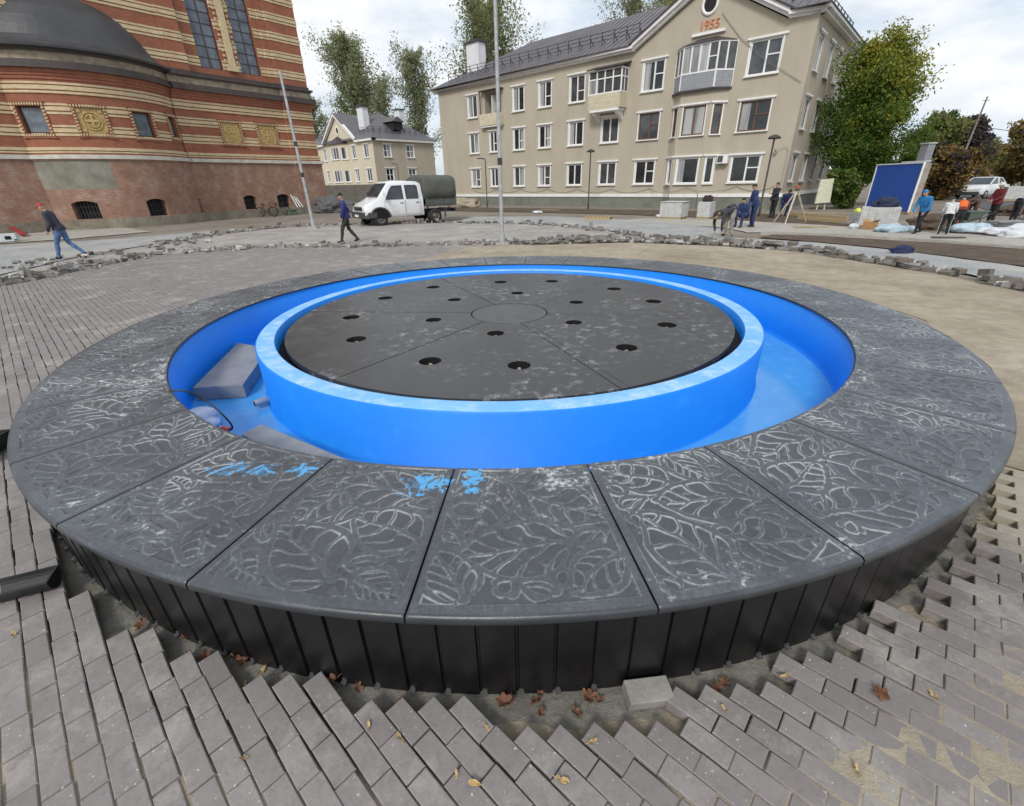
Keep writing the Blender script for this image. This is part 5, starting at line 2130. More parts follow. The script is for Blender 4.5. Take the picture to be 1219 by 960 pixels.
def tree(name, label, base, height, spread, leaves, seed, kind='round', n_limb=16, clump=26, leaf=0.16, trunk=0.18, bark=None, low=0.25, group=None, dens=1.0):
    """A trunk with limbs and twigs; leaf-sized faces hang in clumps about the twigs."""
    r = random.Random(seed)
    t = thing(name, label, 'tree', base, 0, group)
    m = M()
    top = Vector((r.uniform(-.03, .03) * height, r.uniform(-.03, .03) * height, height * (0.93 if kind != 'round' else 0.80)))
    pts = [Vector((0, 0, -0.1)).lerp(top, k / 7) + Vector((r.gauss(0, .012), r.gauss(0, .012), 0)) * height * (0 if k == 0 else 1) for k in range(8)]
    m.tube(pts, [trunk * (1 - .88 * k / 7) * (1.25 if k == 0 else 1) for k in range(8)], 9)
    tips = []
    for k in range(n_limb):
        f = low + (0.97 - low) * ((k + r.random()) / n_limb)
        q = f * 7 * (1.0 if kind != 'round' else 1.0)
        i = min(6, int(q))
        p0 = pts[i].lerp(pts[i + 1], q - i)
        az = k * 2.4 + r.uniform(-.5, .5)
        if kind == 'poplar':
            ln = spread * (0.40 + .55 * sin(pi * min(1, (f - low) / (1 - low) * .9 + .12))) * r.uniform(.55, 1.3)
            el = radians(r.uniform(38, 70))
            ln = min(ln, max(.8, (height * 1.0 - p0.z) / (1.25 * sin(el))))
        elif kind == 'round':
            ln = spread * (0.36 + .40 * sin(pi * min(1, (f - low) / (1 - low) * .9 + .12))) * r.uniform(.75, 1.15)
            el = radians(r.uniform(8, 48) + 30 * (f - low))
            ln = min(ln, max(.4, (height * 1.0 - p0.z) / (1.2 * sin(el))))
        else:
            ln = spread * (1.05 - f) / (1.05 - low) * r.uniform(.8, 1.1)
            el = radians(r.uniform(-5, 18))
        d = Vector((cos(az) * cos(el), sin(az) * cos(el), sin(el)))
        lp = [p0]
        for s in range(1, 5):
            d = (d + Vector((r.gauss(0, .12), r.gauss(0, .12), .10 if kind != 'cone' else -.02))).normalized()
            lp.append(lp[-1] + d * ln / 4)
        rb = trunk * (1 - .85 * f) * .45
        m.tube(lp, [max(.02, rb * (1.25 - .95 * s / 4)) for s in range(5)], 6, cap=False)
        for s in range(1, 5):
            tips.append((lp[s], ln * .22, d))
            for _ in range(2):
                dd = (d + Vector((r.gauss(0, .7), r.gauss(0, .7), r.gauss(.1, .5)))).normalized()
                e = lp[s] + dd * ln * r.uniform(.2, .42)
                m.tube([lp[s], (lp[s] + e) / 2 + Vector((0, 0, .03 * ln)), e], [rb * .3, rb * .2, rb * .08], 4, cap=False)
                tips.append((e, ln * .20, dd))
                tips.append((lp[s].lerp(e, .55), ln * .16, dd))
    m.build('trunk', bark or M_BARK, t, org=Z3)
    npr = np.random.RandomState(seed)
    V, F, MI = [], [], []
    C, S = [], []
    for (p, sc, dd) in tips:
        nn = int(clump * dens * r.uniform(.4, 1.5))
        mi = r.choices(range(len(leaves)), weights=[w_ for _, w_ in leaves])[0]
        if kind == 'round' and len(leaves) > 1 and seed == 71:
            yv = (p.z / height - .48) * 1.3 + (p.x * .5 - p.y * .1) / spread * .6 + r.gauss(0, .22)
            mi = 1 if yv > .32 else 0
        for _ in range(nn):
            g = [max(-1.5, min(1.5, r.gauss(0, 1))) * sc * (.55 if kind == 'poplar' else .85) for _ in range(3)]
            C.append((p.x + g[0], p.y + g[1], p.z + g[2] * (.9 if kind != 'poplar' else 1.25)))
            S.append(leaf * r.uniform(.6, 1.35))
            MI.append(mi)
    C, S, MI = np.array(C), np.array(S), np.array(MI)
    n = len(C)
    a = npr.normal(0, 1, (n, 3))
    a /= np.linalg.norm(a, axis=1)[:, None]
    b = npr.normal(0, 1, (n, 3))
    b -= (b * a).sum(1)[:, None] * a
    b /= np.linalg.norm(b, axis=1)[:, None]
    c3 = np.cross(a, b)
    q = np.stack([C - a * S[:, None], C + b * S[:, None] * .55 + c3 * S[:, None] * .12, C + a * S[:, None], C - b * S[:, None] * .55 + c3 * S[:, None] * .12], 1)
    F = np.arange(n * 4).reshape(n, 4)
    mesh_np('crown', q.reshape(-1, 3), F, [l for l, _ in leaves], t, mi=MI)
    return t


def at_dist(x, y, far, z=0.0):
    """A spot on the ground 'far' metres ahead, in the direction of a point on the photograph."""
    d = CR * ((x - CX) / F_PX) - CU * ((y - CY) / F_PX) + CW
    t = far / d.y
    p = CAM + d * t
    return Vector((p.x, p.y, z))


def h_at(p, x, y):
    """Height at which the line of sight through (x, y) passes the spot p."""
    d = CR * ((x - CX) / F_PX) - CU * ((y - CY) / F_PX) + CW
    t = (p.y - CAM.y) / d.y
    return CAM.z + d.z * t


p = at_dist(438, 200, 92)
tree('poplar_tree', 'full green poplar rising behind the small pale house, next to the church', p, h_at(p, 412, 42), 6.2, [(L_POP, 3), (L_BIR, 2)], 31, 'poplar', 44, 32, .17, .5, M_BARKL, .22)
p = at_dist(505, 200, 98)
tree('poplar_tree', 'thin sparse poplar behind the dormer of the small house', p, h_at(p, 494, 60), 6.2, [(L_BIR, 3), (L_POP, 2)], 32, 'poplar', 30, 22, .18, .4, M_BARKL, .28)
p = at_dist(462, 190, 104)
tree('poplar_tree', 'low thin poplar half hidden between the two taller poplars', p, h_at(p, 462, 92), 4.5, [(L_BIR, 1), (L_POP, 1)], 33, 'poplar', 20, 20, .17, .35, M_BARKL, .3)
p = at_dist(384, 200, 100)
tree('poplar_tree', 'low bare-twigged poplar at the church corner', p, h_at(p, 382, 118), 4.5, [(L_BIR, 1), (L_POP, 1)], 34, 'poplar', 20, 18, .17, .35, M_BARKL, .3)
p = at_dist(585, 200, 70)
tree('poplar_tree', 'dense yellow-green poplar standing behind the left chimney of the large house', p, h_at(p, 583, 2), 7.6, [(L_POP, 3), (L_OLV, 2), (L_BIR, 1)], 35, 'poplar', 36, 40, .15, .4, M_BARKL, .3)
p = at_dist(742, 200, 62)
tree('poplar_tree', 'bare birch-like tree behind the ridge of the large house', p, h_at(p, 728, -22), 4.8, [(L_BIR, 1)], 36, 'poplar', 28, 24, .12, .35, M_BARKL, .35)
p = at_dist(782, 200, 66)
tree('poplar_tree', 'yellow-green tree top showing over the ridge beside the gable', p, h_at(p, 770, -30), 4.2, [(L_YEL, 1), (L_POP, 2)], 37, 'poplar', 26, 52, .13, .35, M_BARKL, .4)
p = at_dist(1008, 245, 31.5)
tree('maple_tree', 'large green maple turning yellow at the top beside the apartment house', p, h_at(p, 1062, 28), 3.5, [(L_GRN, 3), (L_YEL, 1)], 71, 'round', 52, 78, .080, .21, M_BARK, .20)
p = at_dist(1095, 240, 38)
tree('maple_tree', 'small thin tree behind the blue cabin, right of the large maple', p, h_at(p, 1098, 128), 2.6, [(L_OLV, 2), (L_GRN, 1)], 72, 'round', 14, 40, .12, .10, M_BARK, .3)
p = at_dist(1128, 235, 44)
tree('cherry_tree', 'dark purple-brown tree behind the workers on the right', p, h_at(p, 1132, 132), 2.4, [(L_PUR, 1)], 73, 'round', 26, 70, .17, .16, M_BARK, .12)
p = at_dist(1112, 240, 36)
tree('autumn_bush', 'rusty brown bush below the purple tree', p, h_at(p, 1115, 182), 2.2, [(L_ORG, 3), (L_PUR, 1)], 74, 'round', 18, 70, .14, .08, M_BARK, .05)
p = at_dist(1140, 236, 48)
tree('autumn_bush', 'olive and rust bush beside the street, left of the parked cars', p, h_at(p, 1142, 178), 2.6, [(L_ORG, 2), (L_OLV, 2)], 75, 'round', 18, 70, .16, .08, M_BARK, .05)
p = at_dist(1212, 235, 56)
tree('autumn_tree', 'orange-brown tree at the right edge over the street', p, h_at(p, 1212, 150), 4.2, [(L_ORG, 3), (L_OLV, 1)], 76, 'round', 28, 70, .2, .18, M_BARK, .12)
p = at_dist(1240, 235, 48)
tree('autumn_tree', 'tall rusty tree cut off by the right edge of the picture', p, h_at(p, 1235, 140), 4.0, [(L_ORG, 2), (L_PUR, 1)], 77, 'round', 26, 60, .2, .18, M_BARK, .12)
p = at_dist(1190, 226, 78)
tree('autumn_tree', 'low olive tree behind the parked cars', p, h_at(p, 1188, 180), 4.2, [(L_OLV, 3), (L_ORG, 1)], 78, 'round', 24, 60, .25, .18, M_BARK, .08)
p = at_dist(1162, 222, 120)
tree('autumn_tree', 'distant yellowish tree at the end of the street', p, h_at(p, 1166, 184), 5.5, [(L_OLV, 2), (L_ORG, 2)], 79, 'round', 24, 50, .38, .2, M_BARK, .06)
p = at_dist(1100, 230, 60)
tree('autumn_tree', 'shadowy green tree filling the gap behind the blue cabin', p, h_at(p, 1100, 150), 4.0, [(L_GRN, 2), (L_OLV, 2)], 80, 'round', 24, 60, .22, .18, M_BARK, .08)
p = at_dist(1066, 248, 31)
tree('autumn_bush', 'dark green bush behind the blue cabin', p, 2.6, 1.7, [(L_GRN, 3), (L_OLV, 1)], 81, 'round', 16, 60, .11, .07, M_BARK, .05)
p = at_dist(1002, 240, 29)
tree('autumn_bush', 'green shrub by the side wall of the apartment house', p, 2.0, 1.2, [(L_GRN, 3), (L_OLV, 1)], 82, 'round', 14, 50, .10, .06, M_BARK, .05)

# a far wooded rise and a long low building closing the street
m = M()
rows = []
for k in range(41):
    x = -1000 + k * 60
    h = 6 + 7 * noise.noise(Vector((k * .31, 2, 0))) + (4 if k > 24 else 0)
    rows.append([(x, 640, -2), (x, 660, h * .6), (x, 690, h), (x, 800, h * .8)])
m.grid(rows, 0, True)
o = m.build('hills', mat('far_woods', (0.11, 0.115, 0.07), 0.9, (0.075, 0.08, 0.055), 0.02))
o['kind'] = 'structure'
p = at_dist(1168, 200, 210)
m = M()
m.box((p.x, p.y, 5.0), (44, 12, 10), 0)
for k in range(10):
    for z in (2.2, 5.2, 8.0):
        m.box((p.x - 19 + k * 4.2, p.y - 6.03, z), (1.6, .06, 1.5), 1)
m.box((p.x, p.y, 10.2), (45, 13, .4), 2)
tag(m.build('far_building', [M_BEIGE2, G_MID, M_TILE], org=(p.x, p.y, 0)), 'long low pale building far off at the end of the street', 'building')
# ------------------------------------------------------------------ vehicles
M_VWHITE = mat('white_car_paint', (0.74, 0.75, 0.76), 0.28, (0.62, 0.63, 0.64), 2, coat=0.5)
M_TARP = mat('dark_green_tarpaulin', (0.105, 0.108, 0.092), 0.8, (0.070, 0.073, 0.064), 2.5, 0.9, bmp=0.4, bscale=4, bdist=0.03)
M_BEDG = mat('grey_green_dropside', (0.095, 0.105, 0.095), 0.6, (0.07, 0.08, 0.07), 3)
M_TYRE = mat('tyre_rubber', (0.018, 0.018, 0.019), 0.85, (0.035, 0.033, 0.03), 8)
M_RIM = mat('dusty_rim', (0.17, 0.16, 0.155), 0.55, (0.10, 0.095, 0.09), 8, metal=0.3)
M_PLAST = mat('grey_bumper', (0.055, 0.056, 0.06), 0.6, (0.04, 0.04, 0.042), 5)
M_LAMP = mat('headlight_glass', (0.55, 0.57, 0.58), 0.12, (0.4, 0.42, 0.44), 12)
M_REDL = mat('tail_light', (0.45, 0.03, 0.02), 0.25)
M_CARGL = glass('car_glass', (0.055, 0.065, 0.075), 0.04)


def wheel(parent, x, y, r, wd, name='wheel'):
    """A wheel turning about the local Y axis: tyre with tread shoulders, dished rim, nuts."""
    m = M()
    prof = [(r * .60, -wd / 2), (r * .88, -wd / 2), (r * .97, -wd * .40), (r, -wd * .25), (r, wd * .25), (r * .97, wd * .40), (r * .88, wd / 2), (r * .60, wd / 2)]
    n = 28
    rows = [[(x + a * cos(2 * pi * j / n), y + b, r + a * sin(2 * pi * j / n)) for j in range(n)] for a, b in prof]
    m.grid(rows[::-1], 0, True, True)
    w_ = m.build(name, M_TYRE, parent, org=Z3)
    m = M()
    s = -1 if y < 0 else 1
    prof = [(r * .62, s * wd * .48), (r * .58, s * wd * .30), (r * .40, s * wd * .22), (r * .34, s * wd * .40), (r * .16, s * wd * .46), (0.001, s * wd * .46)]
    rows = [[(x + a * cos(2 * pi * j / n), y + b, r + a * sin(2 * pi * j / n)) for j in range(n)] for a, b in prof]
    m.grid(rows, 0, True, True)
    for k in range(6):
        a = 2 * pi * k / 6
        m.ball((x + r * .25 * cos(a), y + s * wd * .46, r + r * .25 * sin(a)), .018, 0, 6, 4)
    m.build('rim', M_RIM, w_, org=Z3)
    return w_


def side_panel(m, poly, y, t, mi=0):
    """A plate in the XZ plane at distance y, t thick outwards."""
    s = 1 if y > 0 else -1
    m.prism(poly, lambda a, b, d: (a, d, b), y, y + s * t, mi)


def loft(m, secs, mi=0, smooth=False):
    m.grid(secs, mi, smooth, True)
    m.face(secs[0][::-1], mi)
    m.face(secs[-1], mi)


def rsec(x, z0, z1, hw0, hw1, rad=.10, zb=None):
    """A rounded cross-section of a body at x, from sill z0 to roof z1."""
    zb = zb if zb is not None else (z0 + z1) / 2
    pts = [(x, -hw0 + .04, z0), (x, -hw0, z0 + .08), (x, -hw0, zb), (x, -hw1, z1 - rad), (x, -hw1 + rad * .35, z1 - rad * .3), (x, -hw1 + rad, z1)]
    return pts + [(a, -b, c) for a, b, c in pts[::-1]]


# crew-cab truck, heading along +X in its own frame; 1 unit is 1 m there
a_, b_ = gp(518, 265), gp(456, 269.5)
hd = atan2(b_.y - a_.y, b_.x - a_.x)
truck = thing('truck', 'white crew cab truck with a dark green tarpaulin over its bed', 'truck', Z3, hd)
TS = (b_ - a_).length / 2.9 * 1.03
truck.scale = (TS, TS, 0.95)
# rear axle at x=0, front axle at x=2.9
m = M()
W = .96
secs = [rsec(.62, .42, 2.02, W, .80, .14, 1.22), rsec(.80, .42, 2.09, W, .82, .14, 1.22), rsec(1.6, .42, 2.14, W, .83, .15, 1.22), rsec(2.15, .42, 2.12, W, .82, .15, 1.2), rsec(2.32, .42, 2.06, W, .81, .14, 1.2), rsec(2.55, .42, 1.78, W, .82, .10, 1.16), rsec(2.92, .42, 1.33, W, .86, .09, 1.02), rsec(3.22, .44, 1.17, .94, .86, .10, .90), rsec(3.50, .46, 1.05, .92, .84, .12, .85), rsec(3.62, .50, .92, .88, .80, .12, .76)]
loft(m, secs, 0, True)
# raised roof cap
body = m.build('cab', M_VWHITE, truck, org=Z3)
m = M()
# windscreen and side glass lie a few millimetres proud of the shell
m.hexa([(2.345, -.70, 2.01), (2.345, .70, 2.01), (2.885, .76, 1.385), (2.885, -.76, 1.385), (2.375, -.70, 2.035), (2.375, .70, 2.035), (2.915, .76, 1.41), (2.915, -.76, 1.41)])
m.build('windscreen', M_CARGL, truck, org=Z3)


def yside(z):
    # half width of the cab side above its belt
    return .96 + (.82 - .96) * max(0, min(1, (z - 1.22) / .78))


for s in (-1, 1):
    for nm, poly in (('front', [(1.66, 1.28), (2.56, 1.28), (2.30, 1.72), (2.14, 1.90), (1.66, 1.92)]), ('rear', [(.86, 1.28), (1.50, 1.28), (1.50, 1.92), (.94, 1.92), (.86, 1.86)])):
        m = M()
        m.face([(a, s * (yside(b) + .012), b) for a, b in (poly if s < 0 else poly[::-1])], 0)
        m.face([(a, s * (yside(b) - .02), b) for a, b in (poly if s > 0 else poly[::-1])], 0)
        n = len(poly)
        for k in range(n):
            a, b = poly[k], poly[(k + 1) % n]
            m.face([(a[0], s * (yside(a[1]) + .012), a[1]), (b[0], s * (yside(b[1]) + .012), b[1]), (b[0], s * (yside(b[1]) - .02), b[1]), (a[0], s * (yside(a[1]) - .02), a[1])], 0)
        m.build('side_window', M_CARGL, truck, org=Z3)
        m = M()
        for k in range(n):
            a, b = poly[k], poly[(k + 1) % n]
            m.bar((a[0], s * (yside(a[1]) + .008), a[1]), (b[0], s * (yside(b[1]) + .008), b[1]), .03, .02)
        m.build('window_seal', M_PLAST, truck, org=Z3)
    for x0, x1 in ((1.60, 2.62), (.78, 1.56)):
        m = M()
        for a, b in (((x0, .52), (x0, 1.22)), ((x1, .60 if x1 > 2 else .52), (x1, 1.22)), ((x0, .52), (x1 - (.25 if x1 > 2 else 0), .52))):
            m.bar((a[0], s * .957, a[1]), (b[0], s * .957, b[1]), .014, .012, 0)
        m.bar((x0 + .08, s * .968, 1.09), (x0 + .24, s * .968, 1.09), .03, .035, 0)
        m.bar((x0, s * .945, 1.22), (x0, s * .905, 1.5), .014, .012, 0)
        m.build('door_gap', M_PLAST, truck, org=Z3)
    m = M()
    m.box((2.66, s * 1.12, 1.45), (.07, .17, .30), 0)
    m.bar((2.60, s * .90, 1.34), (2.66, s * 1.06, 1.40), .03, .03, 0)
    m.build('mirror', M_VWHITE if s > 0 else M_PLAST, truck, org=Z3, bevel=.012)
    m = M()
    m.hexa([(3.44, s * .58, .80), (3.40, s * .90, .80), (3.26, s * .92, .82), (3.28, s * .6, .82), (3.46, s * .56, .98), (3.37, s * .89, .985), (3.22, s * .885, 1.0), (3.26, s * .58, 1.0)])
    m.ball((3.42, s * .73, .89), (.10, .15, .085), 0, 12, 8)
    m.build('headlight', M_LAMP, truck, org=Z3)
    # front arch lip
    m = M()
    m.tube([(2.9 + .50 * cos(t), s * .965, .40 + .50 * sin(t)) for t in np.linspace(.05, pi - .05, 14)], .045, 6)
    m.build('wheel_arch', M_PLAST, truck, org=Z3)
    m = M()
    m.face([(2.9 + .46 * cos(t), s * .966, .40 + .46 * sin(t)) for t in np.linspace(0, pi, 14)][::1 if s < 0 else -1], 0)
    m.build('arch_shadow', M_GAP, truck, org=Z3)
m = M()
m.hexa([(3.58, -.88, .38), (3.58, .88, .38), (3.42, .98, .38), (3.42, -.98, .38), (3.74, -.82, .42), (3.74, .82, .42), (3.42, .99, .70), (3.42, -.99, .70)])
m.box((3.58, 0, .55), (.26, 1.72, .30))
for s in (-1, 1):
    m.box((3.28, s * .95, .55), (.42, .09, .28))
m.build('bumper', M_PLAST, truck, org=Z3, bevel=.03)
m = M()
m.box((3.60, 0, .86), (.10, 1.05, .17), 0)
for k in range(3):
    m.box((3.655, 0, .80 + k * .06), (.02, 1.0, .02), 1)
m.lathe([(.001, 0), (.055, 0)], 16, 1, (3.67, 0, .86))
m.build('grille', [M_GAP, M_RIM], truck, org=Z3)
m = M()
m.box((3.745, 0, .52), (.012, .52, .11))
m.build('number_plate', M_WHITE, truck, org=Z3)
for s in (-1, 1):
    wheel(truck, 2.9, s * .83, .37, .21)
    wheel(truck, 0.0, s * .80, .37, .36)
# bed and tarpaulin
m = M()
x0, x1 = -1.22, .52
m.box(((x0 + x1) / 2, 0, .90), (x1 - x0, 2.04, .10), 0)
for s in (-1, 1):
    m.box(((x0 + x1) / 2, s * 1.03, 1.10), (x1 - x0, .04, .36), 0)
    for z in (1.00, 1.12, 1.22):
        m.box(((x0 + x1) / 2, s * 1.055, z), (x1 - x0 - .1, .02, .035), 0)
    for x in (x0 + .05, -.35, x1 - .05):
        m.box((x, s * 1.06, 1.08), (.06, .03, .42), 0)
m.box((x0, 0, 1.10), (.04, 2.04, .36), 0)
m.build('bed', M_BEDG, truck, org=Z3)
m = M()
for s in (-1, 1):
    m.box((.6, s * .38, .60), (4.2, .08, .16), 0)
    m.box((-.55, s * .98, .52), (.05, .08, .50), 0)
m.box((-1.22, 0, .62), (.08, 1.9, .14), 0)
m.box((.9, -.55, .62), (.7, .4, .3), 0)
m.build('chassis', M_PLAST, truck, org=Z3)
m = M()
secs = []
for x, dz, dw in ((x0 - .03, -.12, -.05), (x0 + .02, -.02, -.005), (x0 + .30, -.03, 0), (-.52, .0, .012), (-.1, -.035, 0), (.30, .0, .01), (x1 - .03, -.02, 0), (x1 + .05, -.10, -.05)):
    w_ = 1.055 + dw
    zt_ = 2.40 + dz
    pts = [(x, -w_, 1.22), (x, -w_ - .01, 1.7), (x, -w_ + .02, 2.05), (x, -w_ + .10, 2.23), (x, -w_ + .30, 2.34 + dz), (x, -.4, zt_), (x, 0, zt_ + .02)]
    secs.append(pts + [(a, -b, c) for a, b, c in pts[-2::-1]])
loft(m, secs, 0, True)
tarp = m.build('tarpaulin', M_TARP, truck, org=Z3)
m = M()
for s in (-1, 1):
    for k in range(9):
        x = x0 + .1 + k * .19
        m.tube([(x, s * 1.075, 1.30), (x + .09, s * 1.08, 1.20), (x + .19, s * 1.075, 1.30)], .009, 4)
m.build('lashing', M_TYRE, tarp, org=Z3)
truck.location = (a_.x - 0.0, a_.y + .0, 0.0)
truck.location += Vector((-sin(hd) * -.83 * TS, cos(hd) * -.83 * TS, 0)) * 1.0


def car(label, loc, rz, paint, kind='sedan', group='cars parked along the street'):
    t = thing('parked_car', label, 'car', loc, rz, group)
    m = M()
    W = .86
    if kind == 'sedan':
        P_ = [(-2.1, .42, .78, .78), (-2.0, .30, .92, .84), (-1.35, .26, .98, W), (-.9, .26, 1.02, W), (.75, .26, 1.0, W), (1.3, .26, .92, W), (1.95, .30, .80, .82), (2.1, .42, .66, .74)]
        roof = [(-1.35, .98), (-.75, 1.40), (.15, 1.44), (.95, .99)]
    elif kind == 'suv':
        P_ = [(-2.1, .45, 1.0, .80), (-2.0, .34, 1.1, .84), (-.9, .30, 1.12, W), (.75, .30, 1.1, W), (1.3, .30, 1.05, W), (1.95, .34, .95, .82), (2.1, .46, .8, .76)]
        roof = [(-2.0, 1.08), (-1.75, 1.62), (.2, 1.68), (.95, 1.09)]
    else:
        P_ = [(-2.3, .45, 1.2, .88), (-2.2, .34, 1.3, .92), (-.9, .30, 1.3, .94), (1.2, .30, 1.2, .94), (1.6, .30, 1.1, .94), (2.2, .34, 1.0, .9), (2.35, .46, .85, .84)]
        roof = [(-2.25, 1.28), (-2.15, 2.0), (.9, 2.05), (1.65, 1.12)]
    loft(m, [rsec(x, z0, z1, w_, w_ * .95, .08, z0 + (z1 - z0) * .6) for x, z0, z1, w_ in P_], 0, True)
    rs = []
    for x, z in roof:
        hw = W * (.90 if z < roof[1][1] - .05 else .72)
        rs.append((x, hw, z))
    (xa, wa, za), (xb, wb, zb), (xc, wc, zc), (xd, wd, zd) = rs
    g = M()
    # glass house, then the roof skin with its pillars
    lo = [(xa, za, wa), (xb, zb - .03, wb), (xc, zc - .03, wc), (xd, zd, wd)]
    for s in (-1, 1):
        q = [(xa, s * wa, za), (xd, s * wd, zd), (xc, s * wc, zc - .03), (xb, s * wb, zb - .03)]
        g.face(q if s < 0 else q[::-1])
    g.face([(xd, -wd, zd), (xd, wd, zd), (xc, wc, zc - .03), (xc, -wc, zc - .03)])
    g.face([(xa, wa, za), (xa, -wa, za), (xb, -wb, zb - .03), (xb, wb, zb - .03)])
    g.face([(xb, -wb, zb - .03), (xc, -wc, zc - .03), (xc, wc, zc - .03), (xb, wb, zb - .03)])
    m.hexa([(xb, -wb, zb - .05), (xc, -wc, zc - .05), (xc, wc, zc - .05), (xb, wb, zb - .05), (xb + .05, -wb + .05, zb + .02), (xc - .05, -wc + .05, zc + .02), (xc - .05, wc - .05, zc + .02), (xb + .05, wb - .05, zb + .02)])
    for s in (-1, 1):
        for A, B in (((xa, s * wa, za), (xb, s * wb, zb)), ((xd, s * wd, zd), (xc, s * wc, zc)), (((xa + xd) / 2, s * wa, za), ((xb + xc) / 2, s * wb, zb))):
            m.bar(A, B, .07, .05)
    m.build('body', paint, t, org=Z3)
    g.build('glass', M_CARGL, t, org=Z3)
    rw = .31 if kind == 'sedan' else .36
    for x in (-1.3, 1.32):
        for s in (-1, 1):
            wheel(t, x, s * (W - .09), rw, .2)
    for s in (-1, 1):
        m = M()
        m.box((P_[-2][0] + .06, s * .58, P_[-2][2] - .14), (.12, .34, .13))
        m.build('headlight', M_LAMP, t, org=Z3, bevel=.02)
        m = M()
        m.box((P_[1][0] - .05, s * .62, P_[1][2] - .14), (.10, .24, .18))
        m.build('tail_light', M_REDL, t, org=Z3, bevel=.02)
    for bx in (P_[-1][0] - .02, P_[0][0] + .02):
        m = M()
        m.box((bx, 0, .43), (.12, 1.5, .16))
        m.build('bumper', M_PLAST, t, org=Z3, bevel=.02)
    return t


P_SILV = mat('silver_paint', (0.42, 0.44, 0.46), 0.3, (0.36, 0.38, 0.40), 2, coat=.5)
P_TEAL = mat('dark_teal_paint', (0.06, 0.10, 0.12), 0.3, (0.045, 0.08, 0.10), 2, coat=.5)
P_NAVY = mat('navy_paint', (0.035, 0.05, 0.09), 0.3, (0.03, 0.04, 0.07), 2, coat=.5)


def street_car(x, y, rz, label, paint, kind):
    p = gp(x, y)
    return car(label, (p.x, p.y, 0), rz, paint, kind)


street_car(1164, 236.5, radians(205), 'white saloon car parked in front behind the worker in the dark red jacket', M_VWHITE, 'sedan')
street_car(1149, 228.5, radians(205), 'silver-teal estate car parked behind the white saloon', P_TEAL, 'suv')
street_car(1166, 224.0, radians(205), 'silver car with a pale roof, farther down the street', P_SILV, 'sedan')
street_car(1152, 220.0, radians(200), 'white van, the farthest of the vehicles in the street', M_VWHITE, 'van')
# ------------------------------------------------------------------ people
SKIN = mat('skin', (0.48, 0.29, 0.20), 0.55, (0.42, 0.24, 0.165), 12)
C_ = {}


def cloth(name, col):
    if name not in C_:
        C_[name] = mat('cloth_' + name, col, 0.85, tuple(c * .6 for c in col), 9, 0.9, bmp=0.5, bscale=14, bdist=0.02)
    return C_[name]


def rotx(p, piv, ang):
    v = Vector(p) - Vector(piv)
    return Vector(piv) + Matrix.Rotation(ang, 3, 'X') @ v


def rotz_(p, piv, ang):
    return Vector(piv) + Matrix.Rotation(ang, 3, 'Z') @ (Vector(p) - Vector(piv))


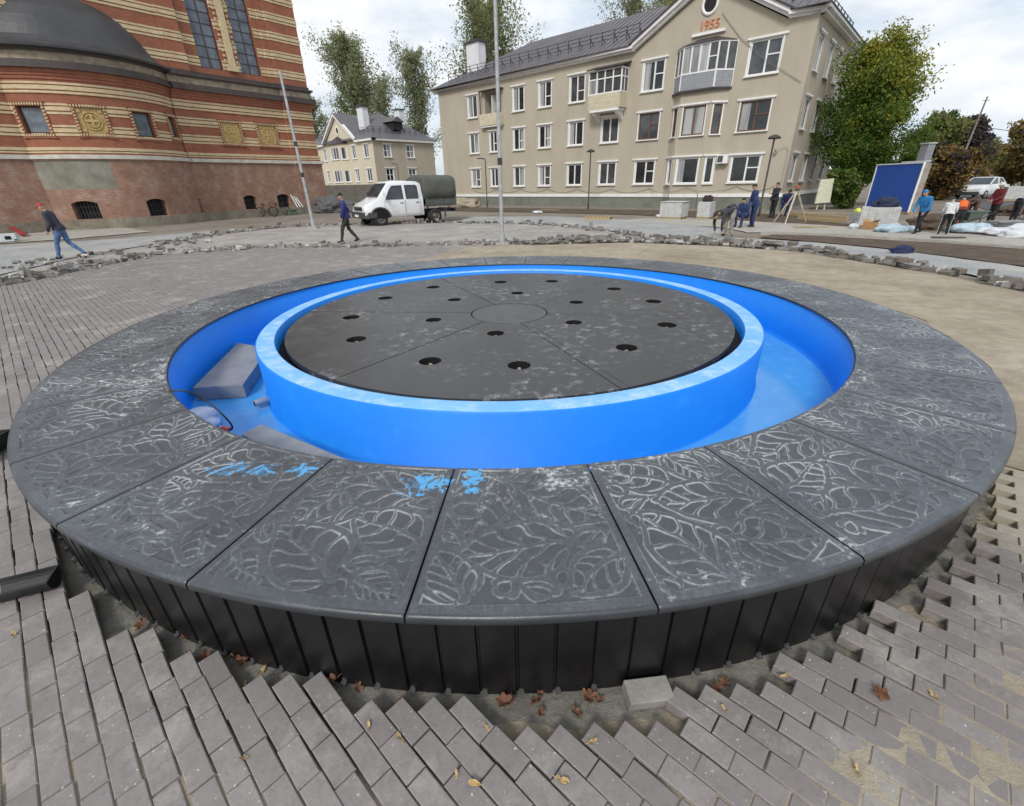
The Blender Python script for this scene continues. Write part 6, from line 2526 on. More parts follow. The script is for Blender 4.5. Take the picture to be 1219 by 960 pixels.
def person(label, loc, rz, H, lean=0, legs=None, arms=None, drop=0.0, head_tilt=0, top='navy', pants='dark', shoes='black', hat=None, vest=None, group='workers on the square', twist=0, shirt_sleeve=True, stripe=None):
    """One continuous body. The figure faces +Y; lengths are fractions of H."""
    piv = (0, 0, .53 - drop)
    J = {}
    legs = legs or {}
    for s, k in ((-1, 'l'), (1, 'r')):
        hip = Vector((s * .052, 0, .515 - drop))
        kn, an = legs.get(k, ((s * .060, .012, .285), (s * .062, -.005, .045)))
        kn, an = Vector(kn), Vector(an)
        f = Vector(legs.get(k + 'toe', (0, .085, -.02)))
        J[k] = (hip, kn, an, an + f)

    def up(p):
        q = Vector((p[0], p[1], p[2] - drop))
        q = rotz_(q, piv, radians(twist))
        return rotx(q, piv, -radians(lean))
    spine = [up(q) for q in ((0, 0, .54), (0, .006, .60), (0, .008, .68), (0, .004, .76), (0, -.004, .82))]
    neck = [up((0, -.004, .82)), up((0, .004, .875))]
    hc = up((0, .014, .930))
    Rh = Matrix.Rotation(-radians(lean * .6 + head_tilt), 3, 'X') @ Matrix.Rotation(radians(twist), 3, 'Z')
    segs = []      # (points, radii, flatness, region)
    for k in 'lr':
        hip, kn, an, toe = J[k]
        segs.append(([hip, hip.lerp(kn, .5), kn], [.062, .052, .040], 1, 'pants'))
        segs.append(([kn, kn.lerp(an, .35), an + Vector((0, 0, .01))], [.040, .039, .030], 1, 'pants'))
        segs.append(([an + Vector((0, -.02, -.012)), an.lerp(toe, .5) + Vector((0, 0, -.006)), toe], [.027, .026, .020], 1, 'shoes'))
    segs.append(([up((-.05, 0, .53)), up((.05, 0, .53))], [.062, .062], 1, 'pants'))
    for x in (-.042, 0.0, .042):
        segs.append(([up((x * .9, 0, .55)), up((x, .010, .66)), up((x * 1.35, .004, .775))], [.064, .060, .058], 1, 'top'))
    sh = {}
    for s, k in ((-1, 'l'), (1, 'r')):
        S = up((s * .112, -.004, .800))
        default = (up((s * .150, -.012, .640)), up((s * .145, .055, .500)))
        el, wr_ = arms.get(k, default) if arms else default
        el, wr_ = Vector(el), Vector(wr_)
        sh[k] = (S, el, wr_)
        segs.append(([up((s * .05, 0, .795)), S], [.050, .044], 1, 'top'))
        segs.append(([S, S.lerp(el, .5), el], [.045, .039, .033], 1, 'top'))
        segs.append(([el, el.lerp(wr_, .4), wr_], [.033, .031, .023], 1, 'top'))
    segs.append((neck, [.030, .028], 1, 'skin'))
    m = M()
    for pts, rad, fl, _ in segs:
        P_ = [p * H for p in pts]
        R_ = [q * H for q in rad]
        m.tube(P_, R_, 10)
        m.ball(P_[0], R_[0] * .99, 0, 10, 6)
        m.ball(P_[-1], R_[-1] * .99, 0, 10, 6)
        for p, q in zip(P_[1:-1], R_[1:-1]):
            m.ball(p, q, 0, 10, 6)
    # head with jaw, nose, brow and ears
    HR = lambda q: (hc + Rh @ Vector(q)) * H
    m.ball(hc * H, (.046 * H, .054 * H, .060 * H), 0, 14, 10, Rh)
    m.ball(HR((0, .012, -.032)), (.036 * H, .040 * H, .036 * H), 0, 12, 8, Rh)
    m.tube([HR((0, .048, .006)), HR((0, .062, -.014))], [.006 * H, .011 * H], 6)
    for s in (-1, 1):
        m.ball(HR((s * .046, -.002, -.004)), (.007 * H, .013 * H, .018 * H), 0, 8, 6, Rh)
    me = bpy.data.meshes.new('tmp')
    me.from_pydata(m.v, [], m.f)
    ob = bpy.data.objects.new('tmp', me)
    COL.objects.link(ob)
    md = ob.modifiers.new('r', 'REMESH')
    md.mode = 'VOXEL'
    md.voxel_size = .0125 * H
    sm = ob.modifiers.new('s', 'SMOOTH')
    sm.factor = .5
    sm.iterations = 4
    bpy.context.view_layer.update()
    ev = ob.evaluated_get(bpy.context.evaluated_depsgraph_get())
    bm_ = bpy.data.meshes.new_from_object(ev)
    COL.objects.unlink(ob)
    bpy.data.objects.remove(ob)
    bpy.data.meshes.remove(me)
    nv = len(bm_.vertices)
    co = np.empty(nv * 3, np.float32)
    bm_.vertices.foreach_get('co', co)
    co = co.reshape(-1, 3)
    faces = [tuple(p.vertices) for p in bm_.polygons]
    fc = np.array([co[list(f)].mean(0) for f in faces])
    reg = ['pants', 'top', 'shoes', 'skin']
    best = np.full(len(fc), 9.0)
    who = np.zeros(len(fc), int)

    def seg_d(P_, a, b):
        a, b = np.array(a), np.array(b)
        t = np.clip(((P_ - a) @ (b - a)) / max(1e-9, (b - a) @ (b - a)), 0, 1)
        return np.linalg.norm(P_ - (a + t[:, None] * (b - a)), axis=1)
    for pts, rad, fl, rg in segs:
        for k in range(len(pts) - 1):
            d = seg_d(fc, pts[k] * H, pts[k + 1] * H) / ((rad[k] + rad[k + 1]) / 2 * H)
            if rg == 'skin':
                d = d * 1.05
            w_ = d < best
            best[w_] = d[w_]
            who[w_] = reg.index(rg)
    dh = np.linalg.norm((fc - np.array(hc * H)), axis=1)
    who[dh < .075 * H] = 3
    bpy.data.meshes.remove(bm_)
    # cloth folds: the clothed surface swells and creases
    hcv = np.array(hc * H)
    for vi in range(nv):
        if np.abs(co[vi] - hcv).max() > .085 * H:
            q = Vector(co[vi]) / H
            co[vi] += np.array(noise.noise_vector(Vector((q.x * 11, q.y * 11, q.z * 19 + rz * 3)))) * .0085 * H
    b = M()
    b.v = [tuple(c) for c in co]
    b.f = faces
    b.m = [int(x) for x in who]
    b.sm = [True] * len(faces)
    # hands: palm, four fingers of unequal length, thumb from the side
    for k, s in (('l', -1), ('r', 1)):
        S, el, wr_ = sh[k]
        d = (wr_ - el).normalized()
        side = Vector((s * 1.0, 0, 0))
        side = (side - d * side.dot(d)).normalized()
        nrm = d.cross(side)
        fw = nrm if nrm.y > 0 else -nrm
        pc = wr_ + d * .026
        R_ = Matrix((fw, side, d)).transposed()
        b.ball(pc * H, (.021 * H, .010 * H, .030 * H), 3, 10, 8, R_)
        for q, ln in ((-.014, .036), (-.005, .042), (.005, .040), (.014, .032)):
            f0 = wr_ + d * .046 + fw * q
            f1 = f0 + d * ln * .55 - side * .004
            f2 = f1 + d * ln * .30 - side * .014
            b.tube([f0 * H, f1 * H, f2 * H], [.0058 * H, .0053 * H, .004 * H], 6, 3)
        t0 = wr_ + d * .015 + fw * .016
        b.tube([t0 * H, (t0 + d * .018 + fw * .016) * H, (t0 + d * .040 + fw * .020 - side * .006) * H], [.007 * H, .0065 * H, .005 * H], 6, 3)
    # eyes and mouth
    for s in (-1, 1):
        b.ball(HR((s * .018, .0485, .008)), .0062 * H, 4, 8, 6)
    b.tube([HR((-.015, .050, -.034)), HR((0, .0535, -.035)), HR((.015, .050, -.034))], .0032 * H, 5, 5)
    t = thing('person', label, 'person', loc, rz, group)
    b.build('body', [cloth(*pants) if isinstance(pants, tuple) else pants, cloth(*top), cloth(*shoes) if isinstance(shoes, tuple) else shoes, SKIN, M_GAP, cloth('lip', (.30, .12, .10))], t, org=Z3)
    # hair or hat
    m = M()
    rows = []
    big = 1.10 if hat else 1.06
    for i in range(6):
        th = (pi * .52) * i / 5
        row = []
        for j in range(16):
            a = 2 * pi * j / 16
            low_ = -.012 if (sin(a) < .2 and not hat) else .012
            z = .060 * big * cos(th) + .006 if i < 5 else low_
            row.append(HR((.046 * big * sin(th) * cos(a), (.054 * big * sin(th)) * sin(a) - .003, z)))
        rows.append(row)
    m.grid(rows[::-1], 0, True, True)
    if hat and hat[2] == 'cap':
        m.hexa([HR((-.036, .045, .012)), HR((.036, .045, .012)), HR((.026, .098, .004)), HR((-.026, .098, .004)), HR((-.036, .045, .020)), HR((.036, .045, .020)), HR((.026, .098, .010)), HR((-.026, .098, .010))])
    if hat and hat[2] == 'helmet':
        rows = [[HR((q * .046 * cos(2 * pi * j / 16), q * .054 * sin(2 * pi * j / 16), z)) for j in range(16)] for q, z in ((1.10, .016), (1.38, .010), (1.38, .006), (1.08, .010))]
        m.grid(rows, 0, True, True)
    m.build('hat' if hat else 'hair', cloth(hat[0], hat[1]) if hat else cloth('hair', (.045, .032, .024)), t, org=Z3)
    # collar and jacket hem stand off the body as separate garments do
    m = M()
    rows = [[up((.070 * q * cos(2 * pi * j / 20), .062 * q * sin(2 * pi * j / 20), z)) * H for j in range(20)] for q, z in ((1.30, .615), (1.50, .545), (1.62, .50), (1.55, .498))]
    m.grid(rows[::-1], 0, True, True)
    m.build('jacket_hem', cloth(*top), t, org=Z3)
    m = M()
    rows = [[up((.046 * q * cos(2 * pi * j / 16), .042 * q * sin(2 * pi * j / 16), z)) * H for j in range(16)] for q, z in ((1.15, .815), (1.05, .85), (.92, .852))]
    m.grid(rows, 0, True, True)
    m.build('collar', cloth(*top), t, org=Z3)
    if vest:
        m = M()
        rows = [[up((.098 * q * cos(2 * pi * j / 24), .079 * q * sin(2 * pi * j / 24) + .004, z)) * H for j in range(24)] for q, z in ((.98, .53), (1.02, .60), (1.06, .70), (1.22, .77), (.95, .825), (.62, .84))]
        m.grid(rows[::-1], 0, True, True)
        m.build('vest', cloth(*vest), t, org=Z3)
    if stripe:
        m = M()
        for k in 'lr':
            hip, kn, an, toe = J[k]
            s = -1 if k == 'l' else 1
            ox = Vector((s * .046, 0, 0))
            m.tube([(hip + ox * 1.25) * H, (kn + ox * .9) * H, (an + ox * .75) * H], .009 * H, 5)
        m.build('side_stripe', cloth(*stripe), t, org=Z3)
    return t


NAVY, DKBL, BLACKC, DARK = ('navy', (.025, .04, .12)), ('dark_blue', (.03, .055, .17)), ('black', (.015, .015, .018)), ('charcoal', (.03, .03, .034))
JEAN = ('jeans', (.10, .19, .36))


def A(p):
    return Vector(p)


def face_to(dx, dy):
    return atan2(-dx, dy)


stride = {'l': ((-.055, .10, .295), (-.058, .155, .045)), 'r': ((.055, -.03, .285), (.060, -.20, .085)), 'rtoe': (0, .06, -.055)}
stride2 = {'l': ((-.055, .115, .30), (-.058, .165, .045)), 'r': ((.055, -.02, .285), (.060, -.175, .065)), 'rtoe': (0, .07, -.045)}


def rel(lean, pts, drop=0.0):
    """Arm joints given for an upright body, carried along with the lean."""
    piv = (0, 0, .53 - drop)
    return tuple(rotx(Vector((p[0], p[1], p[2] - drop)), piv, -radians(lean)) for p in pts)


# walkers on the left
p = gp(86, 309)
person('man in a red cap and dark jacket with blue jeans, walking past the church', (p.x, p.y, .03), face_to(-.95, -.3), 1.60, lean=16, legs=stride, top=('dark_slate', (.045, .05, .075)), pants=JEAN, shoes=BLACKC, hat=('red_cap', (.45, .06, .06), 'cap'), arms={'l': rel(16, ((-.150, .02, .63), (-.12, .13, .54))), 'r': rel(16, ((.150, .02, .63), (.12, .13, .54)))}, head_tilt=8, group='people walking on the square')
p = gp(417, 290)
person('man in a black cap and blue jacket walking in front of the white truck', (p.x, p.y, .03), face_to(-.9, -.35), 1.62, lean=4, legs=stride2, top=('royal_navy', (.035, .05, .20)), pants=('olive_black', (.045, .043, .032)), shoes=BLACKC, hat=('black_cap', (.02, .02, .022), 'cap'), arms={'l': rel(4, ((-.150, .05, .65), (-.14, .11, .53))), 'r': rel(4, ((.150, -.08, .65), (.15, -.02, .50)))}, group='people walking on the square')
# the bending paver and the men round him
p = gp(866, 283)
person('worker in pale trousers bending right down over the loose pavers', (p.x, p.y, .03), face_to(-.95, -.3), 1.62, lean=104, legs={'l': ((-.075, .03, .285), (-.085, .0, .045)), 'r': ((.075, .03, .285), (.085, .0, .045))}, top=('grey_black', (.05, .052, .058)), pants=('pale_trousers', (.33, .31, .27)), shoes=BLACKC, arms={'l': (A((-.12, .30, .30)), A((-.10, .26, .13))), 'r': (A((.12, .30, .30)), A((.10, .27, .13)))}, head_tilt=-30)
p = gp(884, 271)
person('worker in a dark blue suit sitting on a low stack behind the bending man', (p.x, p.y, 0), face_to(-.8, -.5), 1.55, lean=22, drop=.24, legs={'l': ((-.09, .22, .32), (-.09, .24, .045)), 'r': ((.09, .22, .32), (.09, .20, .045))}, top=DKBL, pants=NAVY, shoes=BLACKC, arms={'l': rel(22, ((-.15, .06, .64), (-.07, .17, .56)), .24), 'r': rel(22, ((.15, .06, .64), (.07, .17, .56)), .24)})
p = gp(894, 271)
person('tall worker in a dark blue suit standing between the bending man and the tripod', (p.x, p.y, 0), face_to(-.9, .1), 1.62, lean=12, top=DKBL, pants=NAVY, shoes=BLACKC, arms={'l': rel(12, ((-.15, .05, .64), (-.10, .13, .52))), 'r': rel(12, ((.15, .05, .64), (.10, .13, .52)))}, head_tilt=10)
p = gp(918, 260)
person('worker all in black standing left of the tripod with an arm held out', (p.x, p.y, 0), face_to(-.95, -.2), 1.58, lean=0, top=('black_jacket', (.03, .03, .045)), pants=BLACKC, shoes=BLACKC, arms={'l': (A((-.13, .10, .69)), A((-.09, .24, .70))), 'r': (A((.15, -.02, .64)), A((.15, .05, .50)))})
p = gp(931, 258)
person('worker in navy overalls crouching behind the legs of the tripod', (p.x, p.y, 0), face_to(-.2, -.9), 1.58, lean=35, drop=.12, legs={'l': ((-.08, .13, .30), (-.075, -.01, .045)), 'r': ((.08, .13, .30), (.075, -.01, .045))}, top=NAVY, pants=NAVY, shoes=BLACKC, arms={'l': rel(35, ((-.15, .06, .64), (-.06, .16, .60)), .12), 'r': rel(35, ((.15, .06, .64), (.06, .16, .60)), .12)}, head_tilt=10)
# right-hand group
p = gp(1091, 279)
person('man in a bright blue hooded jacket stepping forward beside the paver pallet', (p.x, p.y, .02), face_to(-.95, -.25), 1.38, lean=22, legs={'l': ((-.055, .12, .295), (-.058, .16, .045)), 'r': ((.055, .0, .285), (.060, -.16, .055))}, top=('bright_blue', (.03, .22, .52)), pants=BLACKC, shoes=BLACKC, hat=('blue_hood', (.03, .20, .48), 'hood'), arms={'l': rel(22, ((-.15, .06, .65), (-.12, .17, .55))), 'r': rel(22, ((.15, .06, .65), (.12, .19, .55)))})
p = gp(1121, 280)
person('worker in a white shirt and black trousers with a white stripe, leaning over the wheelbarrow', (p.x, p.y, .02), face_to(.55, .8), 1.16, lean=26, legs={'l': ((-.07, .05, .285), (-.09, -.04, .045)), 'r': ((.07, .07, .29), (.085, .02, .045))}, top=('white_shirt', (.68, .68, .70)), pants=BLACKC, shoes=BLACKC, stripe=('white_stripe', (.62, .62, .62)), arms={'l': rel(26, ((-.14, .10, .66), (-.10, .22, .58))), 'r': rel(26, ((.14, .10, .66), (.10, .22, .58)))}, head_tilt=12)
p = gp(1136, 275)
person('worker in an orange vest over a dark red sweater, stooping beside the white shirt', (p.x, p.y, .02), face_to(.5, .8), 1.18, lean=38, top=('wine_sweater', (.17, .035, .03)), pants=DARK, shoes=BLACKC, vest=('orange_vest', (.85, .17, .03)), arms={'l': rel(38, ((-.14, .10, .66), (-.10, .22, .58))), 'r': rel(38, ((.14, .10, .66), (.10, .22, .58)))}, head_tilt=15)
p = gp(1152, 263)
person('worker in brown bending deep over behind the wheelbarrow', (p.x, p.y, .02), face_to(-.6, -.5), 1.45, lean=92, top=('brown_coat', (.12, .07, .05)), pants=('dark_brown', (.06, .045, .04)), shoes=BLACKC, arms={'l': (A((-.12, .30, .36)), A((-.10, .26, .20))), 'r': (A((.12, .30, .36)), A((.10, .27, .20)))}, head_tilt=-20)
p = gp(1176, 269)
person('man in a white helmet and dark red jacket standing near the sacks', (p.x, p.y, .02), face_to(-.95, .1), 1.46, lean=6, top=('maroon', (.17, .018, .022)), pants=BLACKC, shoes=BLACKC, hat=('white_helmet', (.78, .75, .66), 'helmet'), arms={'l': rel(6, ((-.14, .06, .65), (-.07, .17, .60))), 'r': rel(6, ((.14, .06, .65), (.06, .17, .60)))}, head_tilt=10)
p = gp(1203, 266)
person('worker in black bending down over the slabs at the right edge', (p.x, p.y, .02), face_to(.95, -.1), 1.40, lean=85, top=('ink_jacket', (.025, .028, .05)), pants=BLACKC, shoes=BLACKC, arms={'l': (A((-.12, .32, .38)), A((-.10, .29, .20))), 'r': (A((.12, .32, .38)), A((.10, .30, .20)))}, head_tilt=-20)
# ------------------------------------------------------------------ poles and lamps
M_GALV = mat('galvanised_pole', (0.46, 0.47, 0.475), 0.55, (0.30, 0.31, 0.32), 7, 0.9, metal=0.2)
M_LPOST = mat('brown_lamp_post', (0.040, 0.034, 0.032), 0.5, (0.03, 0.026, 0.025), 5)
M_WOOD = mat('raw_timber', (0.46, 0.35, 0.20), 0.85, (0.32, 0.23, 0.12), 7, 0.9, stretch=(1, 6, 6))


def seg_pole(name, label, x, y, z1, r0, r1, lean=(0, 0), joints=()):
    p = gp(x, y)
    t = thing(name, label, 'pole', (p.x, p.y, 0))
    m = M()
    n = 14
    m.tube([(lean[0] * k / n, lean[1] * k / n, .12 + (z1 - .12) * k / n) for k in range(n + 1)], [r0 + (r1 - r0) * k / n for k in range(n + 1)], 12)
    m.build('shaft', M_GALV, t, org=Z3)
    for q in joints:
        m = M()
        f = q / z1
        rr2 = (r0 + (r1 - r0) * f) + .012
        m.tube([(lean[0] * f, lean[1] * f, q - .09), (lean[0] * f, lean[1] * f, q + .09)], rr2, 12)
        m.build('clamp', M_LPOST, t, org=Z3)
    m = M()
    m.box((0, 0, .06), (.40, .40, .12), 0)
    m.tube([(0, 0, .10), (0, 0, .40)], [r0 + .05, r0 + .02], 12, 1)
    for sx in (-1, 1):
        for sy in (-1, 1):
            m.tube([(sx * .14, sy * .14, .10), (sx * .14, sy * .14, .19)], .016, 6, 1)
    m.build('foot', [M_CONC, M_GALV], t, org=Z3)
    return t


seg_pole('steel_pole', 'tall grey steel pole standing right behind the fountain, cut off at the top', 598, 293.5, 9.5, .062, .045, (0, .05), (2.4,))
p = gp(374, 273)
seg_pole('steel_pole', 'white leaning steel pole in front of the right corner of the church', 374, 273, 6.3, .075, .05, (-.12, 0), (2.35, 3.6))


def street_lamp(label, x, y, top_px, arm, small=False):
    p = gp(x, y)
    H = h_at(p, x + (x - 631) * (y - top_px) / -1500 * -1, top_px)
    t = thing('street_lamp', label, 'lamp', (p.x, p.y, 0), 0, 'dark street lamps before the houses')
    m = M()
    m.tube([(0, 0, 0), (0, 0, .5), (0, 0, .52), (0, 0, H)], [.06, .06, .045, .038], 10)
    m.build('post', M_LPOST, t, org=Z3)
    m = M()
    s = arm
    if small:
        m.tube([(0, 0, H - .02), (s * .1, 0, H + .05), (s * .48, 0, H + .07)], .035, 8)
        m.box((s * .42, 0, H + .07), (.5, .16, .07))
    else:
        m.lathe([(0.02, H + .16), (.12, H + .14), (.27, H + .05), (.29, H - .02), (.05, H - .02), (.03, H - .10)], 20)
    m.build('lamp_head', M_LPOST, t, org=Z3)
    return t


street_lamp('dark street lamp with a bent arm before the left end of the large house', 580, 247, 190, -1, True)
street_lamp('dark street lamp with round head before the middle of the large house', 700, 249, 181, 1)
street_lamp('dark street lamp with round head before the right end of the large house', 903, 258, 165, 1)
p = gp(477, 246)
t = street_lamp('short dark street lamp with flat arm peeking over the truck before the small house', 478, 240, 196, -1, True)

# leaning utility mast and wires at the right
p = at_dist(1126, 236, 40)
zt = h_at(p, 1131, 116)
m = M()
m.tube([(p.x, p.y, 0), (p.x + .35, p.y, zt)], [.09, .05], 10)
m.bar((p.x + .1, p.y, zt - .25), (p.x + .6, p.y, zt - .25), .04)
tag(m.build('utility_pole', M_BARKL, org=(p.x, p.y, 0)), 'grey utility pole rising behind the dark purple tree', 'pole')
q = at_dist(1300, 150, 40)
for k, (y0, y1) in enumerate(((153, 158), (169, 175))):
    za, zb = h_at(p, 1128, y0 - 3), h_at(q, 1300, y1 + 4)
    m = M()
    m.tube([(p.x + (q.x - p.x) * t_, p.y + (q.y - p.y) * t_, za + (zb - za) * t_ - .6 * t_ * (1 - t_)) for t_ in np.linspace(0, 1, 11)], .022, 5)
    tag(m.build('overhead_wire', M_LPOST, org=(p.x, p.y, za)), ('upper' if k == 0 else 'lower') + ' dark overhead wire crossing the sky on the right', 'wire')

# ------------------------------------------------------------------ pallets of pavers
M_PALE = mat('pale_paver_stack', (0.56, 0.56, 0.55), 0.85, (0.43, 0.43, 0.42), 6, 0.9, bmp=0.3, bscale=30)
M_NAVYC = cloth('heap_navy', (.02, .03, .07))


def pallet(label, loc, rz, sx, sy, nz, cut=0.0):
    t = thing('paver_pallet', label, 'pallet', loc, rz)
    m = M()
    for k in range(6):
        m.box((-sx / 2 + sx * (k + .5) / 6, 0, .105), (sx / 6 - .02, sy, .022))
    for y in (-sy / 2 + .05, 0, sy / 2 - .05):
        m.box((0, y, .05), (sx, .09, .085))
    m.build('pallet', M_WOOD, t, org=Z3)
    m = M()
    lh = .075
    nx, ny = int(sx / .2), int(sy / .1)
    r = random.Random(3)
    for z in range(nz):
        for i in range(nx):
            for j in range(ny):
                if 0 < i < nx - 1 and 0 < j < ny - 1 and z < nz - 1:
                    continue
                m.box((-sx / 2 + sx * (i + .5) / nx + r.gauss(0, .002), -sy / 2 + sy * (j + .5) / ny + r.gauss(0, .002), .12 + lh * (z + .5)), (sx / nx - .004, sy / ny - .004, lh - .005))
    m.build('paver_stack', M_PALE, t, org=Z3)
    return t, .12 + lh * nz


p = gp(798, 262)
t, h = pallet('pallet of pale pavers standing left of the bending worker', (p.x + .3, p.y + .5, 0), radians(-42), 1.1, .9, 9)
m = M()
m.box((0, 0, 0), (1.18, .98, .018))
o = tag(m.build('cover_board', M_PALE), 'thin pale board lying on top of the pallet left of the bending worker', 'board')
o.location = (p.x + .3, p.y + .5, h + .012)
o.rotation_euler = (0, 0, radians(-42))
p = gp(838, 262)
t, h = pallet('narrow pallet of pale pavers with a dark jacket on it, behind the bending worker', (p.x + .2, p.y + .4, 0), radians(-42), .6, .7, 9)
o = bag('jacket_heap', (p.x + .2, p.y + .4, h + .002), (.24, .2, .2), cloth('heap_dark', (.035, .02, .025)), 5.1)
tag(o, 'dark jacket heaped on the narrow pallet behind the bending worker', 'jacket')
p = gp(1038, 273)
t, h = pallet('pallet of grey pavers in front of the blue cabin', (p.x + .45, p.y + .45, 0), radians(-35), 1.15, .95, 8)
o = bag('clothes_heap', (p.x + .62, p.y + .52, h + .002), (.42, .30, .22), M_NAVYC, 7.7, 4)
tag(o, 'heap of dark navy clothes on the pallet in front of the blue cabin', 'clothes')
p = gp(1205, 240)
t, h = pallet('tall pallet of pale grey pavers behind the man bending at the right edge', (p.x + .8, p.y + .6, 0), radians(-30), 1.5, 1.1, 10)

# blue cabin with pale edges
A0, B0 = gp(1028, 251), gp(1080, 256)
d = (B0 - A0).normalized()
L = (B0 - A0).length
nr = Vector((-d.y, d.x, 0))
h0 = h_at(B0, 1102, 194)
cab = thing('site_cabin', 'bright blue panelled site cabin with white metal edges', 'cabin', tuple(A0), world=True)
M_CBLUE = mat('cabin_blue', (0.014, 0.085, 0.42), 0.5, (0.012, 0.075, 0.37), 1.5)
M_CSIDE = mat('cabin_side', (0.33, 0.29, 0.25), 0.7, (0.22, 0.19, 0.165), 4)
P = flat_P(A0, d, -nr)
m = M()
pbox(m, P, .04, L - .04, .15, h0, -.30, -.02, 0)
m.build('blue_panel', M_CBLUE, cab)
m = M()
for a, b, z0, z1 in ((0, .05, .1, h0 + .04), (L - .05, L, .1, h0 + .04), (.05, L - .05, h0 - .01, h0 + .04)):
    pbox(m, P, a, b, z0, z1, -.06, .02, 0)
m.build('edge_trim', M_WHITE, cab)
m = M()
pbox(m, P, L - .038, L + .03, .1, h0 - .02, -.31, -.062, 0)
m.build('side_panel', M_CSIDE, cab)
m = M()
pbox(m, P, 0, L, 0, .14, -.3, -.04, 0)
m.build('skids', M_WOOD, cab)
m = M()
pbox(m, P, L * .52, L * .98, h0 + .05, h0 + .10, -.32, -.05)
tag(m.build('board', M_PALE, org=tuple(A0 + d * L * .7 + Vector((0, 0, h0)))), 'white board lying on the roof of the blue cabin', 'board')
# grey corrugated hut roof behind the cabin
p = at_dist(1084, 236, 27.5)
zb, zt = h_at(p, 1098, 191), h_at(p, 1100, 172)
m = M()
for k in range(12):
    m.box((p.x - .175 + k * .032, p.y, zt / 2), (.026, .5, zt), 0)
m.box((p.x, p.y, zt / 2), (.36, .46, zt - .02), 0)
m.box((p.x, p.y, zt + .04), (.46, .6, .06), 1)
tag(m.build('corrugated_hut', [M_SIDING, M_PALE], org=(p.x, p.y, 0)), 'grey corrugated metal hut behind the blue cabin', 'hut')

# surveying tripod
p = gp(940, 266)
tr = thing('tripod', 'pale wooden surveying tripod with a small level on top', 'tripod', (p.x, p.y, 0))
zt = h_at(p, 946, 226)
for a in (gp(921, 265), gp(959, 264.5), gp(934, 268)):
    m = M()
    b0 = Vector((a.x - p.x, a.y - p.y, 0))
    tp = Vector((0, 0, zt))
    s = Vector((.02, 0, 0))
    m.bar(b0.lerp(tp, .0), b0.lerp(tp, .52), .032, .032, 0)
    m.bar(b0.lerp(tp, .40) + s, tp + s, .022, .022, 0)
    m.bar(b0.lerp(tp, .40) - s, tp - s, .022, .022, 0)
    m.bar(b0.lerp(tp, -.02), b0.lerp(tp, .06), .022, .022, 1)
    m.build('leg', [mat('pale_tripod_wood', (.62, .55, .44), .6, (.5, .43, .33), 9), M_IRON], tr, org=Z3)
m = M()
m.lathe([(.001, zt - .03), (.09, zt - .03), (.09, zt + .02), (.001, zt + .02)], 16)
m.build('head', M_IRON, tr, org=Z3)
m = M()
m.box((0, 0, zt + .09), (.10, .10, .12))
m.tube([(-.13, 0, zt + .11), (.13, 0, zt + .11)], .035, 10)
m.build('level', mat('red_instrument', (.42, .10, .06), .5), tr, org=Z3, bevel=.008)

# wheelbarrow
p = gp(1146, 273)
wb = thing('wheelbarrow', 'grey-green wheelbarrow with a red wheel beside the orange vest', 'wheelbarrow', (p.x, p.y, 0), radians(200))
m = M()
lo = [(-.28, -.20, .30), (.26, -.17, .30), (.26, .17, .30), (-.28, .20, .30)]
hi = [(-.52, -.33, .58), (.46, -.28, .60), (.46, .28, .60), (-.52, .33, .58)]
for k in range(4):
    m.face([lo[k], lo[(k + 1) % 4], hi[(k + 1) % 4], hi[k]])
    m.face([hi[k], hi[(k + 1) % 4], lo[(k + 1) % 4], lo[k]])
    m.bar(hi[k], hi[(k + 1) % 4], .03)
m.face(lo)
m.build('tub', mat('barrow_green', (.16, .20, .165), .5, (.11, .13, .11), 5), wb, org=Z3)
m = M()
for s in (-1, 1):
    m.tube([(.55, s * .05, .19), (.2, s * .20, .28), (-.4, s * .26, .36), (-.95, s * .29, .56)], .018, 8)
    m.tube([(-.32, s * .24, .33), (-.36, s * .26, .01)], .016, 8)
m.build('frame', M_IRON, wb, org=Z3)
m = M()
n = 20
rows = [[(.55 + a * cos(2 * pi * j / n), b, .19 + a * sin(2 * pi * j / n)) for j in range(n)] for a, b in ((.06, -.03), (.15, -.045), (.185, -.03), (.19, 0), (.185, .03), (.15, .045), (.06, .03))]
m.grid(rows, 0, True, True)
w_ = m.build('wheel', M_TYRE, wb, org=Z3)
m = M()
for s in (-1, 1):
    rows = [[(.55 + a * cos(2 * pi * j / n), b * s, .19 + a * sin(2 * pi * j / n)) for j in range(n)] for a, b in ((.001, .03), (.06, .045), (.13, .048), (.14, .03))]
    m.grid(rows, 0, True, True)
m.build('hub', mat('red_hub', (.50, .12, .05), .5), w_, org=Z3)

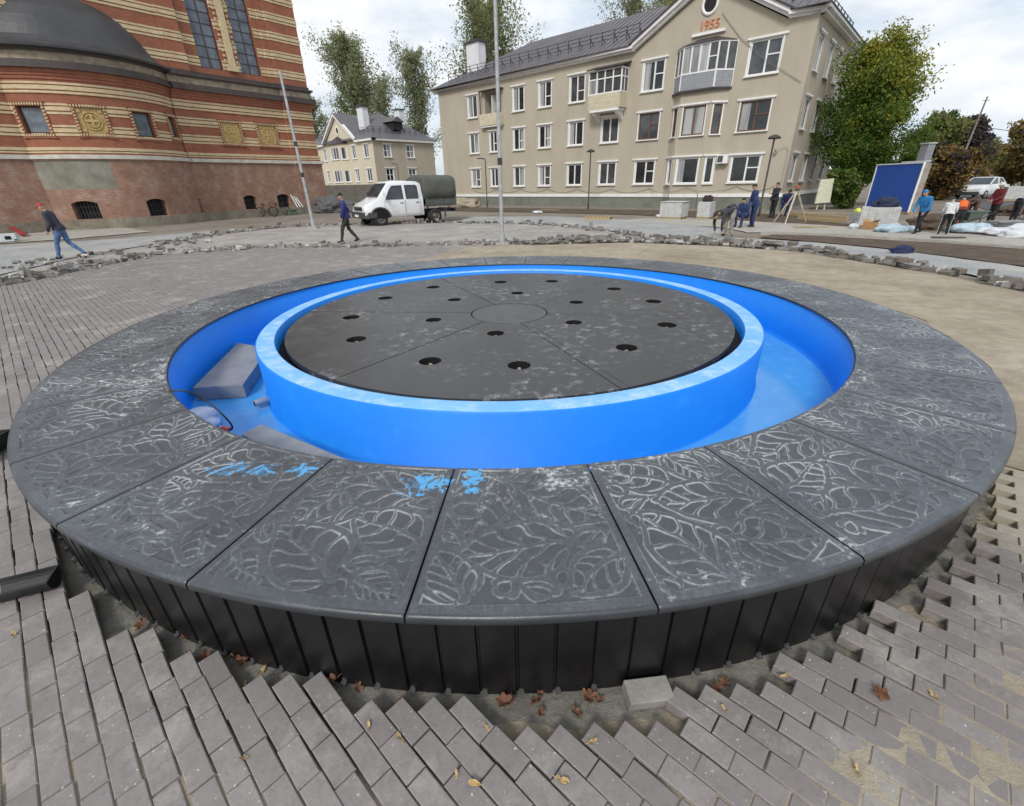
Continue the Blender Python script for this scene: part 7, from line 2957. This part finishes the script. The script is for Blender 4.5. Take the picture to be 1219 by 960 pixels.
# sacks, sheeting, cartons, timber
M_SACK = mat('white_sack', (0.62, 0.64, 0.66), 0.6, (0.46, 0.49, 0.52), 8, bmp=0.6, bscale=12, bdist=0.03)
M_FILM = mat('bluish_film', (0.46, 0.58, 0.66), 0.3, (0.34, 0.46, 0.55), 8, bmp=0.9, bscale=10, bdist=0.05)
for (x, y, s, mt, lab, nm) in ((1060, 277, (.55, .35, .18), M_FILM, 'crumpled bluish plastic sheet beside the pallet in front of the blue cabin', 'plastic_sheet'), (1146, 277, (.42, .28, .20), M_FILM, 'crumpled bluish plastic sheet under the wheelbarrow wheel', 'plastic_sheet'),
                              (1160, 276, (.46, .28, .18), M_FILM, 'bluish plastic sheet heaped before the man in the white helmet', 'plastic_sheet'), (1176, 278, (.42, .25, .12), M_SACK, 'grey-white sack lying between the bluish sheets and the slabs', 'sack'),
                              (1188, 280, (.40, .28, .14), M_SACK, 'grey-white sack lying flat just left of the white sacks at the edge', 'sack'), (1212, 277, (.45, .3, .17), M_SACK, 'upper white sack of the two at the right edge', 'sack'), (1210, 283, (.50, .3, .15), M_SACK, 'lower white sack of the two at the right edge', 'sack'),
                              (1016, 273, (.18, .16, .13), M_SACK, 'small white bag left of the cardboard box', 'bag'), (1075, 276, (.5, .3, .12), M_FILM, 'flat bluish plastic sheet behind the feet of the man in the bright blue jacket', 'plastic_sheet')):
    p = gp(x, y)
    tag(bag(nm, (p.x, p.y, .02), s, mt, x * .37, 3), lab, nm.split('_')[-1])
p = gp(1034, 274)
m = M()
m.box((0, 0, .15), (.36, .30, .26))
for s in (-1, 1):
    m.hexa([(-.18, s * .15, .28), (.18, s * .15, .28), (.18, s * .152, .285), (-.18, s * .152, .285), (-.18, s * .22, .34), (.18, s * .22, .34), (.18, s * .222, .345), (-.18, s * .222, .345)])
o = tag(m.build('cardboard_box', mat('cardboard', (.42, .25, .11), .9, (.34, .19, .08), 6)), 'orange-brown cardboard box in front of the grey paver pallet', 'box')
o.location = (p.x, p.y, .01)
o.rotation_euler = (0, 0, .4)
p = gp(1195, 271)
for k in range(4):
    m = M()
    m.box((0, 0, 0), (1.1, .5, .05))
    o = tag(m.build('paving_slab', M_SLAB2, bevel=.006), ('lowest', 'second lowest', 'second highest', 'topmost')[k] + ' grey paving slab of the stack under the hands of the worker at the right edge', 'slab', 'stacked slabs at the right edge')
    o.location = (p.x + .04 * k, p.y + .15 - .03 * k, .03 + .055 * k)
    o.rotation_euler = (0, 0, -.2 + .07 * k)
# blue work jacket on the pale path
p = gp(1072, 303)
o = bag('work_jacket', (p.x, p.y, .036), (.30, .12, .12), cloth('jacket_blue', (.02, .03, .10)), 3.3, 4)
tag(o, 'dark blue work jacket lying on the pale path in front of the earth strip', 'jacket')
# timber pallet lying flat, plastic scrap and gravel heaps on the far path
p = gp(712, 262)
fp_ = thing('wooden_pallet', 'pale wooden pallet lying on the far path before the large house', 'pallet', (p.x, p.y, .03), radians(-20))
m = M()
for k in range(7):
    m.box((-.6 + k * .2, 0, .13), (.13, .8, .022))
m.build('deck_boards', M_WOOD, fp_, org=Z3)
m = M()
for y in (-.36, 0, .36):
    m.box((0, y, .06), (1.3, .09, .11))
m.build('bearers', M_WOOD, fp_, org=Z3)
p = gp(795, 258.5)
tag(bag('plastic_sheet', (p.x, p.y, .03), (.7, .22, .09), M_BAG, 1.3, 3), 'white plastic sheet lying on the far path left of the paver pallet', 'sheet')
p = gp(640, 254)
tag(bag('plastic_sheet', (p.x, p.y, .03), (.35, .2, .08), M_BAG, 6.3, 3), 'small scrap of white plastic on the far path behind the steel pole', 'sheet')
p = gp(552, 247)
tag(bag('sand_heap', (p.x, p.y, 0), (1.3, .9, .5), M_SAND, 4.4, 4), 'small heap of pale sand behind the truck at the house wall', 'heap')
p = gp(398, 253)
tag(bag('gravel_heap', (p.x, p.y, 0), (1.7, 1.2, .8), mat('grey_gravel', (.15, .15, .155), .95, (.08, .08, .085), 3, .9, bmp=.9, bscale=9, bdist=.08), 8.4, 5), 'heap of grey gravel between the church corner and the truck', 'heap')
# low boards round the flower bed, debris under the maple
for k, (a, b) in enumerate((((940, 257), (1008, 263)), ((950, 262), (1010, 268)))):
    A_, B_ = gp(*a), gp(*b)
    m = M()
    m.bar(A_ + Vector((0, 0, .10)), B_ + Vector((0, 0, .10)), .10, .14)
    tag(m.build('timber_beam', M_WOOD, org=tuple(A_)), ('farther' if k == 0 else 'nearer') + ' timber beam on the earth under the maple', 'beam')
p = gp(977, 250)
m = M()
zt = h_at(p, 982, 214)
m.hexa([(p.x - .45, p.y - .04, .35), (p.x + .40, p.y - .04, .40), (p.x + .40, p.y + .04, .40), (p.x - .45, p.y + .04, .35), (p.x - .30, p.y + .2, zt), (p.x + .45, p.y + .2, zt + .05), (p.x + .45, p.y + .28, zt + .05), (p.x - .30, p.y + .28, zt)])
m.bar((p.x - .2, p.y + .1, 0), (p.x - .15, p.y + .14, .5), .06)
m.bar((p.x + .25, p.y + .1, 0), (p.x + .2, p.y + .14, .5), .06)
tag(m.build('notice_board', mat('mottled_board', (.62, .62, .50), .8, (.45, .46, .30), 6, .9), org=(p.x, p.y, 0)), 'leaning pale mottled board under the maple beside the house', 'board')
p = gp(1018, 262)
o = bag('helmet', (p.x, p.y, .55), (.13, .15, .13), mat('yellow_plastic', (.65, .68, .12), .4), .4, 3)
o.location.z = .30
tag(o, 'yellow-green hard hat on the grey stones left of the pallet at the blue cabin', 'helmet')
m = M()
m.box((0, 0, .15), (.5, .4, .30))
o = tag(m.build('stone_block', M_SLAB2, bevel=.02), 'grey stone block carrying the yellow-green hard hat', 'stone')
o.location = (p.x, p.y, 0)
o.rotation_euler = (0, 0, .5)

# red canopy frame, white crate and a low concrete wall by the church
p = gp(2, 272)
m = M()
a, b = gp(-14, 268), gp(30, 283)
m.bar(a + Vector((0, 0, 1.05)), b + Vector((0, 0, .12)), .22, .07)
m.bar(a + Vector((0, 0, .0)), a + Vector((0, 0, 1.0)), .05)
tag(m.build('red_ramp', mat('red_paint', (.34, .03, .04), .5, (.25, .025, .03), 4), org=tuple(a)), 'dark red sloping ramp at the left edge beside the church', 'ramp')
p = gp(10, 289)
m = M()
m.box((0, 0, .17), (.70, .45, .30), 0)
m.box((.1, -.23, .17), (.22, .02, .16), 1)
m.box((.32, -.22, .08), (.14, .03, .10), 2)
o = tag(m.build('crate', [M_SACK, M_GAP, mat('green_tape', (.03, .18, .06), .5)], bevel=.01), 'white crate below the red ramp at the left edge', 'crate')
o.location = (p.x, p.y, .03)
o.rotation_euler = (0, 0, .6)
# back wall between church and small house
m = M()
a, b = gp(384, 243), gp(470, 238)
m.hexa([a, b, b + Vector((0, .25, 0)), a + Vector((0, .25, 0)), a + Vector((0, 0, 2.0)), b + Vector((0, 0, 2.0)), b + Vector((0, .25, 2.0)), a + Vector((0, .25, 2.0))])
tag(m.build('yard_wall', mat('grey_block_wall', (.27, .25, .205), .9, (.20, .185, .15), 1.5), org=tuple(a)), 'low grey yard wall between the church and the truck', 'wall')

# bicycles leaning on the church
M_BIKE = mat('dark_bicycle_paint', (0.03, 0.03, 0.035), 0.45)


def bicycle(label, loc, rz, s):
    t = thing('bicycle', label, 'bicycle', loc, rz, 'bicycles against the church')
    t.scale = (s, s, s)
    R_ = .34
    for x in (-.52, .52):
        m = M()
        rows = []
        for a, b in ((R_ - .02, -.02), (R_, 0), (R_ - .02, .02), (R_ - .045, 0)):
            rows.append([(x + a * cos(2 * pi * j / 28), b, R_ + a * sin(2 * pi * j / 28)) for j in range(28)])
        rows.append(rows[0])
        m.grid(rows, 0, True, True)
        w_ = m.build('wheel', M_TYRE, t, org=Z3)
        m = M()
        for j in range(12):
            a = 2 * pi * j / 12
            m.tube([(x + .03 * cos(a), 0, R_ + .03 * sin(a)), (x + (R_ - .03) * cos(a), 0, R_ + (R_ - .03) * sin(a))], .003, 4)
        m.tube([(x, -.04, R_), (x, .04, R_)], .025, 8)
        m.build('spokes', M_RIM, w_, org=Z3)
    m = M()
    bb, st, hd_ = (-.08, 0, .30), (-.22, 0, .80), (.36, 0, .82)
    for a, b in ((bb, st), (bb, hd_), (st, hd_), (st, (-.52, 0, R_)), (bb, (-.52, 0, R_)), (hd_, (.52, 0, R_)), (hd_, (.34, 0, .95))):
        m.tube([a, b], .016, 6)
    m.build('frame', M_BIKE, t, org=Z3)
    m = M()
    m.tube([(.28, -.27, .97), (.36, -.2, .98), (.35, 0, .96), (.36, .2, .98), (.28, .27, .97)], .013, 6)
    m.build('handlebar', M_BIKE, t, org=Z3)
    m = M()
    m.hexa([(-.36, -.07, .85), (-.08, -.02, .85), (-.08, .02, .85), (-.36, .07, .85), (-.36, -.08, .90), (-.08, -.02, .89), (-.08, .02, .89), (-.36, .08, .90)])
    m.tube([(-.22, 0, .78), (-.24, 0, .86)], .014, 6)
    m.build('saddle', M_TYRE, t, org=Z3)
    return t


bicycle('dark bicycle leaning on the church footing, right one of the two', PCH(4.85, 0, .62), atan2(CS.y, CS.x), .95)
bicycle('dark bicycle seen almost end-on, left one of the two by the church', PCH(3.85, 0, .75), atan2(CS.y, CS.x) - 1.0, .95)
for k in range(3):
    m = M()
    m.bar(PCH(6.30 + k * .22, .5, .62), PCH(6.2 + k * .2, 1.35 - .1 * k, .16), .07, .04)
    tag(m.build('leaning_board', M_WHITE, org=tuple(PCH(6.3 + k * .22, .5, .62))), ('left', 'middle', 'right')[k] + ' one of three pale boards leaning on the church beside the last basement window', 'board', 'boards leaning on the church')

m = M()
m.box((0, 0, .18), (.6, .4, .34))
m.box((0, -.03, .37), (.64, .46, .05))
o = tag(m.build('green_box', mat('dull_green', (.12, .15, .11), .7), bevel=.01), 'small dull green box by the bicycles at the church wall', 'box')
o.location = PCH(5.75, 0, .62)
o.rotation_euler = (0, 0, atan2(CS.y, CS.x))

# earth, planks and off-cuts lying about the right-hand work area
p = gp(1106, 273)
tag(bag('earth_heap', (p.x, p.y, 0), (.75, .5, .34), M_SOIL, 2.9, 4), 'low heap of dark earth between the bright blue jacket and the white shirt', 'heap')
p = gp(1216, 256)
tag(bag('earth_heap', (p.x, p.y, 0), (1.2, .7, .3), M_SOIL, 6.1, 4), 'low heap of dark earth behind the worker bending at the right edge', 'heap')
for x, y, a, L_, lab in ((1098, 262, .5, 1.6, 'pale plank lying on the earth right of the blue cabin'), (1116, 258, -.3, 1.9, 'pale plank lying on the earth behind the white shirt'), (1128, 285, -.15, .9, 'short dark plank on the concrete walk at the feet of the white shirt'),
                         (965, 272, -.3, 1.2, 'pale plank on the concrete walk right of the tripod'), (985, 255, -.5, 2.2, 'pale plank leaning low over the earth under the maple'), (655, 251, -.6, 1.4, 'pale off-cut plank on the far path behind the steel pole')):
    p = gp(x, y)
    m = M()
    m.box((0, 0, .0), (L_, .12, .035))
    o = tag(m.build('plank', M_WOOD if y < 280 else M_SOIL), lab, 'plank')
    o.location = (p.x, p.y, .055)
    o.rotation_euler = (0, .02, a)
for x, y, k in ((1010, 268, 'left of the white bag'), (1128, 276, 'under the wheelbarrow'), (1196, 277, 'in front of the stacked slabs')):
    p = gp(x, y)
    m = M()
    m.box((0, 0, .06), (.34, .2, .10))
    o = tag(m.build('kerb_stone', M_SLAB2, bevel=.012), 'grey broken kerb stone lying ' + k, 'kerb stone')
    o.location = (p.x, p.y, .02)
    o.rotation_euler = (.05, .04, x * .7)
